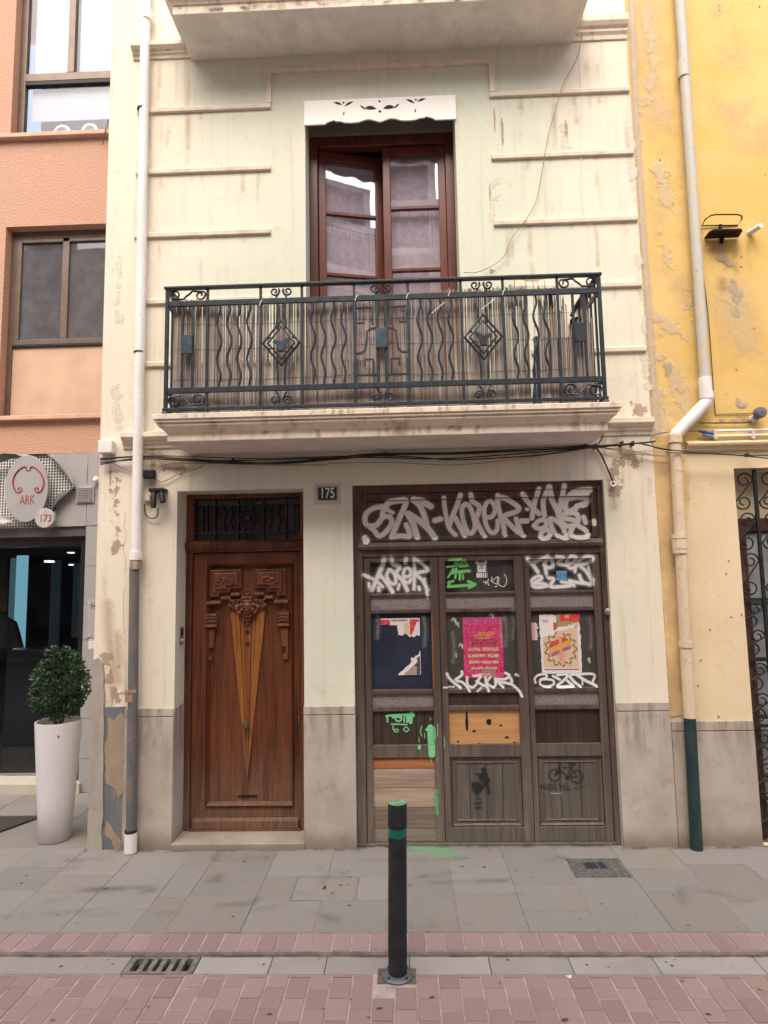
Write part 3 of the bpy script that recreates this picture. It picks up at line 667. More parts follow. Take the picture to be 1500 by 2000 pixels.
paint("wall_contact_shade", pave, [([(-2.33, -.028), (-1.75, -.028)], .035), ([(-.76, -.028), (-.38, -.028)], .04), ([(-.38, .02), (1.49, .02)], .05), ([(1.49, -.028), (2.45, -.02)], .04), ([(-1.75, -.036), (-.76, -.036)], .02)], M_contact_shade, None, res=.008, soft=.06, lay=lambda u, v: (u, v, .0018))['kind'] = 'stuff'  # contact shade painted on the flags as a dark film at the wall feet
paint("kerb_contact_shade", strip, [([(-2.4, -1.262), (2.0, -1.262)], .02)], M_contact_shade, None, res=.008, soft=.03, lay=lambda u, v: (u, v, .0022 if v > -1.25 else -.0200))['kind'] = 'stuff'  # shade of the kerb step, painted as a dark film in its crease
M_scuff = paint_mat("pale_scuff", (.30, .275, .25), .9, 1.4, .5, 3); M_darkstain = paint_mat("old_wet_stain", (.11, .098, .088), .9, 1.4, .45, 2.5)  # pale scuffs and dark stains, strewn at random over the flags
for mt_, n in ((M_scuff, 12), (M_darkstain, 12)):
    st = [([(x, y), (x+rng.normal(0, .25), y+rng.normal(0, .05)), (x+rng.normal(0, .3), y+rng.normal(0, .08))], rng.uniform(.01, .05)) for x, y in zip(rng.uniform(-2.6, 2.1, n), rng.uniform(-.98, -.12, n))]
    st = [([(a, min(-.04, max(-1.05, b))) for a, b in p], w_) for p, w_ in st]
    paint("pavement_stain", pave, st, mt_, None, res=.014, soft=.11, lay=lambda u, v, k=(mt_ is M_scuff): (u, min(-.02, max(-1.07, v)), .0026 if k else .0031))['kind'] = 'stuff'

M_mould = paint_mat("black_mould", (.035, .032, .028), .95, 1.1, .8, 6); M_drip = paint_mat("brown_drip", (.30, .19, .11), .95, 1.0, .55, 5)
st = [([(x, 6.158+rng.uniform(0, .02)), (x+rng.uniform(.02, .12), 6.160+rng.uniform(0, .03))], rng.uniform(.006, .03)) for x in rng.uniform(-1.6, 1.3, 34)]
paint("mould_patch", house, st, M_mould, lambda x, z: -.4262, res=.008, soft=.04)['kind'] = 'stuff'
st = [([(x, 3.034), (x+rng.normal(0, .004), 3.034-rng.uniform(.01, .03))], rng.uniform(.004, .05)) for x in np.clip(rng.normal(.1, .9, 40), -1.6, 1.4)]
paint("drip_stain", house, [(p, min(w_, .02)) for p, w_ in st], M_drip, lambda x, z: -.5735, res=.006, soft=.03)['kind'] = 'stuff'
st = [([(x, 2.918), (x+rng.normal(0, .01), 2.918-rng.uniform(.01, .045))], rng.uniform(.004, .03)) for x in np.clip(rng.normal(.2, .8, 30), -1.58, 1.35)]
paint("drip_stain", house, st, M_drip, lambda x, z: -.4932, res=.007, soft=.04)['kind'] = 'stuff'

# ------------------------------------------------------------------ wrought iron balcony railing
rail = thing("balcony_railing", (-.125, -.52, 3.04), "blue black wrought iron railing with wavy bars and diamond medallions around the balcony", "railing")
CX, HW, YR = -.125, 1.493, -.52
Z0, Z1, Z2, Z3 = 3.081, 3.212, 3.833, 3.944
def bars(name, pts, r, mat=M_iron, n=4, par=rail, y=YR, flat=None, closed=False):
    return MB().tube(in3(pts, y) if len(pts[0]) == 2 else pts, r, n, closed, flat).build(name, mat, par)
box("top_rail", M_iron, rail, CX-HW-.02, CX+HW+.02, YR-.022, YR+.022, Z3-.006, Z3+.012, .004)
box("middle_rail", M_iron, rail, CX-HW-.008, CX+HW+.008, YR-.008, YR+.010, Z2-.019, Z2+.019, .002)
box("middle_rail", M_iron, rail, CX-HW-.012, CX+HW+.012, YR-.008, YR+.010, Z1-.019, Z1+.019, .002)
box("bottom_rail", M_iron, rail, CX-HW-.02, CX+HW+.02, YR-.014, YR+.014, Z0-.012, Z0+.008, .002)
for s in (-1, 1):
    xs = CX+s*HW
    box("top_rail", M_iron, rail, xs-.02, xs+.02, YR+.023, -.0, Z3-.006, Z3+.012, .003)
    for zz in (Z2, Z1): box("side_rail", M_iron, rail, xs-.008, xs+.008, YR+.011, 0, zz-.017, zz+.017, .002)
    box("bottom_rail", M_iron, rail, xs-.012, xs+.012, YR+.015, 0, Z0-.012, Z0+.008, .002)
    for yy in (-.42, -.32, -.22, -.12, -.03): box("baluster", M_iron, rail, xs-.007, xs+.007, yy-.007, yy+.007, Z0, Z3-.006)
    box("corner_post", M_iron, rail, xs-.012, xs+.012, YR-.0125, YR+.0125, 3.04, Z3-.006, .002)
for off in (1.21, .838, .55, .186):
    for s in (-1, 1):
        x = CX+s*off
        for a, b in ((Z0+.008, Z1-.019), (Z1+.019, Z2-.019), (Z2+.019, Z3-.006)): box("post", M_iron, rail, x-.0085, x+.0085, YR-.006, YR+.011, a, b)
wv = None
def wavy(x, ph):
    n = 34; pts = []
    for i in range(n+1):
        t = i/n; pts.append((x+.016*math.sin(ph+t*2*math.pi*2.2)*min(1, 6*t, 6*(1-t)+.2), Z1+.019+t*(Z2-Z1-.038)))
    return bars("wavy_bar", pts, .0085, n=6)
for off in (.915, .985, 1.055, 1.125):
    for s in (-1, 1): wavy(CX+s*off, .4+s*.3)
for off in (.262, .332, .402, .474):
    for s in (-1, 1): wavy(CX+s*off, .4+s*.3)
def scroll_pair(cx, z0, z1, up):
    h = z1-z0; zc = (z1-.036) if up else (z0+.036)
    for s in (-1, 1):
        sp = spiral(cx+s*.046, zc, .008, .033, -1.57 if up else 1.57, s*(-1.35 if up else 1.35), 18)
        end = [(cx+s*.012, (z0+z1)/2), (cx+s*.038, z0+.004 if up else z1-.004)]
        bars("scroll", catmull(sp+[(cx+s*.010, (z0+z1)/2+(.006 if up else -.006)), end[1]], 2), .0062, n=5, flat=.009)
for cx in (CX-.694, CX, CX+.694):
    scroll_pair(cx, Z2+.02, Z3-.007, True); scroll_pair(cx, Z0+.009, Z1-.02, False)
def s_scroll(xa, xb, z0, z1, flip):
    """long step-and-curl scroll of the corner panels"""
    h = (z1-z0); r = h*.46; zl, zr = (z1-r-.002, z0+r+.002) if not flip else (z0+r+.002, z1-r-.002)
    sg = 1 if not flip else -1
    L = spiral(xa+r+.006, zl, r*.25, r, sg*2.5, sg*1.2, 20); Rr = spiral(xb-r-.006, zr, r*.25, r, math.pi+sg*2.5, sg*1.2, 20)
    xm, zm = (xa+xb)/2, (z0+z1)/2
    bars("scroll", L, .0065, n=5, flat=.01); bars("scroll", Rr, .0065, n=5, flat=.01)
    bars("scroll", [(L[-1][0], L[-1][1]), (xm-.03, zm-sg*h*.34), (xm-.012, zm-sg*h*.10), (xm+.012, zm+sg*h*.10), (xm+.03, zm+sg*h*.34), (Rr[-1][0], Rr[-1][1])], .0065, n=5, flat=.01)
for s in (-1, 1):
    a, b = sorted((CX+s*1.218, CX+s*1.48))
    s_scroll(a, b, Z2+.02, Z3-.008, s > 0); s_scroll(a, b, Z0+.009, Z1-.02, s < 0)
    for off in (1.31, 1.385): box("baluster", M_iron, rail, CX+s*off-.008, CX+s*off+.008, YR-.004, YR+.011, Z1+.019, Z2-.019)
    box("square_plate", M_ironplate if s < 0 else M_iron, rail, CX+s*1.348-.038, CX+s*1.348+.038, YR-.016, YR-.006, 3.47, 3.605, .003)
    # diamonds with a medallion
    cx = CX+s*.694; zc = 3.53; Rr, H = .128, .160
    for k, ins in enumerate((1.0, .72)):
        P = [(cx, zc+H*ins), (cx+Rr*ins, zc), (cx, zc-H*ins), (cx-Rr*ins, zc)]
        bars("diamond_frame", P, 0.0100 if k == 0 else .0078, n=5, closed=True)
    for a in (-1, 1):
        for b in (-1, 1):
            bars("collar", [(cx+a*.020, zc+b*(H*.86)), (cx+a*.026, zc+b*(H*.60))], .008, n=6)
            bars("collar", [(cx+a*Rr*.78, zc+b*.046), (cx+a*Rr*.58, zc+b*.036)], .008, n=6)
    for b in (-1, 1):
        for a in (-1, 1): bars("diamond_stem", [(cx+a*.024, (Z2-.019) if b > 0 else (Z1+.019)), (cx+a*.024, zc+b*.215), (cx+a*.034, zc+b*.125)], .0075, n=5)
    med = [(-.062, .010), (-.045, .032), (-.015, .022), (.0, .012), (.018, .030), (.052, .042), (.066, .03), (.044, .010), (.028, -.01), (.026, -.05), (-.022, -.052), (-.024, -.015)]
    MB().prism([(cx+a*(-s), zc+b-.005) for a, b in med], YR-.01, YR).build("medallion", M_ironplate if s < 0 else M_iron, rail, .003)
    bars("medallion_bar", [(cx-.052, zc-.062), (cx+.052, zc-.062)], .005)
# middle motif
for s in (-1, 1):
    X = lambda d: CX+s*d
    box("baluster", M_iron, rail, min(X(.022), X(.040)), max(X(.022), X(.040)), YR-.004, YR+.011, Z1+.019, Z2-.019)
    for pts in ([(.172, 3.765), (.062, 3.765), (.062, 3.64)], [(.172, 3.745), (.172, 3.655), (.118, 3.655)], [(.040, 3.615), (.075, 3.612), (.100, 3.59), (.104, 3.52), (.115, 3.46), (.14, 3.44), (.178, 3.437)],
                [(.172, 3.40), (.172, 3.285), (.040, 3.285)], [(.062, 3.295), (.062, 3.395), (.118, 3.395), (.118, 3.345)]):
        bars("fret_bar", [(X(a), b) for a, b in pts], .0095, n=4)
box("square_plate", M_ironplate, rail, CX-.038, CX+.038, YR-.017, YR-.007, 3.47, 3.61, .003)
for off in (-1.21, -.694, 0, .694, 1.21): MB().lathe([(.004, 0), (.016, .006), (.019, .018), (.013, .03), (.008, .033)], (CX+off, YR, 3.036), 12).build("foot", M_iron, rail, smooth=True)
for s in (-1, 1): MB().lathe([(.012, 0), (.026, .006), (.027, .022), (.014, .034)], (CX+s*(HW-.0), YR-.002, 3.036), 12).build("foot", M_iron, rail, smooth=True)

# cable ties and loose ends
for i, (px, py) in enumerate(((508, 590), (695, 580), (795, 576), (877, 572), (983, 569))):
    x, z = at(px, py, YR-.02)
    t = MB().tube([(x-.006, YR-.012, z-.022), (x+.0, YR-.013, z), (x+.012, YR-.013, z+.018)], .0035, 4).build("cable_tie", M_white, None)
    tag(t, ["white cable tie on the railing, nearest the left end", "white cable tie on the railing left of the window's middle post", "white cable tie on the railing right of the middle square plate", "white cable tie with a long tail at the right edge of the window", "white cable tie on the railing just right of the right diamond"][i], "cable tie", "cable ties holding the reed screen")
for i, (a, b, l) in enumerate((((843, 612), (868, 590), "loose white tie end poking from the reeds left of the right diamond"), ((940, 604), (966, 584), "loose white tie end above the right diamond medallion"))):
    tag(bars("cable_tie", [at(*a, YR-.025), at(*b, YR-.025)], .003, M_white, 4, None, YR-.025), l, "cable tie", "cable ties holding the reed screen")

# ------------------------------------------------------------------ reed screen inside the railing
def reed_mat():
    g = NG("split_reed", .8, spec=.15); a = g.new("ShaderNodeAttribute", attribute_name="reed"); n = g.noise(1, 4, stretch=(60, 60, 4))
    c = g.mix(a.outputs["Fac"], (0.255, 0.215, 0.19), (0.55, 0.485, 0.425)); g.base(g.mix(g.ramp(n, .4, .7, 0, .4), c, (.10, .07, .055))); return g.m
M_reed = reed_mat()
scr = thing("reed_screen", (-.15, -.46, 3.045), "grey brown split reed screen tied behind the balcony railing, ragged at its right end", "reed screen")
vs = []; fs = []; att = []
for ROW in (0, 1):
  x = CX-HW+.035+ROW*.003
  while x < CX+HW-.05:
      w_ = rng.uniform(.0042, .0075); u = (x-(CX-HW))/(2*HW)
      top = 3.872-ROW*.02*(x > -1.2)+.010*math.sin(x*2.3)+rng.normal(0, .008)+(.02 if u > .6 else 0)
      if .12 < u < .17: top -= .01
      skip = False
      if u > .80: top += rng.normal(0, .025)
      if (.838 < u < .862) or (ROW and rng.random() < .30): skip = rng.random() < .92
      if u > .865: top -= rng.uniform(0, .12) if u < .885 else rng.uniform(.02, .30)
      if u > .905 and rng.random() < .3: top -= .2
      if .93 < u < .955: top = min(top, 3.62)
      if not skip:
          y = -.462+ROW*.012+.010*math.sin(x*5)+rng.uniform(-.004, .004); tl = rng.normal(0, .006); n0 = len(vs); z0 = 3.055+abs(rng.normal(0, .01))
          tw = w_*rng.uniform(.65, .95)
          for zz, xx, ww in ((z0, x, w_), (top, x+tl, tw)):
              vs += [(xx-ww/2, y-.002, zz), (xx+ww/2, y-.002, zz), (xx+ww/2, y+.002, zz), (xx-ww/2, y+.002, zz)]
          fs += [(n0+a, n0+(a+1) % 4, n0+4+(a+1) % 4, n0+4+a) for a in range(4)]+[(n0+4, n0+5, n0+6, n0+7)]
          c = float(np.clip(rng.normal(.5, .28), 0, 1)); att += [c]*8
      gap = rng.uniform(-.0012, .0011)
      if rng.random() < .025: gap += .004
      x += w_+gap

me = bpy.data.meshes.new("reeds"); me.from_pydata(vs, [], fs); a_ = me.attributes.new("reed", 'FLOAT', 'POINT'); a_.data.foreach_set("value", np.array(att, np.float32)); me.materials.append(M_reed)
ro = bpy.data.objects.new("reeds", me); COL.objects.link(ro); attach(ro, scr); ro['kind'] = 'stuff'
for zz in (3.30, 3.52, 3.70): MB().tube([(CX-HW+.04+i*.1, -.4675+.010*math.sin((CX-HW+.04+i*.1)*5)-.001, zz+.004*math.sin(i*1.7)) for i in range(29)], .0012, 4).build("binding_wire", M_cable, scr)
# things leaning on the balcony behind the screen's torn end
M_blue = plain("faded_blue_cloth", (.055, .085, .15), .85, var=.35, scale=10)
tag(MB().prism(ragged([(.905, 3.06), (1.29, 3.06), (1.30, 3.40), (1.20, 3.545), (.93, 3.56)], .01, .06, 2), -.43, -.39).build("tarpaulin", M_blue, None, .01), "faded blue tarpaulin bundled behind the torn end of the reed screen", "tarpaulin")
M_darkc = plain("dark_board", (.03, .027, .036), .8, var=.3, scale=9)
tag(MB().prism([(1.17, 3.05), (1.335, 3.05), (1.335, 3.66), (1.27, 3.71), (1.20, 3.69), (1.17, 3.50)], -.40, -.375).build("board", M_darkc, None, .004), "dark board standing in the balcony's right corner", "board")
tag(MB().tube([(1.06, -.42, 3.90), (1.062, -.42, 3.75), (1.08, -.42, 3.6), (1.07, -.42, 3.3), (1.05, -.42, 3.06)], .016, 7).build("dead_branch", plain("dark_bark", (.035, .028, .025), .9), None), "dark dead branch poking up behind the reed screen's gap", "branch")
tag(MB().tube([(1.20, -.42, 3.70), (1.24, -.42, 3.78), (1.29, -.42, 3.86), (1.33, -.41, 3.84)], .014, 7).build("dead_branch", M_darkc, None), "dark bent stick reaching to the railing's right corner", "branch")
tag(box("tile", stone_trim("terracotta_tile", (.33, .20, .15), (.2, .12, .1), .3), None, -1.59, 1.34, -.44, -.01, 3.041, 3.05), "terracotta floor covering of the balcony", "floor tiles")

# ------------------------------------------------------------------ entrance door
E1 = thing("entrance_door", (-1.235, .22, .05), "carved reddish brown wooden entrance door with a pale tapering inlay and iron transom grille", "door")
YD = .205
box("door_jamb", M_door, E1, -1.715, -1.662, YD, YD+.09, .045, 2.59, .005); box("door_jamb", M_door, E1, -.815, -.755, YD, YD+.09, .045, 2.59, .005)
box("door_head", M_door, E1, -1.662, -.815, YD+.01, YD+.09, 2.555, 2.59, .003)
MB().sweep_x([(YD-.03, 2.16), (YD-.035, 2.2), (YD-.005, 2.222), (YD+.08, 2.222), (YD+.08, 2.13), (YD-.002, 2.13), (YD-.012, 2.145)], -1.7145, -.7555).build("transom_bar", M_door, E1, .003)
box("transom_pane", glass_mat("dark_transom_glass", (.14, .14, .16), .04, .55, .12, (.10, .10, .11)), E1, -1.662, -.815, YD+.06, YD+.066, 2.222, 2.555)
# leaf
LX0, LX1 = -1.660, -.817
box("leaf_stile", M_door, E1, LX0, -1.548, YD+.02, YD+.07, .06, 2.125, .004); box("leaf_stile", M_door, E1, -.872, LX1, YD+.02, YD+.07, .06, 2.125, .004)
box("leaf_rail", M_door, E1, -1.548, -.872, YD+.02, YD+.07, 2.035, 2.125, .003); box("leaf_rail", M_door, E1, -1.548, -.872, YD+.02, YD+.07, .135, .215, .003)
MB().sweep_x([(YD-.01, .06), (YD-.005, .115), (YD+.02, .134), (YD+.06, .134), (YD+.06, .06)], LX0+.02, LX1-.02).build("weather_board", M_door, E1, .003)
box("leaf_panel", M_door, E1, -1.549, -.871, YD+.045, YD+.065, .2, 2.05)
# mitred moulding round the big panel
def frame_mould(name, x0, x1, z0, z1, w_, y0, y1, mat, par):
    m = MB(); o = [(x0, z0), (x1, z0), (x1, z1), (x0, z1)]; i_ = [(x0+w_, z0+w_), (x1-w_, z0+w_), (x1-w_, z1-w_), (x0+w_, z1-w_)]; q = [(x0+w_*.4, z0+w_*.4), (x1-w_*.4, z0+w_*.4), (x1-w_*.4, z1-w_*.4), (x0+w_*.4, z1-w_*.4)]
    for k in range(4):
        l = (k+1) % 4
        m.add([(o[k][0], y1, o[k][1]), (o[l][0], y1, o[l][1]), (q[l][0], y0, q[l][1]), (q[k][0], y0, q[k][1])], [(0, 1, 2, 3)])
        m.add([(q[k][0], y0, q[k][1]), (q[l][0], y0, q[l][1]), (i_[l][0], y1, i_[l][1]), (i_[k][0], y1, i_[k][1])], [(0, 1, 2, 3)])
    return m.build(name, mat, par)
frame_mould("panel_moulding", -1.552, -.868, .21, 2.04, .032, YD+.002, YD+.046, M_door, E1)
DCX = -1.230
# stepped upper panels with carved sprigs
for s in (-1, 1):
    st = [(.045, 1.955), (.268, 1.955), (.268, 1.745), (.200, 1.745), (.200, 1.775), (.125, 1.775), (.125, 1.805), (.045, 1.805)]
    P = [(DCX+s*a*1.12, b+.038) for a, b in st]
    MB().prism(P, YD+.022, YD+.05).build("stepped_panel", M_door, E1, .006)
    Q = [(DCX+s*a*1.12, b+.038) for a, b in [(.068, 1.932), (.245, 1.932), (.245, 1.772), (.222, 1.772), (.222, 1.80), (.148, 1.80), (.148, 1.83), (.068, 1.83)]]
    MB().prism(Q, YD+.010, YD+.03).build("raised_field", M_carve, E1, .008)
    cvs = MB()
    for k in range(9):
        a = rng.uniform(.10, .245); b = 1.898+rng.uniform(-.03, .035)
        cvs.lathe([(.001, .011), (.010, .008), (.016, 0)], (DCX+s*a, YD+.011, b), 8, 'y')
    cvs.tube(in3([(DCX+s*.11, 1.923), (DCX+s*.155, 1.903), (DCX+s*.20, 1.923), (DCX+s*.25, 1.908)], YD+.008), .005, 5)
    cvs.build("carved_sprig", M_carve, E1, smooth=True)
    # little ledges below the steps
    for a, b, zz in ((.055, .115, 1.752), (.118, .180, 1.725), (.185, .285, 1.690)):
        x0, x1 = sorted((DCX+s*a*1.12, DCX+s*b*1.12)); zz += .038; MB().sweep_x([(YD+.0, zz), (YD+.004, zz+.02), (YD+.045, zz+.028), (YD+.045, zz-.006)], x0, x1).build("ledge", M_carve, E1, .002)
    # hanging pilaster ornaments
    x0, x1 = sorted((DCX+s*.240, DCX+s*.325)); oz = .045
    box("ornament_block", M_carve, E1, x0, x1, YD+.012, YD+.046, 1.53+oz, 1.61+oz, .005)
    MB().sweep_x([(YD+.0, 1.505+oz), (YD+.002, 1.525+oz), (YD+.045, 1.53+oz), (YD+.045, 1.498+oz)], x0-.004, x1+.004).build("ornament_ledge", M_carve, E1, .002)
    for zz in (1.545, 1.57, 1.592): MB().tube(in3([(x0+.008, zz+oz), ((x0+x1)/2, zz+.008+oz), (x1-.008, zz+oz)], YD+.010), .006, 5).build("ornament_rib", M_carve, E1)
    MB().prism([(DCX+s*a, b+oz) for a, b in [(.250, 1.497), (.318, 1.497), (.318, 1.25), (.278, 1.25), (.278, 1.29), (.297, 1.29), (.297, 1.345), (.262, 1.345), (.262, 1.40)]], YD+.020, YD+.046).build("ornament_drop", M_carve, E1, .005)
# tapering inlay of paired fillets
top_z, tip_z = 1.690, .38
for a0, a1, yy, mt in ((-.140, -.070, .028, M_doorhi), (.070, .140, .028, M_doorhi), (-.066, -.034, .034, M_doorhi), (.034, .066, .034, M_doorhi), (-.030, .030, .026, M_inlaymid)):
    MB().prism([(DCX+a0, top_z), (DCX+a1, top_z), (DCX+a1*.04, tip_z+abs(a0+a1)*.3), (DCX+a0*.04, tip_z+abs(a0+a1)*.3)], YD+yy, YD+.046).build("inlay_fillet", mt, E1, .004)
# carved cartouche: acanthus wings over a hanging leaf, cut as a relief
def relief(name, sil, hfun, y, res, mat, par):
    vs = []; fs = []; idx = {}; xs = [p[0] for p in sil]; zs = [p[1] for p in sil]
    def inside(px, pz):
        c = False; n = len(sil)
        for i in range(n):
            (x1, z1), (x2, z2) = sil[i], sil[(i+1) % n]
            if (z1 > pz) != (z2 > pz) and px < (x2-x1)*(pz-z1)/(z2-z1)+x1: c = not c
        return c
    nx, nz = int((max(xs)-min(xs))/res)+1, int((max(zs)-min(zs))/res)+1
    g_ = lambda i, j: (min(xs)+i*res, min(zs)+j*res)
    ins = {(i, j): inside(*g_(i, j)) for i in range(-1, nx+2) for j in range(-1, nz+2)}
    def vid(i, j):
        if (i, j) not in idx:
            px, pz = g_(i, j); idx[(i, j)] = len(vs); vs.append((px, y-(hfun(px, pz) if ins.get((i, j)) else 0), pz))
        return idx[(i, j)]
    for i in range(-1, nx+1):
        for j in range(-1, nz+1):
            if any(ins[q] for q in ((i, j), (i+1, j), (i, j+1), (i+1, j+1))): fs.append((vid(i, j), vid(i+1, j), vid(i+1, j+1), vid(i, j+1)))
    m_ = MB(); m_.add(vs, fs); return m_.build(name, mat, par, smooth=True)
half = [(0, 1.775), (.012, 1.768), (.020, 1.745), (.045, 1.742), (.040, 1.722), (.075, 1.722), (.110, 1.718), (.140, 1.728), (.148, 1.712), (.138, 1.700), (.150, 1.688), (.152, 1.655), (.135, 1.640), (.112, 1.652), (.092, 1.640), (.075, 1.612), (.055, 1.606), (.045, 1.580), (.028, 1.562), (.015, 1.535), (0, 1.515)]
sil = [(DCX+a, b+.04) for a, b in half]+[(DCX-a, b+.04) for a, b in half[::-1][1:-1]]
def carve_h(px, pz):
    dx, dz = abs(px-DCX), pz-1.712; r = math.hypot(dx, dz*1.1); th = math.atan2(dz, dx)
    h = .020+.012*math.cos(min(1, dx/.15)*1.5)
    h += .011*abs(math.sin(th*4.2+dx*30)) - .007*(math.sin(r*210+th*2) > .35)
    if r < .036: h = .030+.014*math.sqrt(max(0, 1-(r/.036)**2))
    for cx_, cz_, rr_ in ((.136, .035, .016), (.138, -.008, .018), (.10, -.012, .014), (.062, -.01, .012)):
        q = math.hypot(dx-cx_, dz-cz_)
        if q < rr_: h = max(h, .022+.016*math.sqrt(1-(q/rr_)**2)) if q > rr_*.35 else .018
    if dz < -.04: h += .010*math.cos(dx*260)*(1 if dx < .05 else .3)
    return h+.004*mnoise.noise(Vector((px*90, pz*90, 0)))
relief("carved_cartouche", sil, carve_h, YD+.034, .0035, M_carve, E1)
M_brass = plain("dull_bronze", (.16, .14, .09), .45, .7, var=.2, scale=20)
MB().lathe([(.012, 0), (.012, .02), (.024, .03), (.031, .045), (.026, .06), (.001, .066)], (DCX-.006, YD+.03, .818), 20, 'y').build("door_knob", M_brass, E1, smooth=True)
for zz in (1.415, 1.51): MB().lathe([(.016, 0), (.016, .004), (.006, .005), (.001, .005)], (DCX, YD+.028, zz), 12, 'y').build("lock_hole", M_black, E1)
box("letter_slot", M_black, E1, DCX-.072, DCX+.075, YD+.038, YD+.05, .275, .287); 
box("lock_plate", M_brass, E1, -.838, -.822, YD+.012, YD+.02, .81, .87, .002)
# transom grille echoing the balcony
YG = YD+.035
gb = lambda nm, pts, r=.006, n=4: MB().tube(in3(pts, YG), r, n).build(nm, M_irond, E1)
for zz in (2.505, 2.285): gb("grille_rail", [(-1.66, zz), (-.817, zz)], .008)
for xx in (-1.50, -1.315, -1.115, -.93): gb("grille_bar", [(xx, 2.224), (xx, 2.553)], .008)
for xx, ph in ((-1.43, 0), (-1.372, 0), (-1.06, 3.1), (-.99, 3.1)): gb("grille_wavy_bar", [(xx+.009*math.sin(ph+i*.75), 2.29+i*.0135) for i in range(17)], .006, 5)
for xx in (-1.60, -1.565, -.87, -.835): gb("grille_bar", [(xx, 2.29), (xx, 2.50)], .006)
for z in (2.345, 2.43): gb("grille_bar", [(-1.61, z), (-1.555, z)], .006); gb("grille_bar", [(-.88, z), (-.825, z)], .006)
for ins in (1, .68): MB().tube(in3([(DCX-.008+a*ins*.075, 2.395+b*ins*.065) for a, b in ((-.45, 1), (.45, 1), (1, 0), (.45, -1), (-.45, -1), (-1, 0))], YG), .006, 4, closed=True).build("grille_diamond", M_irond, E1)
gb("grille_stem", [(DCX-.035, 2.46), (DCX-.04, 2.50)]); gb("grille_stem", [(DCX+.02, 2.46), (DCX+.025, 2.50)]); gb("grille_stem", [(DCX-.035, 2.33), (DCX-.04, 2.29)]); gb("grille_stem", [(DCX+.02, 2.33), (DCX+.025, 2.29)])
for s in (-1, 1):
    for zz, up in ((2.53, 1), (2.25, -1)): gb("grille_scroll", spiral(DCX-.008+s*.03, zz, .005, .02, -1.57*up, -s*up*1.2, 14), .0045, 5)
box("grille_rosette", M_irond, E1, DCX-.03, DCX+.014, YG-.012, YG, 2.375, 2.415, .008)
# threshold and step
stp = box("door_step", M_plinth, house, -1.714, -.756, -.03, .30, -.02, .045, .006); box("threshold", M_door, E1, -1.66, -.817, .19, .3, .046, .058, .002)
bell = thing("door_bell", (-1.705, .10, 1.50), "small grey doorbell panel on the left door reveal", "doorbell")
box("back_plate", plain("brushed_grey_metal", (.34, .32, .29), .4, .6), bell, -1.715, -1.706, .085, .155, 1.43, 1.565, .003)
MB().box(-1.706, -1.701, .105, .135, 1.455, 1.475).build("button", M_white, bell, .002); MB().box(-1.706, -1.703, .098, .142, 1.50, 1.55).build("speaker_grille", M_black, bell)

# ------------------------------------------------------------------ the old shop doors
SF = thing("shopfront", (.55, .06, 0), "brown wooden three leaf shop doors sprayed with white and green graffiti", "shopfront")
YJ, YL, YGl = .040, .058, .090        # outer frame, leaves, glass
SX0, SX1 = -.3835, 1.4885
def bx(n, m, x0, x1, y0, y1, z0, z1, p=SF, b=.004, l=None): return box(n, m, p, x0, x1, y0, y1, z0, z1, b, l)
bx("jamb", M_shop, SX0, -.315, YJ, .16, .0, 2.604); bx("jamb", M_shop, 1.452, SX1, YJ, .16, .0, 2.604)
bx("head", M_shophi, -.315, 1.452, YJ+.002, .16, 2.545, 2.604)
MB().sweep_x([(YJ-.016, 2.118), (YJ-.02, 2.14), (YJ-.004, 2.172), (YJ+.06, 2.176), (YJ+.06, 2.062), (YJ+.01, 2.062), (YJ+.006, 2.112)], -.345, 1.475).build("transom_bar", M_shop, SF, .003)
bx("transom_frame", M_shophi, -.315, -.285, YL, .13, 2.178, 2.544); bx("transom_frame", M_shophi, 1.405, 1.452, YL, .13, 2.178, 2.544)
bx("transom_frame", M_shophi, -.285, 1.405, YL, .13, 2.49, 2.544); bx("transom_frame", M_shop, -.285, 1.405, YL, .13, 2.178, 2.212)
bx("transom_pane", M_shopglass, -.285, 1.405, YGl, YGl+.005, 2.212, 2.49, b=0)
# what shows behind the transom glass: old slats and a pale frosted strip
for a, b in ((.13, .20), (.205, .245), (.72, .76), (.80, .86), (.40, .425), (.98, 1.01)): bx("inner_batten", M_shophi, a, b, YGl+.05, YGl+.07, 2.18, 2.53)
for a, b in ((.045, .125), (.615, .72), (.90, .97)): bx("inner_frosted_pane", M_frost, a, b, YGl+.045, YGl+.05, 2.2, 2.5, b=0)
bx("backing_board", plain("brown_interior_board", (.06, .05, .045), .8, var=.3, scale=4), -.3, 1.42, .198, .2, .1, 2.53, b=0)
panes = [(-.285, 1.405, 2.212, 2.49, YGl)]
LEAF = [(-.312, .247, -.262, .187), (.251, .884, .298, .812), (.888, 1.449, .925, 1.392)]
rows = [(1.790, 2.022, "top"), (1.672, 1.766, "frost"), (1.085, 1.640, "mid"), (.964, 1.052, "frost"), (.690, .928, "low")]
M_midglass = glass_mat("grimy_shop_glass", (.22, .20, .19), .09, .55, .80, (.085, .078, .071), .075, .12)
leaves = []
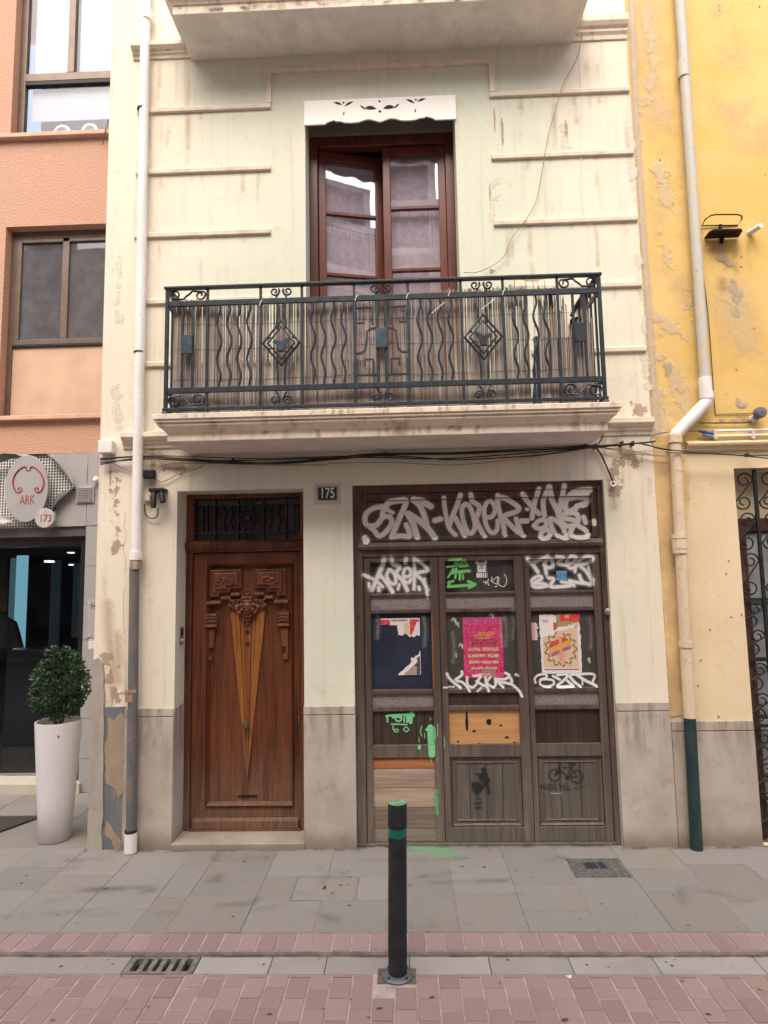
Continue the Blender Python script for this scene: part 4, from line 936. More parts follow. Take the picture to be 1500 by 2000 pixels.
for i, (a, b, pa, pb) in enumerate(LEAF):
    lf = thing("door_leaf", ((a+b)/2, YL, 0), ["left leaf patched with raw pine planks", "middle leaf with pink poster and orange plywood", "right leaf with a stencilled bicycle"][i], None)
    attach(lf, SF); lf.location = ((a+b)/2-.55, 0, 0); lf.matrix_parent_inverse = Matrix.Identity(4); leaves.append(lf)
    bot = .012
    bx("stile", M_shop, a, pa, YL, YL+.05, bot, 2.058, lf); bx("stile", M_shop, pb, b, YL, YL+.05, bot, 2.058, lf)
    bx("rail", M_shop, pa, pb, YL, YL+.05, 2.022, 2.058, lf)
    for z0, z1 in ((1.766, 1.790), (1.640, 1.672), (1.052, 1.085), (.928, .964)):
        bx("glazing_bar", M_shop, pa, pb, YL+.002, YL+.05, z0, z1, lf, .006)
    bx("lock_rail", M_shop, pa, pb, YL, YL+.05, .60, .690, lf)
    if i: bx("bottom_rail", M_panel, pa, pb, YL+.001, YL+.05, bot, .115, lf)
    for z0, z1, kd in rows:
        mt = {"top": M_shopglass, "frost": M_frost, "mid": M_midglass, "low": None}[kd]
        if i == 0 and kd == "mid": mt = M_navy
        if kd == "low": mt = [M_dark, M_ply, M_slat][i]
        if i == 1 and z0 == .964: mt = M_dark
        yy = YGl if kd in ("top", "mid") else YL+.022
        if kd == "low" and i != 1:
            n = 7 if i == 0 else 6
            for k in range(n):
                u0, u1 = pa+(pb-pa)*k/n, pa+(pb-pa)*(k+1)/n
                bx("tongue_board", mt, u0+.001, u1-.001, yy+rng.uniform(0, .004), yy+.02, z0, z1, lf, .002)
        else:
            bx({"top": "pane", "frost": "frosted_pane", "mid": "pane" if i else "painted_board", "low": "plywood_panel"}[kd], mt, pa, pb, yy, yy+.005, z0, z1, lf, 0)
        panes.append((pa, pb, z0, z1, yy))
    if i == 0:
        zz = [.012, .105, .245, .385, .52, .60]
        for k in range(5): bx("plank", [M_plankg, M_plankg, M_plank, M_plank, M_planko][k], pa-.004, pb+.004, YL+.012+rng.uniform(0, .004), YL+.04, zz[k]+.0018, zz[k+1]-.0018, lf, .003)
        panes.append((pa, pb, .012, .6, YL+.012))
    else:
        # fielded panel of upright boards in a moulded frame
        frame_mould("panel_moulding", pa, pb, .115, .60, .022, YL+.006, YL+.02, M_shop, lf)
        n = [0, 4, 3][i]
        for k in range(n):
            u0, u1 = pa+.02+(pb-pa-.04)*k/n, pa+.02+(pb-pa-.04)*(k+1)/n
            bx("panel_board", M_panel, u0+.0012, u1-.0012, YL+.016+rng.uniform(0, .002), YL+.03, .135, .58, lf, .003)
        frame_mould("field_moulding", pa+.035, pb-.035, .15, .565, .016, YL+.010, YL+.018, M_panel, lf)
        panes.append((pa, pb, .115, .6, YL+.0155))
box("sill", M_panel, SF, SX0, SX1, YJ-.008, .17, -.018, .011, .004); box("inlay_strip", M_doorhi, leaves[0], .1872, .1955, YL-.003, YL+.02, 1.09, 1.63, .001)
MB().lathe([(.016, 0), (.014, .015), (.022, .025), (.024, .035), (.001, .045)], (1.474, YJ, 1.632), 14, 'y').build("bolt_knob", plain("dull_steel", (.35, .33, .3), .4, .8), SF, smooth=True)
for i, zz in enumerate((2.13, 1.62)): MB().lathe([(.009, 0), (.006, .006), (.001, .007)], (-.35, YJ, zz), 8, 'y').build("screw", M_irond, SF)
M_hole_b = plain("burnt_hole", (.018, .012, .009), .9)
for px, py, rx, rz in ((912, 1410, .012, .075), (955, 1410, .022, .024), (926, 1428, .014, .008), (978, 1417, .012, .008), (960, 1455, .014, .012), (895, 1448, .01, .007), (935, 1452, .012, .006), (990, 1440, .02, .008), (1005, 1450, .01, .006)):
    x, z = at(px, py, YL+.022); MB().prism([(x+rx*math.cos(k*.5236)*rng.uniform(.7, 1.1), max(.692, z+rz*math.sin(k*.5236)*rng.uniform(.8, 1.1))) for k in range(12)], YL+.0205, YL+.0215).build("scorch_mark", M_hole_b, leaves[1])

def sdepth(x, z):
    for a, b, c, d, y in panes:
        if a < x < b and c < z < d: return y
    if 2.062 < z < 2.178: return YJ-.021
    if x < -.315 or x > 1.452 or z > 2.545: return YJ
    return YL
PW_grey = paint_mat("beige_grey_spray", (.90, .85, .77)); PW_white = paint_mat("white_spray", (.74, .73, .715)); PW_green = paint_mat("bright_green_spray", (.17, .52, .17))
PW_green2 = paint_mat("light_green_spray", (.22, .62, .30)); PW_halo = paint_mat("white_spray_mist", (.72, .70, .68), soft=.9, strength=.30); PW_black = paint_mat("faded_black_stencil", (.022, .021, .021), soft=1.0, strength=.72); PW_thin = paint_mat("thin_white_marker", (.55, .52, .49))
yg = YGl
A = crop(695, 940, 4.478); B = crop(850, 940, 4.412); C = crop(705, 1070, 4.615); D = crop(850, 1070, 4.545); Ee = crop(865, 1190, 9.09); F = crop(1020, 1190, 9.375); G_ = crop(700, 1370, 8.333); H = crop(860, 1450, 4.412)
W1 = .0385
S1 = [(A(p, yg), w) for p, w in (
 ([(235, 220), (160, 235), (100, 275), (80, 335), (100, 385), (170, 385), (215, 345), (235, 280), (232, 222)], W1), ([(110, 390), (160, 430), (205, 480), (265, 440), (312, 365), (300, 315), (240, 315), (180, 385)], W1), 
 ([(265, 245), (275, 195), (350, 175), (435, 170), (425, 225), (370, 350), (315, 485)], W1+.004), ([(270, 250), (325, 275)], .03), ([(312, 488), (400, 478), (475, 478), (440, 380)], W1),
 ([(455, 285), (500, 370), (537, 490)], W1+.008), ([(470, 290), (560, 350), (640, 425), (690, 495)], W1+.008), ([(505, 165), (560, 215), (605, 320), (622, 400)], W1+.006), ([(505, 165), (585, 180), (655, 220)], W1+.010),
 ([(690, 343), (740, 330)], .042), ([(85, 500), (95, 530)], .050),
 ([(768, 150), (780, 250), (810, 395), (870, 470)], W1-.004), ([(912, 125), (880, 220), (840, 320), (815, 400)], W1), ([(865, 315), (905, 390), (950, 478)], W1),
 ([(965, 200), (930, 230), (935, 320), (968, 425), (1005, 458), (1042, 400), (1025, 300), (990, 215), (955, 200)], W1-.002), ([(1000, 120), (1020, 175), (1080, 220), (1068, 285), (1050, 335), (1090, 420), (1122, 480)], W1),
 ([(1125, 310), (1185, 312), (1218, 245), (1190, 182), (1150, 182), (1122, 245), (1130, 345), (1160, 425), (1200, 452), (1235, 420), (1240, 345)], W1-.004),
 ([(1235, 130), (1250, 250), (1288, 380), (1300, 470)], W1), ([(1235, 140), (1320, 160), (1420, 225), (1405, 265), (1320, 292), (1280, 315)], W1), ([(1300, 330), (1395, 425), (1460, 478)], W1), ([(1400, 330), (1425, 400), (1450, 470)], W1))]
S1 += [(B(p, yg), w) for p, w in (
 ([(740, 342), (790, 342)], .04), ([(745, 115), (800, 180), (855, 245), (895, 280)], W1), ([(882, 75), (855, 190), (832, 318)], W1), ([(785, 240), (795, 245)], .026), ([(968, 55), (935, 140), (930, 210), (940, 295)], W1), ([(968, 55), (1000, 150), (1045, 240), (1068, 300)], W1+.004), ([(1098, 45), (1085, 160), (1062, 295)], W1),
 ([(1320, 80), (1210, 90), (1140, 140), (1118, 215), (1140, 258), (1195, 245), (1222, 215)], W1+.004), ([(1130, 150), (1230, 135), (1300, 150), (1298, 195), (1255, 205)], W1+.006), ([(1180, 100), (1300, 110)], W1),
 ([(850, 385), (895, 340), (950, 338), (945, 395), (880, 405), (850, 385)], W1-.004), ([(945, 395), (985, 445), (955, 490), (900, 495), (915, 440), (965, 415)], W1-.004), ([(985, 325), (1005, 400), (1050, 475), (1115, 490), (1105, 410), (1050, 345), (1000, 322)], W1-.002),
 ([(1070, 305), (1140, 272), (1220, 285), (1222, 360), (1150, 390), (1085, 350), (1100, 320), (1190, 335)], W1), ([(1190, 385), (1160, 460), (1205, 488), (1290, 480), (1300, 430), (1235, 385)], W1-.002), ([(1278, 310), (1295, 355)], .038), ([(1355, 345), (1358, 370)], .036))]
paint("spray_mist", SF, [(p, w*1.3) for p, w in S1], paint_mat("beige_spray_mist", (.70, .63, .56), soft=.9, strength=.22), sdepth, soft=.05, res=.007, off=.0011); paint("graffiti", SF, S1, PW_grey, sdepth, soft=.015, label="big beige lettering sprayed across the transom")
w2 = .026
S2 = [(C(p, yg), w) for p, w in (
 ([(212, 105), (188, 175), (140, 285), (98, 378)], .034), ([(30, 245), (95, 275), (140, 300), (195, 350)], w2), ([(165, 240), (225, 305), (285, 395)], .03), ([(255, 200), (232, 250), (262, 312), (308, 322), (312, 262), (275, 205), (250, 198)], w2),
 ([(275, 100), (292, 150), (350, 172), (318, 230), (370, 290), (418, 382)], .03), ([(385, 260), (440, 252), (448, 205), (412, 180), (385, 218), (388, 290), (430, 312), (452, 280)], w2), ([(407, 100), (400, 135)], .03),
 ([(480, 95), (482, 230), (478, 372)], w2), ([(482, 105), (560, 150), (602, 200), (545, 218), (490, 226)], w2), ([(490, 238), (555, 295), (602, 385)], w2), ([(572, 280), (585, 360), (602, 455)], .020), ([(345, 330), (335, 372)], .022), ([(160, 360), (162, 382)], .03), ([(520, 355), (528, 375)], .026), ([(75, 320), (78, 355)], .022))]
paint("spray_mist", leaves[0], [(p, w*1.5) for p, w in S2], PW_halo, sdepth, soft=.05, res=.006, off=.0011); paint("graffiti", leaves[0], S2, PW_white, sdepth, soft=.021, label="white lettering on the left leaf's top pane")
g1 = .017
S3 = [(C(p, yg), w) for p, w in (([(790, 115), (900, 102), (845, 138), (925, 150), (775, 172)], g1), ([(915, 120), (892, 168), (965, 160), (930, 115)], g1), ([(832, 188), (808, 230), (785, 265)], g1), ([(832, 190), (825, 232), (860, 188), (850, 272)], g1), ([(880, 216), (978, 208)], .024), ([(892, 212), (890, 285)], .02), ([(920, 240), (922, 282)], .012),
      ([(785, 350), (900, 342), (1030, 330)], .022), ([(965, 300), (1032, 330), (975, 360)], .02), ([(830, 300), (788, 312), (795, 350)], .02))]
paint("graffiti", leaves[1], S3, PW_green, sdepth, smooth=False, label="green arrow and letters on the middle leaf's top pane")
S4 = [(C(p, yg), .0075) for p in ([(1100, 305), (1125, 318), (1140, 300)], [(1120, 300), (1128, 330)], [(1150, 280), (1142, 310), (1155, 340)], [(1182, 262), (1175, 300), (1215, 325)], [(1175, 302), (1232, 258)], [(1235, 258), (1225, 330)], [(1245, 270), (1240, 325), (1285, 350), (1312, 310), (1305, 260), (1290, 238)], [(1205, 350), (1230, 345)])]
paint("graffiti", leaves[1], S4, PW_thin, sdepth, soft=.005, res=.004, label="thin white tag on the middle leaf's top pane")
S5 = [(D(p, yg), w) for p, w in (([(812, 95), (865, 150), (910, 215)], .028), ([(988, 78), (920, 110), (850, 140)], .028), ([(978, 115), (965, 150), (1000, 175), (1040, 165), (1035, 112), (990, 102), (975, 160), (985, 230)], w2), ([(1070, 80), (1128, 90), (1090, 135), (1180, 158)], w2), ([(1170, 140), (1228, 130), (1242, 92), (1195, 78), (1165, 130), (1195, 180), (1240, 172)], w2),
      ([(1268, 120), (1330, 82), (1388, 92), (1350, 132), (1260, 152)], .028), ([(1270, 152), (1335, 205), (1388, 288)], .026), ([(1358, 170), (1372, 240), (1386, 310)], .018), ([(1248, 150), (1238, 212)], .022), ([(985, 200), (990, 260)], .012),
      ([(865, 330), (860, 285), (920, 250), (942, 275), (880, 312), (955, 318), (990, 338), (900, 350), (862, 335)], .026), ([(1010, 268), (1050, 280), (1022, 342), (1110, 345), (1200, 335)], .026), ([(1118, 300), (1200, 315), (1232, 335)], .024), ([(1278, 245), (1305, 300), (1370, 328)], .026), ([(1190, 292), (1290, 312), (1385, 322)], .024))]
paint("spray_mist", leaves[2], [(p, w*1.5) for p, w in S5], PW_halo, sdepth, soft=.05, res=.006, off=.0011); paint("graffiti", leaves[2], S5, PW_white, sdepth, soft=.020, label="white lettering in two rows on the right leaf's top pane")
S6 = [(Ee(p, yg), w) for p, w in (([(68, 1130), (115, 1225), (225, 1325), (310, 1385)], .022), ([(335, 1105), (335, 1165), (225, 1245)], .020), ([(250, 1270), (335, 1290), (400, 1345), (468, 1440)], .018), ([(430, 1200), (435, 1330), (520, 1382), (590, 1335), (635, 1245), (670, 1182), (540, 1178)], .018), ([(600, 1275), (715, 1350), (790, 1362)], .02), ([(755, 1200), (770, 1330), (805, 1440)], .02), ([(845, 1200), (782, 1300), (880, 1375), (932, 1345), (922, 1230)], .018),
      ([(930, 1235), (1095, 1240), (1182, 1175), (1110, 1130)], .020), ([(950, 1270), (1065, 1375)], .02), ([(965, 1285), (1200, 1325), (1330, 1425), (1390, 1530)], .020), ([(1208, 1230), (1222, 1290)], .022), ([(1295, 1158), (1315, 1165)], .02), ([(10, 1375), (200, 1375)], .012), ([(600, 1440), (680, 1390)], .012))]
paint("graffiti", leaves[1], S6, PW_white, sdepth, soft=.013, res=.004, label="white lettering below the pink poster")
S7 = [(F(p, yg), w) for p, w in (([(240, 1345), (228, 1265), (300, 1200), (430, 1190), (435, 1250), (335, 1285), (335, 1380), (460, 1412), (572, 1370), (560, 1300), (440, 1280), (330, 1290)], .016), ([(560, 1220), (685, 1285)], .018), ([(640, 1200), (830, 1198), (745, 1310), (640, 1412), (930, 1400)], .018), ([(815, 1300), (930, 1400)], .02), ([(865, 1230), (960, 1335), (1050, 1402)], .02), ([(1005, 1205), (1150, 1300), (1345, 1392)], .022), ([(890, 1195), (1300, 1188), (1285, 1335)], .018), ([(1095, 1290), (1100, 1380)], .011))]
paint("graffiti", leaves[2], S7, PW_white, sdepth, soft=.012, res=.004, label="white lettering under the flag poster")
yl = YL+.022
S8 = [(G_(p, yl), w) for p, w in (([(455, 235), (600, 218), (900, 210)], .016), ([(470, 235), (475, 330)], .012), ([(560, 255), (640, 245), (700, 260)], .018), ([(600, 285), (640, 322), (700, 295), (690, 235), (610, 240)], .012), ([(750, 225), (745, 332)], .012), ([(795, 205), (800, 330)], .018), ([(805, 215), (850, 345)], .02), ([(870, 170), (858, 345)], .018), ([(835, 190), (905, 235)], .014), ([(535, 368), (660, 368), (790, 376)], .010), ([(565, 380), (570, 455), (640, 448), (645, 490), (590, 488), (575, 450)], .008), ([(735, 452), (770, 415), (820, 450), (785, 490), (738, 465)], .008))]
S8 += [(G_(p, YL), w) for p, w in (([(1175, 440), (1185, 640), (1195, 860)], .050), ([(1110, 470), (1220, 430)], .02), ([(1180, 860), (1185, 995)], .007), ([(1035, 410), (1012, 500), (1035, 575)], .007), ([(1075, 520), (1080, 610)], .006), ([(985, 610), (990, 670)], .006), ([(990, 730), (990, 760)], .022), ([(1245, 440), (1248, 610)], .008), ([(1290, 365), (1292, 570)], .006), ([(1390, 580), (1402, 640), (1400, 740)], .006), ([(1285, 920), (1290, 960)], .006), ([(1172, 285), (1176, 310)], .007))]
paint("graffiti", leaves[0], S8, PW_green2, sdepth, soft=.007, res=.004, label="green lettering and a dripping green blob on the left leaf")
paint("overspray", leaves[0], [([at(852, 1545, YL), at(853, 1590, YL)], .02)], paint_mat("green_mist", (.22, .62, .30), soft=1.2, strength=.75), sdepth, soft=.045)
S9 = []
for cx, cz, r in ((985, 280, 50), (1175, 293, 52)): S9.append((H([(cx+r*math.cos(k*.3927), cz+r*math.sin(k*.3927)) for k in range(17)], YL+.015), .010))
S9 += [(H(p, YL+.015), w) for p, w in (([(985, 280), (1012, 235), (1040, 182)], .010), ([(1040, 180), (1022, 178)], .008), ([(1035, 178), (1032, 200)], .008), ([(1050, 213), (1125, 213)], .009), ([(1030, 225), (1060, 265), (1090, 300)], .010), ([(1090, 300), (1138, 195)], .010), ([(1090, 298), (1175, 293)], .010), ([(1110, 187), (1155, 187)], .014), ([(1175, 293), (1130, 215)], .008), ([(1085, 300), (1100, 318)], .012), ([(990, 280), (1010, 262)], .014))]
paint("stencil", leaves[2], S9, PW_black, sdepth, soft=.006, res=.004, smooth=False, label="black stencilled bicycle")
x, z = at(1090, 1535, YL+.010)
for ln, xx in (("AUTO NO", x-.028),): text("stencil_lettering", ln, .042, xx, YL+.0085, z, plain("worn_black_ink", (.03, .028, .027), .9), leaves[2], sx=1.05)
S10 = [(H(p, YL+.015), w) for p, w in (([(1165, 375), (1165, 395), (1185, 395)], .007), ([(1200, 380), (1235, 392)], .007), ([(1260, 370), (1262, 392)], .006), ([(905, 402), (1010, 402)], .005), ([(1060, 405), (1120, 405)], .006))]
paint("stencil", leaves[2], S10, PW_black, sdepth, soft=.006, res=.004, smooth=False)
paint("scratch", leaves[2], [(H([(950, 438), (1045, 438)], YL+.015), .005)], PW_thin, sdepth, soft=.004, res=.004)
S11 = [(H(p, YL+.015), w) for p, w in (([(372, 235), (376, 245)], .038), ([(315, 270), (365, 275)], .016), ([(350, 285), (395, 275)], .03), ([(362, 300), (400, 320)], .05), ([(400, 340), (372, 370), (350, 395)], .026), ([(405, 340), (410, 380), (420, 435)], .020), ([(280, 350), (290, 410)], .022), ([(300, 350), (305, 410)], .022), ([(325, 350), (325, 405)], .022), ([(345, 350), (340, 410)], .022), ([(300, 425), (330, 425)], .018), ([(318, 440), (318, 455)], .014), ([(305, 485), (345, 485)], .010), ([(300, 520), (350, 520)], .012), ([(305, 560), (345, 560)], .014))]
paint("stencil", leaves[1], S11, PW_black, sdepth, soft=.008, res=.004, label="worn black stencil of a figure dropping litter in a bin")

# ------------------------------------------------------------------ posters and stickers
M_print = print_mat(); jit = lambda c, k=.05: tuple(max(0, min(1, x*(1+rng.uniform(-k, k)))) for x in c)
def rag_edge(seed, amp, n=40):
    rr = np.random.default_rng(seed); a = rr.normal(0, 1, n+1); a = np.convolve(np.concatenate([a, a]), [.25, .5, .25], 'same')[:n+1]*amp
    return lambda t: float(np.interp(t*n, np.arange(n+1), a))
# torn poster on the navy board: only two corners are left
x0, zt_ = at(743, 1208, YGl); x1, zb = at(822, 1318, YGl)
e1, e2, e3 = rag_edge(1, .02), rag_edge(2, .03), rag_edge(3, .02)
def keepA(s, t):
    if t < .115+e3(s)*.3 and s < .26: return True
    if s >= .2 and t < .09+(s-.2)*.40+e1(s) and s < .47 and t < .12: return True
    if s >= .40 and t < .30+e1(s)*.8 and s < .72 and s > .40+max(0, t-.08)*.25+e2(t)*.5: return True
    if s >= .70 and t < .32+e1(s): return True
    edge = 1.03-(t-.56)*1.38+e2(t)*1.6
    if t > .545 and s > edge+.0 and s > .38 and not (.66 < t < .70 and s < .86): return True
    return False
def colA(s, t):
    if t < .02 or s > .985: return jit((.72, .68, .66))
    if t < .34:
        if s < .24: return jit((.55, .025, .03))
        if .28 < s < .68 and t < .055: return jit((.09, .07, .06), .4) if int(s*90) % 3 else jit((.62, .50, .38))
        if s > .74 and (t < .30-(s-.74)*.15) and not (s > .80+(.30-t)*.55 and t > .07): return jit((.52, .03, .028))
        if .60 < s < .72 and t > .08: return jit((.60, .45, .30))
        return jit((.66, .61, .58), .08)
    edge = 1.03-(t-.56)*1.38+e2(t)*1.6
    if s < edge+.15: return jit((.70, .67, .68))
    if t > .85 and s < .9: return jit((.34, .25, .21), .25)
    return jit((.055, .045, .045), .3)
p1 = thing("torn_poster", ((x0+x1)/2, YGl, (zt_+zb)/2), "torn poster remains, red and white corner scraps on the navy board", "poster")
raster("paper", p1, x0, x1, zb, zt_, YGl-.004, colA, M_print, .003, keepA)
# pink concert poster
x0, zt_ = at(903, 1206, YGl); x1, zb = at(985, 1325, YGl)
p2 = thing("concert_poster", ((x0+x1)/2, YGl, (zt_+zb)/2), "bright pink concert poster with pale green band names", "poster"); e4 = rag_edge(9, .006)
def colB(s, t):
    c = (.50, .007, .115)
    if t < .12: c = (.44, .04, .15)
    if .36 < t < .46 and s > .18: c = (.30, .012, .05) if abs(s-.62) < .2 or abs(s-.3) < .1 else (.48, .01, .08)
    if t > .22 and s > .42 and t < .36: c = (.55, .02, .10)
    if t > .83 and s > .45 and s < .8: c = (.34, .13, .15)
    if s > .93 and t < .5: c = (.42, .10, .20)
    return jit(c, .12)
raster("paper", p2, x0, x1, zb, zt_, YGl-.004, colB, M_print, .0035, lambda s, t: e4(t)+.003 < s < .997+e4(t) and e4(s) < t < .985+e4(s)*.5)
M_inkg = plain("pale_green_ink", (.60, .60, .24), .8, var=.2, scale=60); M_inko = plain("orange_ink", (.66, .30, .12), .8, var=.2); M_inkp = plain("pale_pink_ink", (.70, .50, .45), .8)
xc = (x0+x1)/2; zz = lambda t: zt_+(zb-zt_)*t
for s, t, h, sx, mt in (("LA OTRA · KETEKALLES", .525, .030, .78, M_inkg), ("SKANKRAPO · PAUNER", .630, .030, .80, M_inkg), ("EFECTIVO · MIRELLA I FIERA", .735, .027, .72, M_inkg), ("AULA NOVA · OSOS GADU", .830, .022, .78, M_inkg), ("FESTIVAL DE CANÇO", .265, .016, .9, M_inko), ("DIVENDRES  CONCERTS", .300, .014, 1.0, M_inko), ("PLAÇA DEL CENTRE", .345, .014, .9, M_inko), ("ENTRADA LLIURE", .93, .014, .9, M_inkp)):
    text("lettering", s, h, xc+(.03 if t in (.265,) else 0), YGl-.0055, zz(t), mt, p2, sx*.92, .0009)
# flag and laurel poster, half covered by a torn overpaste
x0, zt_ = at(1052, 1200, YGl); x1, zb = at(1138, 1315, YGl)
p3 = thing("flag_poster", ((x0+x1)/2, YGl, (zt_+zb)/2), "torn cream poster of a striped red, yellow and purple flag inside a laurel wreath", "poster"); e5, e6 = rag_edge(21, .012), rag_edge(22, .02)
LEAVES = []
for k in range(24):
    an_ = -math.pi/2+.32+(2*math.pi-.64)*k/23; LEAVES.append((.345*math.cos(an_)+(.03 if k % 2 else -.02)*math.cos(an_), .335*math.sin(an_)+(.03 if k % 2 else -.02)*math.sin(an_), an_+(1.0 if k % 2 else 2.2)))
def colC(s, t):
    diag = .40-s*.22+e6(s)            # white torn band climbing to the right
    if t < .215+.02*e6(s) and s > .42 and t < .16+(.9-s)*.12:
        if s > .52 and t < .13: return jit((.60, .03, .02)) if not (.62 < s < .74 and t < .07) else jit((.66, .34, .04))
        return jit((.28, .24, .11), .3)
    if .14 < t < .215 and .40 < s < .70: return jit((.62, .42, .06)) if int(s*60) % 3 else jit((.16, .10, .02))
    if .14 < t < .30 and .34 < s < .44 and t+s*.5 < .46: return jit((.50, .06, .06), .4)
    if t < diag: return jit((.72, .68, .66), .06)
    if t > .945: return jit((.70, .64, .63))
    if .925 < t < .945 and .08 < s < .92: return jit((.22, .07, .17))
    if s < .07 or s > .92: return jit((.68, .63, .61))
    if t > .89: return jit((.66, .50, .47))
    c = (.62, .45, .30); dx, dy = s-.50, (t-.59)*1.30
    u = t+dx*.28
    if abs(dx) < .28 and dx*dx/.085+dy*dy/.075 < 1:
        if abs(dx) < .035: return jit((.60, .30, .12))
        if .405 < u < .495: return jit((.52, .035, .035))
        if .495 < u < .585: return jit((.66, .33, .03))
        if .585 < u < .655 and dx*dx < .06: return jit((.30, .09, .22))
    if .07 < s < .9 and .66 < t < .80 and abs(dx) < .12: return jit((.60, .20, .06)) if (int(s*46)+int(t*40)) % 2 else jit((.70, .52, .40))
    for lx, ly, la in LEAVES:
        ex, ey = dx-lx, dy-ly; p_, q_ = ex*math.cos(la)+ey*math.sin(la), -ex*math.sin(la)+ey*math.cos(la)
        if (p_/.062)**2+(q_/.024)**2 < 1: return jit((.20, .155, .05), .35)
    return jit(c, .05)
raster("paper", p3, x0, x1, zb, zt_, YGl-.004, colC, M_print, .0028, lambda s, t: t > e5(s) and s < .985+e5(t) and s > .005+.5*e5(t)+max(0, .02*(t-.3)))
x_, z_ = at(1065, 1213, YGl); text("lettering", "NO", .030, x_, YGl-.0055, z_, plain("maroon_ink", (.30, .06, .08), .8), p3, .9)
xa, za = at(1037, 1216, YGl); xb, zb2 = at(1054, 1250, YGl)
pk = thing("poster_scrap", ((xa+xb)/2, YGl, (za+zb2)/2), "small pink paper scrap stuck left of the flag poster", "poster scrap")
raster("paper", pk, xa, xb-.004, zb2, za, YGl-.004, lambda s, t: jit((.62, .30, .30) if s < .5 else (.62, .56, .5), .2), M_print, .003, lambda s, t: s < .8+e6(t)*6)
xa, za = at(929, 1095, yg); xb, zb2 = at(952, 1128, yg)
st1 = thing("sticker", ((xa+xb)/2, YGl, (za+zb2)/2), "black and white sticker of a shield between two horns on the middle top pane", "sticker")
def colS(s, t):
    if t > .72: return jit((.72, .70, .68)) if int(s*22) % 4 else jit((.05, .05, .05))
    if t < .2 and (s < .2 or s > .8): return jit((.7, .68, .66))
    if abs(s-.5) < .36 and .12 < t < .68:
        if abs(s-.5) < .22 and .22 < t < .52: return jit((.7, .7, .7)) if (int(s*16)+int(t*14)) % 3 == 0 else jit((.06, .06, .06))
        return jit((.66, .64, .62))
    return jit((.05, .05, .05))
raster("paper", st1, xa, xb, zb2, za, yg-.004, colS, M_print, .003)
xa, za = at(1086, 1115, yg); xb, zb2 = at(1107, 1133, yg)
st2 = thing("sticker", ((xa+xb)/2, YGl, (za+zb2)/2), "small blue sticker over the white lettering on the right top pane", "sticker")
raster("paper", st2, xa, xb, zb2, za, yg-.0055, lambda s, t: jit((.03, .09, .18)) if (.3 < t < .75 and int(s*12+t*4) % 3 == 0) else jit((.07, .29, .52)), M_print, .003)
# bits of old glue and paper round the posters
for i, (a, b, w_) in enumerate(((886, 1212, .03), (893, 1220, .02), (900, 1262, .03), (889, 1280, .02), (960, 1203, .03), (1120, 1222, .05), (1150, 1290, .012), (985, 1210, .015))):
    x_, z_ = at(a, b, YGl); paint("paper_residue", leaves[1 if a < 1020 else 2], [([(x_-w_/2, z_), (x_, z_+.02), (x_+w_/3, z_-.015), (x_+w_/2, z_+.01)], .008)], PW_thin, sdepth, soft=.012, res=.004)
for a, b in ((884, 1262), (986, 1230), (1000, 1215), (1152, 1235), (736, 1214), (828, 1230)):
    x_, z_ = at(a, b, YGl); paint("glue_smear", leaves[0 if a < 860 else (1 if a < 1020 else 2)], [([(x_, z_+.10), (x_+.01, z_), (x_, z_-.12)], .022)], paint_mat("grey_glue", (.16, .155, .155), soft=1.2), sdepth, soft=.05, res=.006)

# ------------------------------------------------------------------ number plates, wires, boxes and pipes on the front
np_ = thing("house_number_plate", (-.585, -.01, 2.56), "dark blue enamel house number 175 in a pale frame", "number plate")
xa, za = at(620, 951); xb, zb2 = at(660, 978)
box("mount", stone_trim("number_mortar", (.58, .55, .47), (.4, .35, .28), .3), np_, xa-.022, xb+.022, -.006, .001, zb2-.026, za+.022, .004)
box("frame", plain("grey_enamel_rim", (.45, .45, .43), .4), np_, xa, xb, -.012, -.005, zb2, za, .002)
box("enamel", plain("navy_enamel", (.016, .024, .04), .25, spec=.5, var=.1), np_, xa+.006, xb-.006, -.015, -.0115, zb2+.006, za-.006, .001)
text("numeral", "175", .112, (xa+xb)/2, -.0158, (za+zb2)/2, M_white, np_, .68, .001)

PG = pipe_paint("chalky_grey_paint", (.80, .79, .765), (.62, .56, .48), .3); PD = pipe_paint("dull_grey_metal", (.125, .13, .132), (.25, .18, .13), .5); PR = pipe_paint("rusty_collar", (.30, .19, .14), (.48, .39, .31), .8)
dp = thing("downpipe", (-2.03, -.06, 0), "left rain downpipe, pale grey above and bare dark grey metal below, with a white foot", "downpipe")
yp = -.062
def seg(nm, a, b, r, m, par, y=yp, n=18):
    (xa, za), (xb, zb) = at(*a, y), at(*b, y)
    return MB().tube([(xa, y, za), (xb, y, zb)], r, n).build(nm, m, par, smooth=False)
def shade(o):
    for p in o.data.polygons: p.use_smooth = True
    o.data.set_sharp_from_angle(angle=rad(50))
    return o
shade(seg("upper_pipe", (286, -60), (266, 1092), .0375, PG, dp))
shade(seg("pipe_bell", (288, 22), (287, 40), .043, PG, dp)); shade(seg("pipe_bell", (266, 1078), (265.5, 1094), .047, PG, dp)); shade(seg("socket", (265.5, 1090), (265, 1112), .043, PR, dp))
shade(seg("lower_pipe", (262.5, 1110), (256, 1640), .0355, PD, dp)); shade(seg("rust_collar", (256.5, 1346), (256.5, 1352), .046, PR, dp)); shade(seg("rust_collar", (256.5, 1352), (256, 1370), .041, PR, dp))
shade(seg("white_foot", (255.5, 1626), (255, 1664), .044, M_white, dp)); shade(seg("foot_rim", (255.5, 1620), (255.5, 1627), .042, M_irond, dp))
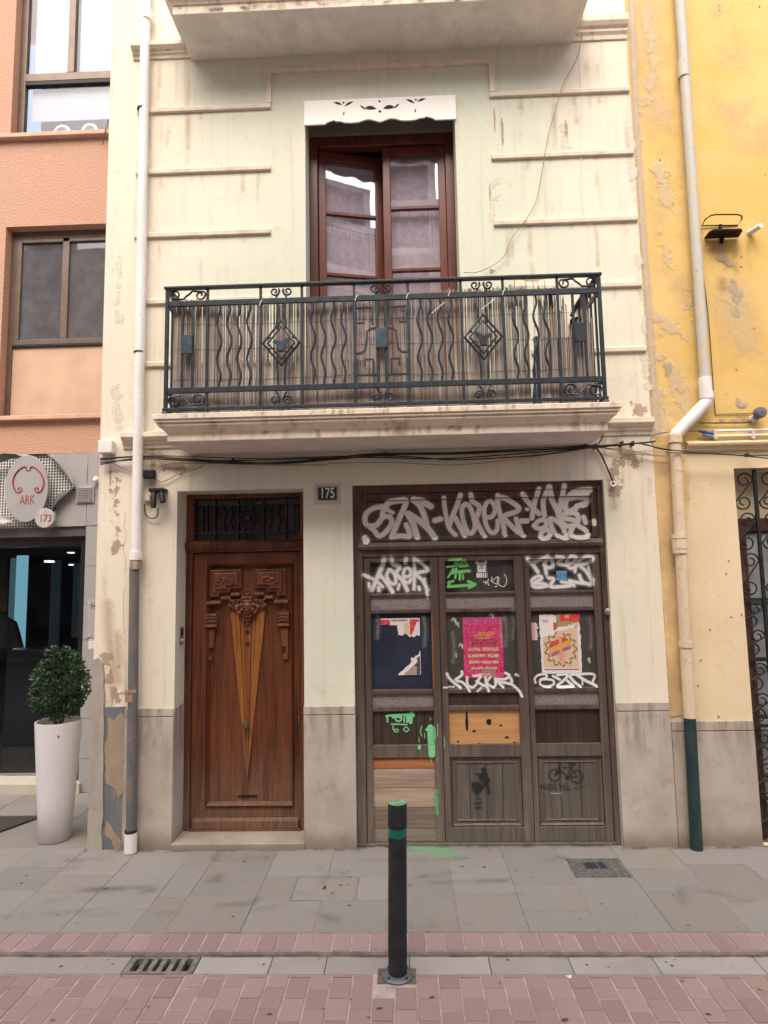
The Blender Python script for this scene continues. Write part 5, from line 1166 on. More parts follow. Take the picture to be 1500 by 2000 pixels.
for py in (215, 690): x_, z_ = at(278 if py < 300 else 272, py, yp); MB().lathe([(.041, 0), (.041, .012)], (x_, yp, z_), 18).build("pipe_clip", M_irond, dp); box("clip_arm", M_irond, dp, x_-.012, x_+.012, yp+.036, 0, z_+.001, z_+.011)
# pieces of the string courses butt against the pipe on its left
for z in (4.06, 4.62, 5.155, 5.685): pass

jb = tag(box("junction_box", M_white, None, -2.305, -2.195, -.075, 0, 2.885, 2.985, .008), "white plastic junction box at the house's left corner", "junction box")
bb = thing("cable_splice_box", (-1.955, -.05, 2.73), "small black cable splice box hanging beside the left downpipe", "splice box")
xa, za = at(281, 918, -.04); MB().box(xa, xa+.085, -.06, -.012, za-.066, za).build("case", M_black, bb, .008)
sp = thing("twin_camera", (-1.86, -.05, 2.55), "pair of black tube shaped cameras under a bracket left of the door", "camera")
xa, za = at(296, 955, -.03); box("bracket", M_black, sp, xa, xa+.115, -.09, 0, za-.03, za, .006)
for dx, tilt, L in ((.03, .03, .13), (.085, .06, .09)): MB().tube([(xa+dx, -.06, za-.02), (xa+dx+tilt*.3, -.085, za-.06), (xa+dx+tilt*.5, -.10, za-.02-L)], [.016, .022, .02], 12).build("barrel", M_black, sp, smooth=True)
box("socket_box", M_cream, sp, xa-.055, xa-.012, -.03, 0, za-.09, za-.045, .004)
xw = [at(a, b, -.02) for a, b in ((283, 985), (285, 1003), (297, 1013), (308, 1008), (310, 992))]
MB().tube(in3(catmull(xw), -.03), .0045, 6).build("lead", M_cable, sp)
insu = thing("insulator", (1.56, -.03, 2.57), "white ring insulator on the wall right of the shop", "insulator")
xa, za = at(1197, 945, -.02); MB().tube([(xa+.018*math.cos(k*.6283), -.025, za+.018*math.sin(k*.6283)) for k in range(10)], .008, 7, closed=True).build("ring", M_white, insu, smooth=True); MB().tube([(xa, 0, za), (xa, -.025, za)], .006, 6).build("pin", M_irond, insu)

def wire(nm, pts, r, m, par, y=-.03, k=6, wob=.0):
    P = catmull([at(a, b, y) for a, b in pts], k)
    return MB().tube([(x, y+wob*math.sin(i*.9), z+wob*.5*math.cos(i*1.3)) for i, (x, z) in enumerate(P)], r, 5).build(nm, m, par, smooth=True)
cb = thing("cable_bundle", (-.2, -.03, 2.86), "bundle of black cables slung across both fronts under the balcony", "cables")
for pts, r, m, y in (
  ([(196, 898), (240, 893), (300, 892), (420, 900), (540, 905), (640, 898), (760, 888), (900, 886), (1060, 878), (1163, 871), (1240, 866), (1280, 862)], .0085, M_cable, -.05),
  ([(196, 903), (260, 898), (330, 896), (450, 905), (560, 902), (660, 893), (740, 886), (900, 884), (1040, 879), (1163, 873)], .007, M_cable, -.06),
  ([(196, 907), (270, 895), (380, 900), (520, 898), (700, 893), (860, 896), (1000, 887), (1163, 874), (1230, 868)], .006, M_cable, -.045),
  ([(700, 889), (800, 892), (880, 898), (960, 895), (1060, 888), (1160, 873)], .006, M_cable, -.05),
  ([(640, 905), (760, 903), (880, 908), (1000, 898), (1100, 882), (1163, 872)], .0035, M_cablet, -.04),
  ([(196, 895), (300, 890), (400, 893), (520, 895), (720, 889), (900, 883), (1163, 869)], .004, M_cable, -.055),
  ([(1125, 864), (1145, 869), (1163, 872), (1172, 862), (1178, 848)], .006, M_cable, -.05),
  ([(1163, 872), (1175, 890), (1185, 912), (1197, 940)], .008, M_cable, -.03),
  ([(1163, 873), (1230, 880), (1290, 890), (1340, 885)], .004, M_cablet, -.03), ([(1163, 872), (1240, 886), (1300, 891)], .004, M_cablet, -.035),
  ([(1240, 866), (1262, 868), (1300, 878), (1400, 885), (1500, 895)], .0055, M_cable, -.11), ([(1255, 868), (1320, 880), (1420, 888), (1500, 890)], .005, M_cable, -.115),
  ([(1300, 884), (1400, 886), (1460, 885), (1500, 888)], .005, M_cablet, -.1), ([(1274, 870), (1272, 855), (1290, 846), (1340, 842), (1380, 842)], .004, M_cable, -.03)):
    wire("cable", pts, r*.85, m, cb, y)
for px, py in ((1163, 871), (753, 887), (455, 900), (1215, 866), (1236, 866), (1460, 887)):
    x_, z_ = at(px, py, -.05); box("cable_clip", M_irond if px != 1163 else M_cable, cb, x_-.006, x_+.006, -.066, 0 if px < 1260 else -.02, z_-.018, z_+.016)
tw = thing("thin_cables", (-1.5, -.02, 2.78), "thin tan cables drooping from the splice box over the door", "cables")
for pts in ([(222, 905), (240, 915), (262, 922), (283, 930)], [(303, 918), (315, 910), (345, 905), (420, 905), (520, 908), (640, 908)], [(306, 936), (314, 941), (330, 936), (350, 925), (372, 920), (400, 908)]):
    wire("cable", pts, .0035, M_cablet, tw, -.02)
lw = thing("hanging_wire", (.9, -.02, 5), "thin loose wire looping down the upper wall to the balcony rail", "wire")
wire("cable", [(1140, -10), (1137, 60), (1128, 110), (1100, 165), (1085, 215), (1070, 270), (1058, 340), (1048, 390), (1030, 425), (1000, 465), (985, 500), (960, 520), (930, 532), (905, 532)], .0028, M_cablet, lw, -.03)
wire("cable", [(1135, 40), (1133, 130), (1137, 200), (1135, 300), (1138, 400), (1150, 440)], .0022, M_white, lw, -.012)

# ------------------------------------------------------------------ yellow house on the right
yh = thing("yellow_house", (3.5, 0, 0), "yellow plastered house front with cream painted ground floor and stone plinth", "house")
GW = (2.385, 3.7, .02, 2.668, .16)
XY = XR+.003
w = MB(); holed_wall(w, XY, 9, 2.86, 10.5, [], .012); w.add([(XY, .012, 10.5), (9, .012, 10.5), (9, 2.2, 10.5), (XY, 2.2, 10.5)], [(0, 1, 2, 3)]); w.build("upper_wall", M_yellow, yh)
w = MB(); holed_wall(w, XY, 9, -.03, 2.86, [(2.455, 3.7, .0, 2.668, .16)], .012); w.build("lower_wall", M_creamw, yh)
# moulding between the floors
MB().sweep_x([(.012, 2.80), (-.012, 2.805), (-.018, 2.825), (-.04, 2.838), (-.045, 2.855), (-.012, 2.872), (.012, 2.885)], 2.11, 9).build("cornice", M_creamw, yh, .002)
MB().prism(ragged([(XY, 2.86), (2.10, 2.86), (2.13, 2.60), (2.08, 2.2), (2.05, 1.5), (2.0, .9), (1.875, .88)], .006, .08, 11), .006, .0125).build("corner_strip", plain("ochre_limewash", (.64, .46, .23), .85, var=.2, scale=4), yh)
box("plinth_slab", M_plinth, yh, XY+.002, 2.452, -.004, .012, -.02, .778, .003); box("plinth_cap", M_plinth, yh, XY+.002, 2.452, -.004, .012, .784, .848, .003)
box("recess_back", M_creamw, yh, 2.455, 3.7, .175, .18, 0, 2.668); 
M_worn = paint_mat("worn_pale_limewash", (.74, .61, .40), .9, 1, .62, 0, True); M_worn2 = paint_mat("worn_grey_render", (.50, .41, .31), .9, 1, .8, 0, True)
paint("worn_edge", yh, [([at(1232, -40), at(1240, 150), at(1252, 380), at(1270, 640), at(1284, 850)], .045)], paint_mat("pinkish_bare_edge", (.62, .52, .43), .9, 1.0, .8), lambda x, z: .0112, res=.012, soft=.05)['kind'] = 'stuff'
paint("faded_limewash", yh, [([at(1260, 0), at(1300, 300), at(1320, 560)], .22), ([at(1400, 150), at(1480, 260)], .25), ([at(1300, 640), at(1320, 800)], .2), ([at(1420, 560), at(1470, 700)], .25), ([at(1400, 20), at(1440, 120)], .12)], paint_mat("faded_limewash", (.72, .58, .34), .9, .8, .62, 2.2), lambda x, z: .0114, res=.03, soft=.35)['kind'] = 'stuff'
ydep = lambda x, z: .0112 if z > 2.86 else .0085
paint("worn_limewash", yh, [([at(1262, 20), at(1275, 120), at(1265, 200)], .10), ([at(1290, 330), at(1300, 400)], .14), ([at(1290, 450), at(1310, 520)], .08), ([at(1285, 620), at(1330, 650)], .12), ([at(1295, 700), at(1320, 730), at(1340, 790)], .12), ([at(1285, 770), at(1300, 840)], .13), ([at(1238, 100), at(1250, 400), at(1275, 700), at(1285, 850)], .03), ([at(1345, 560), at(1350, 620)], .05)], M_worn, ydep, res=.014, soft=.16)['kind'] = 'stuff'
paint("worn_limewash", yh, [([at(1405, 500), at(1440, 520)], .06), ([at(1430, 550), at(1445, 610)], .08), ([at(1300, 700), at(1305, 720)], .05), ([at(1295, 790)], .06), ([at(1420, 760), at(1450, 790)], .05), ([at(1410, 820), at(1490, 818)], .03)], M_worn2, ydep, res=.014, soft=.14, off=.0030)['kind'] = 'stuff'
paint("rust_shade_stain", yh, [([at(1395, 480), at(1400, 540)], .03), ([at(1410, 475), at(1412, 560)], .06), ([at(1440, 472), at(1438, 530)], .03), ([at(1462, 470), at(1466, 520)], .015), ([at(1460, 820), at(1420, 800)], .05)], paint_mat("rust_shadow_stain", (.36, .20, .09), .9, .9, .45, 4), ydep, res=.012, soft=.10, off=.0038)['kind'] = 'stuff'  # rust runs together with the bracket's shadow, painted in one film
for pts in ([(1412, 586), (1420, 588), (1428, 594), (1438, 603)],): MB().tube(in3([at(a, b) for a, b in pts], .009), .002, 4).build("crack", M_black, yh)
for px, py in ((1262, 200), (1290, 310), (1485, 10), (1407, 17), (1406, 8), (1450, 500), (1450, 520), (1475, 640), (1440, 720), (1405, 1400), (1330, 1250), (1370, 1290), (1388, 1230), (1420, 1120), (1450, 1200), (1425, 1095), (1430, 1205), (1365, 1340)):
    x_, z_ = at(px, py); MB().lathe([(.001, .003), (.007, .002), (.008, -.004)], (x_, .010, z_), 7, 'y').build("nail_hole", M_bare, yh)
gr = thing("window_grille", (2.8, .02, 1.3), "dark wrought iron scroll grille over the yellow house's ground floor window", "window grille")
YW = .055; M_ig = plain("dark_green_iron", (.018, .026, .024), .5, .3, var=.3, scale=25)
gbr = lambda nm, pts, r=.008, n=5: MB().tube(in3(pts, YW), r, n).build(nm, M_ig, gr)
for xx in (2.625, 2.80, 2.975, 3.15, 3.325, 3.5): box("grille_bar", M_ig, gr, xx-.011, xx+.011, YW-.011, YW+.011, .03, 2.66)
for zz in (.04, .30, .80, 1.27, 1.70): box("grille_rail", M_ig, gr, 2.456, 3.69, YW-.006, YW+.012, zz-.010, zz+.010)
for x0_ in (2.458, 2.636, 2.811, 2.986, 3.161, 3.336, 3.511):
    for z0_, z1_ in ((.06, .28), (.32, .55), (.55, .785), (.82, 1.04), (1.04, 1.255), (1.29, 1.49), (1.49, 1.69), (1.72, 2.05), (2.05, 2.35), (2.35, 2.65)):
        h = z1_-z0_; r = min(.062, h*.26); xa, xb = x0_+.008, x0_+.156
        up = spiral(xb-r-.004, z1_-r-.006, r*.3, r, 2.5*math.pi, -1.25, 18); dn = spiral(xa+r+.004, z0_+r+.006, r*.3, r, 3.5*math.pi, -1.25, 18)
        gbr("grille_scroll", up, .0065); gbr("grille_scroll", dn, .0065)
        gbr("grille_scroll", [up[-1], ((xa+xb)/2, (z0_+z1_)/2), dn[-1]], .0065)
M_shut = plain("grey_painted_shutter", (.33, .34, .36), .6, var=.1, scale=4)
sh = thing("window_shutter", (2.9, .12, 1.2), "closed pale grey shutter with dark frame behind the scroll grille", "shutter")
box("shutter_frame", M_shophi, sh, 2.458, 2.55, .09, .165, .02, 2.30, .004); box("shutter_frame", M_shophi, sh, 2.55, 3.69, .09, .165, 2.20, 2.30, .004)
for zz, z2 in ((.04, .42), (.45, .83), (.86, 1.24), (1.27, 1.65), (1.68, 2.19)): box("shutter_panel", M_shut, sh, 2.552, 3.69, .115, .16, zz, z2, .008)

PY = pipe_paint("yellowed_pipe_paint", (.50, .50, .47), (.60, .48, .26), .6, 6); PC = pipe_paint("cream_pipe_paint", (.68, .55, .39), (.52, .40, .26), .4); PN = pipe_paint("dark_green_paint", (.016, .040, .040), (.05, .06, .055), .5)
rp = thing("downpipe", (2.2, -.05, 0), "right rain downpipe with a white elbow, cream painted below and dark green at its foot", "downpipe")
yq = -.052
shade(seg("upper_pipe", (1324, -60), (1377, 745), .038, PY, rp, yq)); shade(seg("pipe_joint", (1335, 118), (1336, 152), .044, PY, rp, yq))
shade(seg("white_sleeve", (1376, 738), (1379, 778), .046, M_white, rp, yq)); shade(seg("sleeve_ring", (1380, 766), (1380.5, 780), .049, M_white, rp, yq))
P = [at(a, b, yq) for a, b in ((1381, 778), (1378, 787), (1366, 800), (1330, 838), (1320, 850), (1318, 866))]
shade(MB().tube(in3(catmull(P, 4), yq), .044, 18).build("white_elbow", M_white, rp)); shade(seg("elbow_collar", (1318.5, 850), (1318.5, 866), .050, PC, rp, yq))
shade(seg("cream_pipe", (1318.5, 864), (1347, 1402), .0415, PC, rp, yq)); shade(seg("cream_collar", (1326, 1044), (1326.3, 1052), .056, PC, rp, yq)); shade(seg("cream_collar", (1326.3, 1052), (1327.5, 1072), .053, PC, rp, yq)); shade(seg("cream_collar", (1327.5, 1072), (1328, 1081), .050, PC, rp, yq)); shade(seg("cream_collar", (1339, 1252), (1339.5, 1264), .049, PC, rp, yq)); shade(seg("pipe_strap", (1322, 918), (1322.3, 921), .044, M_cream, rp, yq))
shade(seg("green_pipe", (1347, 1400), (1361, 1664), .0405, PN, rp, yq)); shade(seg("pipe_strap", (1350, 1455), (1350.2, 1458), .0425, PN, rp, yq))
tag(MB().tube(in3(catmull([at(a, b, .0) for a, b in ((1362, 415), (1372, 520), (1383, 610), (1390, 700), (1397, 800), (1402, 808), (1430, 808), (1470, 807))], 4), .004), .0032, 5).build("wall_wire", plain("brown_wire", (.10, .075, .05), .6), None, smooth=True), "thin black wire running down beside the right downpipe to the wall light", "wire")
ct2 = thing("conduit", (2.6, -.02, 2.93), "pair of white conduits along the yellow wall with blue taped ends", "conduit")
for dz in (0, 10): 
    (xa, za), (xb, zb2) = at(1392, 842+dz, -.02), at(1505, 840+dz*.9, -.02); MB().tube([(xa, -.02, za), (4.5, -.02, zb2)], .010, 8).build("tube", M_white, ct2, smooth=True)
M_blue2 = plain("blue_tape", (.05, .14, .30), .5)
for pts, r in (([(1365, 842), (1378, 844), (1394, 846)], .012), ([(1372, 848), (1384, 852), (1396, 854)], .010)): wire("taped_end", pts, r, M_blue2, ct2, -.02)
wire("cable", [(1366, 826), (1420, 826), (1460, 825), (1482, 818)], .005, M_cable, ct2, -.01)
for px in (1396, 1470): x_, z_ = at(px, 847, -.02); box("conduit_clip", M_cream, ct2, x_-.012, x_+.012, -.034, .01, z_-.04, z_+.03, .003)
fl = thing("wall_lamp", (2.67, -.05, 3.07), "small round grey wall lamp on a cream base at the photo's right edge", "wall lamp")
xa, za = at(1484, 806, -.06); MB().lathe([(.03, 0), (.042, .02), (.044, .05), (.034, .075), (.001, .08)], (xa, -.02, za), 18, 'y').build("lamp_head", plain("grey_lamp_housing", (.14, .14, .17), .4, var=.2), fl, smooth=True)
xa2, za2 = at(1474, 817, -.03); MB().lathe([(.028, 0), (.028, .025), (.02, .035)], (xa2, .012, za2), 14, 'y').build("lamp_base", M_cream, fl, smooth=True)
br = thing("wall_bracket", (2.5, -.1, 4.53), "rusty dark iron shelf bracket with a wire hoop above it on the yellow wall", "bracket")
M_rust = plain("dark_rusty_iron", (.022, .012, .010), .7, .2, var=.4, scale=30)
# a shelf plate and a hoop that reach out from the wall, seen from below
zs = at(1410, 465, 0)[1]
def outy(px, py, z): return ground(px, py, z)
sh_pts = [outy(a, b, zs) for a, b in ((1376, 467), (1442, 464), (1450, 452), (1448, 449), (1395, 450), (1385, 455))]
m = MB(); n = len(sh_pts); m.add([(x, y, zs) for x, y in sh_pts]+[(x, y, zs+.012) for x, y in sh_pts], [tuple(range(n)), tuple(range(2*n-1, n-1, -1))]+[(i, n+i, n+(i+1) % n, (i+1) % n) for i in range(n)]); m.build("shelf_plate", M_rust, br)
zh = at(1410, 440, 0)[1]
hp = [outy(a, b, zh) for a, b in ((1371, 441), (1377, 429), (1388, 421), (1400, 419), (1440, 419), (1449, 422), (1449, 428), (1441, 440))]
MB().tube([(x, y, zh) for x, y in hp], .005, 6, closed=True).build("wire_hoop", M_rust, br)
xm = (sh_pts[0][0]+sh_pts[1][0])/2; MB().tube([(xm, .012, zs-.03), (xm, -.06, zs-.002)], .007, 6).build("strut", M_rust, br); box("wall_fixing", M_rust, br, xm-.012, xm+.012, -.004, .012, zs-.04, zh+.01, .002)
ps = thing("pipe_stub", (2.73, -.03, 4.52), "short white plastic pipe stub poking from the yellow wall right of the bracket", "pipe stub")
xa, za = at(1465, 452, 0); shade(MB().tube([(xa, .012, za-.006), (xa+.028, -.10, za-.012)], .021, 12).build("stub", M_white, ps))

# ------------------------------------------------------------------ orange building on the left, set back
OY = 1.25
ob = thing("orange_building", (-4, OY, 0), "orange roughcast building set back on the left with brown framed windows", "building")
XO = XL-.002
xr = -2.2
O1 = (-3.965, xr-.0, 6.49, 10.2, .16); O2 = (-3.975, xr, 3.54, 5.50, .16)
w = MB(); holed_wall(w, -9, xr, 3.17, 12, [(-3.97, -2.84, 6.50, 8.6, .18), (-3.97, -2.6, 3.545, 5.52, .18)], OY); w.add([(-9, OY, 12), (xr, OY, 12), (xr, 6, 12), (-9, 6, 12)], [(0, 1, 2, 3)]); w.build("wall", M_stucco, ob)
M_sillc = stone_trim("pinkish_sill", (.62, .40, .29), (.4, .26, .18), .3)
for z in (6.455, 3.50): box("sill", M_sillc, ob, -9, xr, OY-.06, OY+.18, z, z+.045, .006)
M_alu = plain("brown_aluminium", (.155, .115, .09), .4, .4, var=.1, scale=8); M_blind = plain("white_roller_blind", (.47, .49, .53), .7, var=.04)
M_bluegl = glass_mat("dusty_blue_glass", (.20, .21, .25), .02, .95, .45, (.22, .215, .23), .11, .2)
wb = MB(); wb.box(-4.2, -2.4, OY+.9, OY+.92, 3.3, 9); wb.build("dark_interior", plain("dim_interior", (.05, .048, .05), .9), ob)
def ofr(x0, x1, z0, z1, m=M_alu, n="window_frame", y=OY+.10, d=.06): return box(n, m, ob, x0, x1, y, y+d, z0, z1, .004)
# upper window with blinds
ofr(-3.97, -3.90, 6.50, 8.6); ofr(-3.90, -2.6, 7.20, 7.285); ofr(-3.90, -2.6, 7.155, 7.198, M_black); ofr(-3.455, -3.385, 7.287, 8.6); 
box("blind", M_blind, ob, -3.85, -3.47, OY+.17, OY+.175, 7.33, 8.6); box("blind", M_blind, ob, -3.36, -2.6, OY+.17, OY+.175, 7.33, 8.6); box("blind", M_blind, ob, -3.86, -2.6, OY+.17, OY+.175, 6.79, 7.153)
gl_up = glass_mat("clear_window_glass", (.93, .94, .96), .01, .8, .03, (.55, .56, .6), .045)
for a, b, c, d in ((-3.90, -3.455, 7.287, 8.6), (-3.385, -2.6, 7.287, 8.6), (-3.90, -2.6, 6.50, 7.153)): box("pane", gl_up, ob, a, b, OY+.13, OY+.135, c, d)
# inside: a white sliding frame with two round air outlets
M_blueg = plain("bluish_back_window", (.16, .21, .30), .5, var=.3, scale=4)
inner = [box("inner_panel", M_blueg, ob, -3.80, -2.6, OY+.40, OY+.41, 6.45, 6.80)]
for a, b, c, d in ((-3.80, -3.76, 6.45, 6.80), (-3.80, -2.95, 6.745, 6.79), (-3.30, -3.255, 6.45, 6.75), (-3.00, -2.95, 6.45, 6.75), (-3.74, -3.70, 6.45, 6.72)): box("inner_frame", M_white, ob, a, b, OY+.34, OY+.38, c, d)
for k, (px, py) in enumerate(((118, 252), (172, 249))):
    xa, za = at(px, py, OY+.16); ex = thing("exhaust_outlet", (xa, OY+.16, za), ["round white air outlet with brown louvres in the upper left window, left of the two", "round white air outlet with brown louvres in the upper left window, nearest the cream wall"][k], "air outlet", "air outlets in the window")
    zc = za-.02; MB().tube([(xa+.075*math.cos(t*.2618), OY+.20, zc+.075*math.sin(t*.2618)) for t in range(24)], .020, 8, closed=True).build("ring", M_white, ex, smooth=True)
    for q in range(6):
        zz_ = zc-.055+q*.022; hw = math.sqrt(max(0, .068**2-(zz_-zc)**2)); box("louvre", plain("brown_louvre", (.24, .17, .12), .6), ex, xa-hw, xa+hw, OY+.195, OY+.215, zz_-.007, zz_+.006)
    MB().lathe([(.068, 0), (.068, .01)], (xa, OY+.24, zc), 20, 'y').build("dark_back", M_void, ex)
tag(wire("loose_cord", [(213, 232), (205, 258), (201, 283)], .004, M_cable, None, OY-.07), "short dark cord hanging over the upper window's sill", "cord")
# lower window with a board below
ofr(-3.97, -3.92, 3.545, 5.52); ofr(-3.92, -2.6, 5.44, 5.52); ofr(-3.92, -3.86, 4.37, 5.44, M_alu); ofr(-3.435, -3.365, 4.37, 5.44); ofr(-3.92, -2.6, 4.314, 4.369); ofr(-3.86, -2.6, 5.40, 5.44)
box("pane", M_bluegl, ob, -3.86, -3.435, OY+.125, OY+.13, 4.37, 5.40); box("pane", M_bluegl, ob, -3.365, -2.6, OY+.125, OY+.13, 4.37, 5.40)
box("window_board", plain("beige_window_board", (.56, .38, .265), .7, var=.08, scale=3), ob, -3.92, -2.6, OY+.12, OY+.14, 3.55, 4.312)
ofr(-3.92, -2.6, 4.290, 4.313, M_black)
# grey cladding panels round the entrance
M_clad = plain("grey_composite_panel", (.36, .35, .345), .35, .1, var=.04, scale=3)
XS = -3.045
def clad(x0, x1, z0, z1): return box("cladding_panel", M_clad, ob, x0+.002, x1-.002, OY-.015, OY+.02, z0+.002, z1-.002, .002)
zc_ = [0.0, .30, .66, 1.02, 1.38, 1.72, 2.07, 2.452]
for a, b in zip(zc_[:-1], zc_[1:]): clad(XS, xr, a, b)
clad(-3.045, xr, 2.752, 3.168); clad(-3.045, xr, 2.455, 2.749)
# panel burst open round the sign: ragged hole with curled lips over a white wire mesh
hole = [at(a/7.5, 880+b/7.5, OY) for a, b in ((-150, 85), (240, 88), (330, 84), (520, 84), (735, 84), (800, 150), (900, 270), (985, 380), (1050, 470), (1125, 560), (1000, 590), (880, 640), (830, 690), (815, 900), (760, 1090), (520, 1108), (200, 1108), (100, 1100), (-150, 1108))]
zt2, zb3 = 3.166, 2.456
P = [(-3.05, zb3), (-3.05, zt2)]
right_edge = [p for p in hole if p[0] > -3.75]
top_i = hole[4:15]
poly = [(-3.047, zt2)]+[(hole[4][0], zt2)]+[tuple(p) for p in hole[5:14]]+[(hole[14][0], zb3)]+[(-3.047, zb3)]
MB().prism(ragged(poly, .003, .05, 4), OY-.014, OY+.015).build("cladding_panel", M_clad, ob)
m = MB()
nx = int(2.5/.028)
for i in range(nx): x_ = -5.2+i*.028; m.box(x_-.004, x_+.004, OY+.03, OY+.036, zb3, zt2) if x_ < -3.0 else None
for j in range(int((zt2-zb3)/.028)+1): z_ = zb3+j*.028; m.box(-5.2, -3.0, OY+.0365, OY+.042, z_-.004, z_+.004)
go = m.build("wire_mesh", M_white, ob); go['kind'] = 'stuff'
box("mesh_backing", plain("dark_mesh_backing", (.022, .022, .022), .9), ob, -5.2, -3.0, OY+.07, OY+.08, zb3, zt2)
# three curled lips of torn sheet
def lip(pts_edge, out, tip, mat=M_clad):
    """sheet from an edge polyline to a free edge bowed out of the wall"""
    n = len(pts_edge); mm = MB(); vs = []; k = 8
    for j in range(k+1):
        t = j/k; a = t*2.4
        for (x, z), (dx, dz) in zip(pts_edge, out):
            r = .5*(math.sin(a)); vs.append((x+dx*(t if t < .6 else 1.2-t), OY-.016-tip*math.sin(min(a, 2.2)), z+dz*(t if t < .6 else 1.2-t)))
    mm.add(vs, [(j*n+i, j*n+i+1, (j+1)*n+i+1, (j+1)*n+i) for j in range(k) for i in range(n-1)])
    o = mm.build("curled_sheet", mat, ob, smooth=True); s_ = o.modifiers.new("thickness", 'SOLIDIFY'); s_.thickness = .004; return o
e_r = [at(a/7.5, 880+b/7.5, OY) for a, b in ((735, 86), (800, 150), (900, 270), (985, 380), (1050, 470), (1120, 555))]
lip(e_r, [(.02, .02), (.06, .03), (.09, .04), (.09, .05), (.07, .04), (.015, .01)], .05)
e_b = [at(a/7.5, 880+b/7.5, OY) for a, b in ((1120, 562), (1000, 590), (880, 640), (832, 700), (818, 890))]
lip(e_b, [(.01, -.01), (.06, -.06), (.10, -.09), (.10, -.07), (.01, -.01)], .07, plain("dark_sheet_inside", (.10, .12, .13), .35, .3))
e_l = [at(a/7.5, 880+b/7.5, OY) for a, b in ((-150, 200), (0, 185), (150, 130), (330, 90))]
lip(e_l, [(0, .09), (0, .08), (-.01, .07), (-.01, .01)], .09, plain("dark_sheet_inside", (.13, .145, .15), .35, .3))
e_l2 = [at(a/7.5, 880+b/7.5, OY) for a, b in ((-150, 960), (0, 960), (120, 990), (250, 1035))]
lip(e_l2, [(0, -.10), (.01, -.12), (.02, -.12), (.02, -.01)], .08)
sg = thing("shop_sign", (-3.62, OY-.08, 2.8), "oval grey sign with a red scrolled ornament reading ARK, mounted over the torn panel", "sign")
(xa, za), (xb, zb2) = at(10.5, 955, OY-.07), at(95, 955, OY-.07); zc1, zc2 = at(54, 889.5, OY-.07)[1], at(54, 1020, OY-.07)[1]
ocx, ocz, orx, orz = (xa+xb)/2, (zc1+zc2)/2, (xb-xa)/2, (zc1-zc2)/2
MB().prism([(ocx+orx*math.cos(k*math.pi/24), ocz+orz*math.sin(k*math.pi/24)) for k in range(48)], OY-.085, OY-.06).build("oval_plate", M_clad, sg, .003)
M_red = plain("dark_red_letter", (.33, .028, .045), .5, var=.1); M_rust2 = plain("rust_red_letter", (.30, .085, .06), .6, var=.2)
def s2(pts): return in3([at(a/7.5, 880+b/7.5, OY-.087) for a, b in pts], OY-.088)
for s in (1, -1):
    mirror = lambda a: a if s == 1 else 830-a
    arc = catmull([(mirror(a), b) for a, b in ((415, 295), (385, 280), (378, 240), (330, 245), (250, 310), (200, 400), (190, 490), (220, 580), (270, 612), (315, 590), (318, 555), (285, 540), (265, 562), (285, 578))], 4)
    MB().tube(s2(arc), [.0035+.004*math.sin(math.pi*min(1, i/(len(arc)*.75))) for i in range(len(arc))], 5).build("ornament", M_red, sg)
x_, z_ = at(53, 977, OY-.087); text("lettering", "ARK", .125, x_, OY-.087, z_, M_rust2, sg, .60, .0006)
n3 = thing("number_disc", (-3.45, OY-.09, 2.53), "small round plate with the street number 173 below the oval sign", "number plate")
xd, zd = at(88, 1012, OY-.09); rd = abs(at(107, 1012, OY-.09)[0]-xd); MB().lathe([(rd, 0), (rd, .02), (rd-.004, .024), (.001, .024)], (xd, OY-.078, zd), 36, 'y').build("disc", plain("pale_grey_disc", (.42, .39, .38), .45), n3)
text("numeral", "173", .098, xd+.012, OY-.104, zd-.005, M_rust2, n3, .85, .001)
vg = thing("wall_vent", (-3.06, OY-.02, 2.76), "square grey louvred vent in the cladding beside the sign", "vent")
(xa, za), (xb, zb2) = at(152, 950, OY), at(186, 983, OY); box("vent_frame", M_clad, vg, xa, xb, OY-.03, OY-.0155, zb2, za, .004)
for q in range(9): zz_ = zb2+.02+q*(za-zb2-.04)/8; MB().sweep_x([(OY-.040, zz_-.006), (OY-.031, zz_+.008), (OY-.0305, zz_-.006)], xa+.018, xb-.018).build("louvre", plain("grey_louvre", (.22, .215, .21), .5), vg)
cm = thing("security_light", (-2.93, OY-.05, 2.83), "small white security light on the cladding near the house corner", "security light")
xa, za = at(188, 937, OY-.05); MB().lathe([(.02, 0), (.03, .02), (.03, .05), (.015, .07)], (xa, OY-.0155, za), 12, 'y').build("housing", M_white, cm, smooth=True)
# engraved plaque and a paper notice on the pier
pq = thing("wall_plaque", (-2.98, OY-.03, 1.6), "grey wall plaque with dark red lettering beside the left entrance", "plaque")
(xa, za), (xb, zb2) = at(171, 1172, OY-.02), at(195, 1245, OY-.02); box("plate", plain("brushed_plaque", (.40, .39, .385), .4, .2, var=.05), pq, xa, xb+.1, OY-.028, OY-.0155, zb2, za, .002)
x_, z_ = at(186, 1184, OY-.03); text("lettering", "Ho", .085, x_, OY-.029, z_, plain("maroon_letter", (.16, .03, .03), .6), pq, .8)
for q, (px, py) in enumerate(((174, 1178), (174, 1240))): x_, z_ = at(px, py, OY-.03); MB().lathe([(.006, 0), (.006, .006)], (x_, OY-.028, z_), 8, 'y').build("screw", M_white, pq)
nt = thing("paper_notice", (-2.98, OY-.02, 1.3), "white paper notice taped under the wall plaque", "notice")
(xa, za), (xb, zb2) = at(173, 1246, OY-.02), at(189, 1268, OY-.02)
raster("paper", nt, xa, xb+.06, zb2, za, OY-.018, lambda s, t: jit((.45, .22, .25), .2) if .14 < t < .22 and s < .6 else (jit((.45, .44, .46)) if int(t*18) % 3 == 1 and t > .3 and .1 < s < .8 else jit((.70, .68, .70), .03)), M_print, .004)

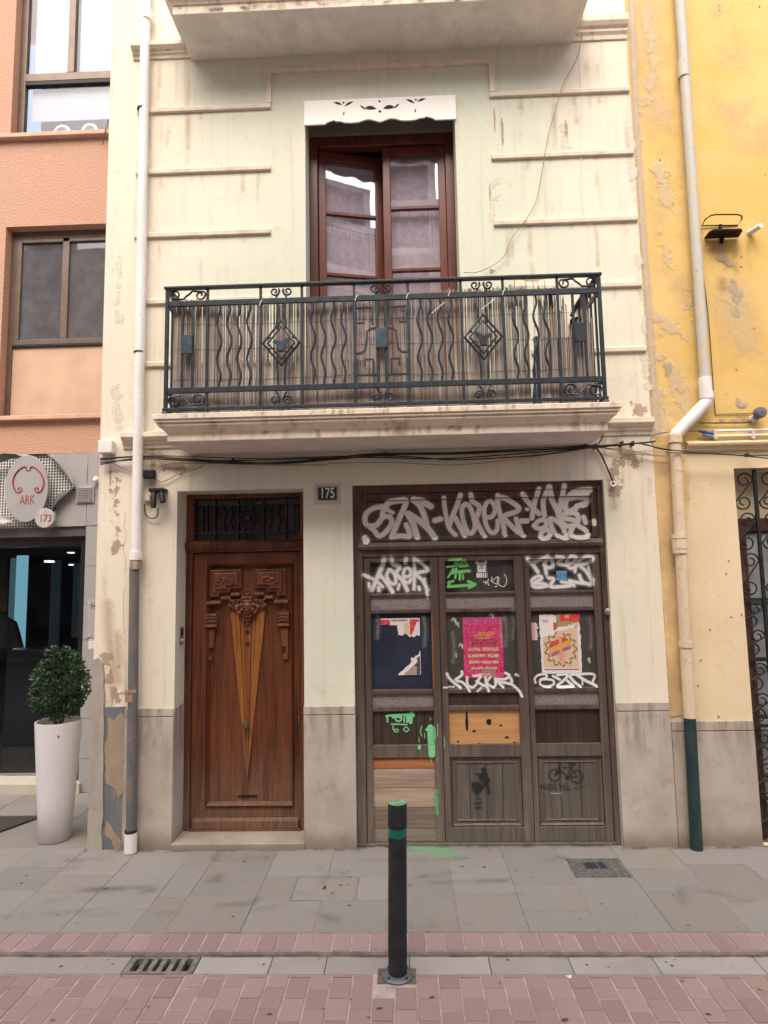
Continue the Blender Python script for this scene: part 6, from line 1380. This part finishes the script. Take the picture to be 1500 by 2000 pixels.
# dim lobby behind the entrance
lob = MB(); X0, X1, Y0, Y1, ZT = -6.2, XS, OY+.05, OY+5.5, 2.55
for q in ([(X0, Y1, 0), (X1+1, Y1, 0), (X1+1, Y1, ZT), (X0, Y1, ZT)], [(X1+.3, Y0+.3, 0), (X1+.3, Y1, 0), (X1+.3, Y1, ZT), (X1+.3, Y0+.3, ZT)], [(X0, Y0, 0), (X0, Y1, 0), (X0, Y1, ZT), (X0, Y0, ZT)], [(X0, Y0, ZT), (X1+1, Y0, ZT), (X1+1, Y1, ZT), (X0, Y1, ZT)]): lob.add(q, [(0, 1, 2, 3)])
lob.build("lobby", plain("dark_lobby_wall", (.020, .020, .026), .5, var=.2, scale=3), ob)
box("lobby_floor", plain("dark_polished_floor", (.05, .042, .038), .25, var=.2, scale=2, spec=.5), ob, X0, X1+1, OY+.02, Y1, -.03, .085)
box("entrance_step", stone_trim("cream_marble_step", (.50, .46, .38), (.35, .28, .2), .4), ob, X0, XS+.03, OY-.05, OY+.3, -.03, .09, .004)
box("entrance_lintel", plain("grey_metal_lintel", (.12, .10, .10), .4, .3), ob, X0, XS, OY+.01, OY+.16, 2.36, 2.452, .004); box("entrance_lintel", plain("grey_metal_lintel", (.075, .065, .065), .4, .3), ob, X0, XS, OY+.17, OY+.4, 2.28, 2.44, .004)
box("door_post", plain("black_door_frame", (.02, .02, .022), .4, .3), ob, XS-.075, XS-.0, OY+.05, OY+.12, .09, 2.36, .003)
box("entrance_glass", glass_mat("lobby_glass", (.85, .88, .9), .005, .5, .02, (.1, .1, .1), .02), ob, X0, XS-.075, OY+.20, OY+.21, .09, 2.28)
M_cyan = emit("cyan_lit_panel", (.26, .55, .66), .42); M_cyan2 = emit("dim_cyan_panel", (.30, .55, .66), .013); M_cyan3 = emit("teal_lit_panel", (.25, .50, .58), .10)
def lobby_panel(px0, px1, py0, py1, y, m, l):
    (xa, za), (xb, zb2) = at(px0, py0, y), at(px1, py1, y); o = tag(box("light_column", m, None, xa, xb, y, y+.03, zb2, za, .01), l, "light column", "glowing columns in the lobby"); return o
lobby_panel(32, 47, 1085, 1268, OY+2.2, M_cyan, "bright cyan glowing column in the dark lobby"); lobby_panel(20, 31.5, 1090, 1262, OY+2.3, M_cyan3, "dim teal edge beside the bright lobby column")
lobby_panel(100, 112, 1095, 1300, OY+2.6, M_cyan2, "faint blue column in the middle of the lobby"); lobby_panel(143, 158, 1100, 1245, OY+1.6, M_cyan2, "faint blue column beside the lobby's right edge")
M_lamp = emit("ceiling_lamp", (.85, .88, 1.0), 1.6)
for k, (a, b, c, d, l) in enumerate(((20, 33, 1046, 1052, "brightest lobby ceiling lamp at far left"), (34, 44, 1049, 1053, "lobby ceiling lamp touching the brightest one"), (79, 90, 1058.5, 1061, "thin lobby ceiling lamp right of the bright pair"), (86, 98, 1095, 1098, "low lobby lamp above the middle of the lobby"), (131, 138, 1078.5, 1080, "small faint lobby lamp near the right edge"), (134, 145, 1102, 1104, "lobby lamp just left of the right column"))):
    y = OY+2.0; (xa, za), (xb, zb2) = at(a, c, y), at(b, d, y); o = thing("ceiling_lamp", ((xa+xb)/2, y, za), l, "ceiling lamp", "lobby ceiling lamps"); MB().box(xa, xb, y, y+.1, zb2, za).build("diffuser", M_lamp, o, .003); box("housing", M_black, o, xa-.01, xb+.01, y+.02, y+.12, za+.001, za+.03)
tag(box("reception_counter", plain("black_counter", (.012, .012, .014), .35), None, -4.6, -3.2, OY+1.3, OY+1.6, .085, 1.16, .01), "black reception counter inside the dark lobby", "counter")
pc = thing("lobby_picture", (-4.1, OY+3, 1.6), "red and orange picture on the lobby wall", "picture"); (xa, za), (xb, zb2) = at(-14, 1155, OY+2.6), at(13, 1193, OY+2.6)
raster("canvas", pc, xa, xb, zb2, za, OY+2.6, lambda s, t: jit((.20, .03, .03), .3) if t < .65 else jit((.24, .08, .03), .3), M_print, .02)
tag(MB().prism([at(a, b, OY+1.2) for a, b in ((-25, 1200), (6, 1202), (28, 1215), (34, 1235), (42, 1266), (-25, 1268))], OY+1.2, OY+1.26).build("chair_back", M_black, None, .01), "black curved chair back at the lobby counter", "chair")

# planter with its clipped shrub, door mat
def pot_mat():
    g = NG("scuffed_white_planter", .35, spec=.45); X = g.xyz(); n = g.noise(7, 6, .65); f = g.noise(30, 4, .6, stretch=(1, 1, .4))
    c = g.mix(g.ramp(g.math('ADD', X[2], g.math('MULTIPLY', n, .22)), .08, .30, .55, 0), (.70, .675, .665), (.42, .37, .31))
    g.base(g.mix(g.ramp(f, .60, .72, 0, .28), c, (.48, .45, .42))); return g.m
pl = thing("planter", (-2.71, .20, 0), "tall tapering glossy white planter on the pavement", "planter")
pcx, pcy = -2.672, .185
MB().lathe([(.108, 0), (.112, .004), (.131, .30), (.149, .60), (.165, .855), (.165, .864), (.151, .864), (.148, .82)], (pcx, pcy, .004), 48).build("pot", pot_mat(), pl, smooth=True)
MB().lathe([(.001, .80), (.1475, .80), (.1475, .79), (.001, .79)], (pcx, pcy, .02), 24).build("soil", plain("dark_soil", (.05, .035, .025), .95, var=.5, bump=.5), pl)
box("maker_mark", M_black, pl, pcx+.075, pcx+.082, pcy-.147, pcy-.138, .775, .787)
sb = thing("shrub", (pcx, pcy, .82), "dense dark green clipped shrub growing in the white planter", "shrub")
M_stem = plain("shrub_stem", (.10, .07, .05), .9)
st = MB()
for k in range(7):
    a = k*.9; st.tube([(pcx+.02*math.cos(a), pcy+.02*math.sin(a), .82), (pcx+.06*math.cos(a), pcy+.06*math.sin(a), .98), (pcx+.12*math.cos(a), pcy+.12*math.sin(a), 1.15)], [.010, .008, .004], 5)
st.build("stems", M_stem, sb)
def leaf_mat():
    g = NG("shrub_leaf", .45, spec=.4); a = g.new("ShaderNodeAttribute", attribute_name="tone"); g.base(g.mix(a.outputs["Fac"], (.012, .036, .014), (.085, .165, .070)))
    return g.m
vs = []; fs = []; tn = []
def add_leaf(p, d, L, wd, tone):
    d = d.normalized(); sd = d.cross(Vector((rng.normal(), rng.normal(), rng.normal()))).normalized(); up = sd.cross(d).normalized(); n0 = len(vs)
    for t, q, hgt in ((0, 0, 0), (.45, 1, .1), (1, 0, 0), (.45, -1, .1)): vs.append(p+d*L*t+sd*wd*q+up*L*hgt)
    fs.extend([(n0, n0+1, n0+2), (n0, n0+2, n0+3)]); tn.extend([tone]*4)
cz0 = 1.135; cnt = 0
while cnt < 4200:
    v = Vector((rng.normal(), rng.normal(), rng.normal())).normalized(); rr = rng.uniform(.45, 1)**.5
    bump = 1+.17*mnoise.noise(v*2.6+Vector((4, 1, 2)))+.10*mnoise.noise(v*6.5)
    hw = .192*bump*rr; hz = .245*bump*rr
    p = Vector((pcx+v.x*hw, pcy+v.y*hw, cz0+v.z*hz-(0.02 if v.z < 0 else 0)))
    if p.z < .90: continue
    if mnoise.noise(p*16) < -.14: continue
    d = (v+Vector((rng.normal(), rng.normal(), rng.normal()+.4))*.7); add_leaf(p, d, rng.uniform(.018, .042), rng.uniform(.005, .011), float(np.clip(.30+.5*mnoise.noise(p*9)+rng.normal(0, .25), 0, 1))); cnt += 1
for (ax, az, L) in ((-.055, 1.36, .07), (.075, 1.34, .075), (.02, 1.345, .04), (.12, 1.29, .05), (-.13, 1.27, .04), (-.19, 1.19, .04), (.2, 1.14, .04), (-.10, 1.35, .05), (.04, 1.37, .06), (-.16, 1.10, .04), (.17, 1.24, .05), (-.19, 1.02, .05), (.19, 1.0, .05), (.1, 1.34, .05), (-.02, 1.38, .05)):
    for k in range(22): t = k/22; add_leaf(Vector((pcx+ax+rng.normal(0, .006), pcy-.03+rng.normal(0, .006), az+L*t)), Vector((rng.normal()*.8, rng.normal()*.8, .9)), .026, .007, rng.uniform(.3, 1))
me = bpy.data.meshes.new("foliage"); me.from_pydata([tuple(v) for v in vs], [], fs); a_ = me.attributes.new("tone", 'FLOAT', 'POINT'); a_.data.foreach_set("value", np.array(tn, np.float32)); me.materials.append(leaf_mat())
o = bpy.data.objects.new("foliage", me); COL.objects.link(o); attach(o, sb); o['kind'] = 'stuff'
tag(MB().prism([(0, 0)]*0+[(-4.2, .30), (-3.18, .30), (-3.02, .63), (-4.2, .63)], 0, .012).build("door_mat", plain("dark_brown_mat", (.05, .042, .038), .95, var=.3, scale=60, bump=.6), None), "dark brown door mat on the pavement in front of the left entrance", "door mat")
mt_ = bpy.data.objects["door_mat"]; 
for v in mt_.data.vertices: x_, y_, z_ = v.co; v.co = (x_, z_, .002+(.012-y_))

# ------------------------------------------------------------------ street furniture and covers
bo = thing("bollard", (-.08, -1.425, -.02), "dark grey street bollard with a green reflective band and green paint on its top", "bollard")
bxx, byy = -.0785, -1.425
M_bol = plain("anthracite_bollard", (.024, .025, .028), .62, .0, var=.3, scale=14, spec=.25); M_band = plain("green_band", (.012, .135, .085), .4, var=.1)
M_gp = plain("sprayed_green_top", (.13, .27, .15), .7, var=.3, scale=40)
tilt = .020
def bl(z): return bxx+tilt*(z/.8)*.75
def ring(z, r): return (r, z)
post = MB(); prof = [(.0435, 0.02), (.0455, .10), (.0455, .645)]
def bol(nm, prof, m, sm=True):
    o = MB().lathe(prof, (0, 0, 0), 40).build(nm, m, bo, smooth=sm)
    for v in o.data.vertices: v.co = (v.co.x+bl(v.co.z), v.co.y+byy, v.co.z-.02)
    return shade(o)
bol("post", [(.0455, .02), (.0462, .10), (.0458, .650)], M_bol); bol("green_band", [(.0452, .650), (.0452, .694)], M_band); bol("head", [(.0468, .694), (.0474, .70), (.0474, .795), (.0450, .806), (.03, .809), (.001, .810)], M_bol)
bol("paint_cap", [(.0435, .8055), (.043, .8085), (.03, .8105), (.001, .8115)], M_gp)
bol("base_disc", [(.074, .002), (.076, .006), (.072, .011), (.046, .016)], plain("worn_steel_base", (.15, .155, .16), .5, .4, var=.3, scale=20))
for k in range(4): an = .8+k*1.5708; o = MB().lathe([(.008, 0), (.008, .004), (.001, .006)], (bxx+.061*math.cos(an), byy+.061*math.sin(an), -.007), 8).build("bolt", M_irond, bo)
paint("paint_splash", bo, [([(.3, .60), (.35, .56), (.3, .50), (.36, .47)], .012)], PW_green2, None, res=.003, soft=.006, lay=lambda u, v: (bl(v)+.0466*math.cos(math.pi+u*.9+.25), byy+.0466*math.sin(math.pi+u*.9+.25), v-.02))
box("footing_patch", plain("brown_mortar_patch", (.115, .095, .075), .95, var=.3, scale=20), street, -.176, .011, -1.488, -1.368, -.06, -.0188); box("mortar_bed", M_mortar, street, -.195, .016, -1.512, -1.4115, -.06, -.0212)

M_cast = plain("cast_iron_cover", (.125, .125, .12), .55, .35, var=.35, scale=30)
mh = thing("manhole_cover", (1.215, -.32, 0), "square cast iron manhole cover with a raised pattern near the shop doors", "manhole cover")
a, b, c, d = man
box("cover_frame", M_irond, mh, a+.003, b-.003, c+.003, d-.003, -.04, -.004); box("cover_plate", M_cast, mh, a+.012, b-.012, c+.010, d-.010, -.03, .0005, .002)
st = MB(); nx_, ny_ = 17, 13
for i in range(nx_):
    for j in range(ny_):
        if 4 <= i <= 11 and 5 <= j <= 9: continue
        x_ = a+.022+(b-a-.044)*(i+.5)/nx_; y_ = c+.018+(d-c-.036)*(j+.5)/ny_; s_ = .0072 if (i+j) % 2 else .0052
        st.box(x_-s_, x_+s_, y_-s_*.8, y_+s_*.8, 0, .0045)
po = st.build("raised_pattern", plain("worn_iron_studs", (.24, .24, .225), .45, .4, var=.3), mh); po['kind'] = 'stuff'
for u0, u1 in ((.30, .42), (.44, .50), (.55, .64)): box("raised_plate", M_irond, mh, a+(b-a)*u0, a+(b-a)*u1, c+(d-c)*.45, c+(d-c)*.72, .0, .005, .001)
ac = thing("access_cover", (-.535, -.59, 0), "stone filled access cover with a steel rim and a central lifting slot", "access cover")
a, b, c, d = acc; M_rim = plain("galvanised_rim", (.36, .345, .33), .45, .5, var=.2)
for q in ((a+.002, b-.002, c+.002, c+.007), (a+.002, b-.002, d-.007, d-.002), (a+.002, a+.007, c+.0072, d-.0072), (b-.007, b-.002, c+.0072, d-.0072)): box("rim", M_rim, ac, *q, -.04, .0012)
o = MB().box(-(b-a)/2+.010, (b-a)/2-.010, -(d-c)/2+.010, (d-c)/2-.010, -.04, -.0005).build("infill_stone", M_flag, ac); o.location = ((a+b)/2+.535, (c+d)/2+.59, 0); o.matrix_parent_inverse = Matrix.Identity(4)
x_, y_ = ground(634, 1734); box("slot_rim", M_rim, ac, x_-.014, x_+.014, y_-.030, y_+.030, -.004, .0008); box("lifting_slot", M_black, ac, x_-.007, x_+.007, y_-.022, y_+.022, -.003, .0014)
gt = thing("drain_grate", (-1.27, -1.334, -.02), "small iron street drain grate set in the gutter", "drain grate")
ga, gbx, gc, gd = -1.449, -1.095, -1.405, -1.262
M_grate = plain("worn_grey_grate", (.19, .18, .165), .6, .3, var=.3, scale=30)
for q in ((ga, gbx, gc, gc+.020), (ga, gbx, gd-.020, gd), (ga, ga+.030, gc+.0202, gd-.0202), (gbx-.03, gbx, gc+.0202, gd-.0202)): box("grate_frame", M_grate, gt, *q, -.06, -.021, .003)
for k in range(6):
    if k == 0: continue
    x_ = ga+.03+(gbx-ga-.06)*k/6; MB().box(x_-.0135, x_+.0135, gc+.0202, gd-.0202, -.05, -.022).build("grate_bar", M_grate, gt, .003)
box("dark_sump", M_void, gt, ga+.01, gbx-.01, gc+.005, gd-.005, -.0548, -.0542)
# green spray that missed the doors
paint("green_overspray", pave, [([(.00, -.015), (.10, -.03), (.26, -.035)], .05), ([(.18, -.05), (.30, -.12)], .02), ([(.10, -.08), (.24, -.07)], .03), ([(.24, -.15), (.30, -.16)], .015)], paint_mat("green_overspray", (.20, .56, .24), soft=1.0, strength=.62), None, res=.008, soft=.16, lay=lambda u, v: (u, v, .0035), label="soft green overspray on the flags by the shop sill")
for k, (px, py, m, l, r) in enumerate(((1485, 1932, plain("yellow_peel", (.34, .30, .10), .7), "small yellow green fruit scrap lying in the gutter", .011), (946, 1694, M_black, "dark trodden leaf scrap on the flags right of the bollard", .012), (1112, 1908, plain("pale_paper", (.6, .57, .54), .8), "pale flattened paper scrap on the street bricks", .016), (729, 1680, M_bare, "small brown leaf on the pavement left of the bollard", .010))):
    zb_ = -.02 if py > 1856 else 0; x_, y_ = ground(px, py, zb_); n = 9; h = .016 if k == 0 else .003
    mm = MB(); vs_ = [(x_+r*math.cos(2*math.pi*i/n)*rng.uniform(.6, 1.3), y_+r*.9*math.sin(2*math.pi*i/n)*rng.uniform(.6, 1.3), zb_+.003) for i in range(n)]
    mm.add(vs_+[(x_, y_, zb_+.003+h)], [(i, (i+1) % n, n) for i in range(n)]+[tuple(range(n-1, -1, -1))]); tag(mm.build("litter_scrap", m, None), l, "litter")

# ------------------------------------------------------------------ the other side of the street (seen in the panes, and shading the street)
def facade_opposite(name, x0, x1, h, col, label, trimc, ws):
    t = thing(name, ((x0+x1)/2, -8.4, 0), label, "building"); y = -8.3
    g = NG(name+"_render", .85, spec=.2); n = g.noise(.8, 5); g.base(g.mix(g.ramp(n, .3, .7), tuple(c*.9 for c in col), col))
    g.b.inputs['Roughness'].default_value = .9; mt = g.m; tr = plain(name+"_trim", trimc, .8, var=.05)
    MB().box(x0, x1, y-3, y, 0, h).build("wall", mt, t)
    box("cornice", tr, t, x0, x1, y, y+.3, h-.25, h); fr_m = plain("brown_shutter", (.14, .07, .05), .7); gl = glass_mat("far_glass", (.1, .1, .12), .02, .8, .1)
    for fz in (3.6, 6.5, 9.0):
        box("string_course", tr, t, x0, x1, y, y+.08, fz-.35, fz-.2)
        for wx in ws:
            box("window_surround", tr, t, wx-.68, wx+.68, y, y+.06, fz-.02, fz+2.3); box("window_shutter", fr_m, t, wx-.5, wx+.5, y+.061, y+.08, fz+.05, fz+2.15)
            box("balcony_slab", tr, t, wx-.9, wx+.9, y, y+.5, fz-.16, fz-.02)
            mm = MB()
            for k in range(18): xx = wx-.85+k*.1; mm.box(xx-.008, xx+.008, y+.45, y+.466, fz-.02, fz+.9)
            mm.box(wx-.87, wx+.87, y+.44, y+.476, fz+.9, fz+.93); mm.build("balcony_bars", M_iron, t)
    for wx in ws: box("shop_opening", M_dark, t, wx-.9, wx+.9, y, y+.02, .1, 2.6)
    return t
facade_opposite("townhouse", -11, -1.6, 10.6, (.74, .62, .57), "pinkish townhouse across the street with brown shutters", (.70, .66, .62), (-9.2, -6.4, -3.4))
facade_opposite("townhouse", -1.59, 8, 10.2, (.80, .77, .74), "off white townhouse across the street with brown shutters", (.74, .72, .70), (.2, 3.0, 5.8))
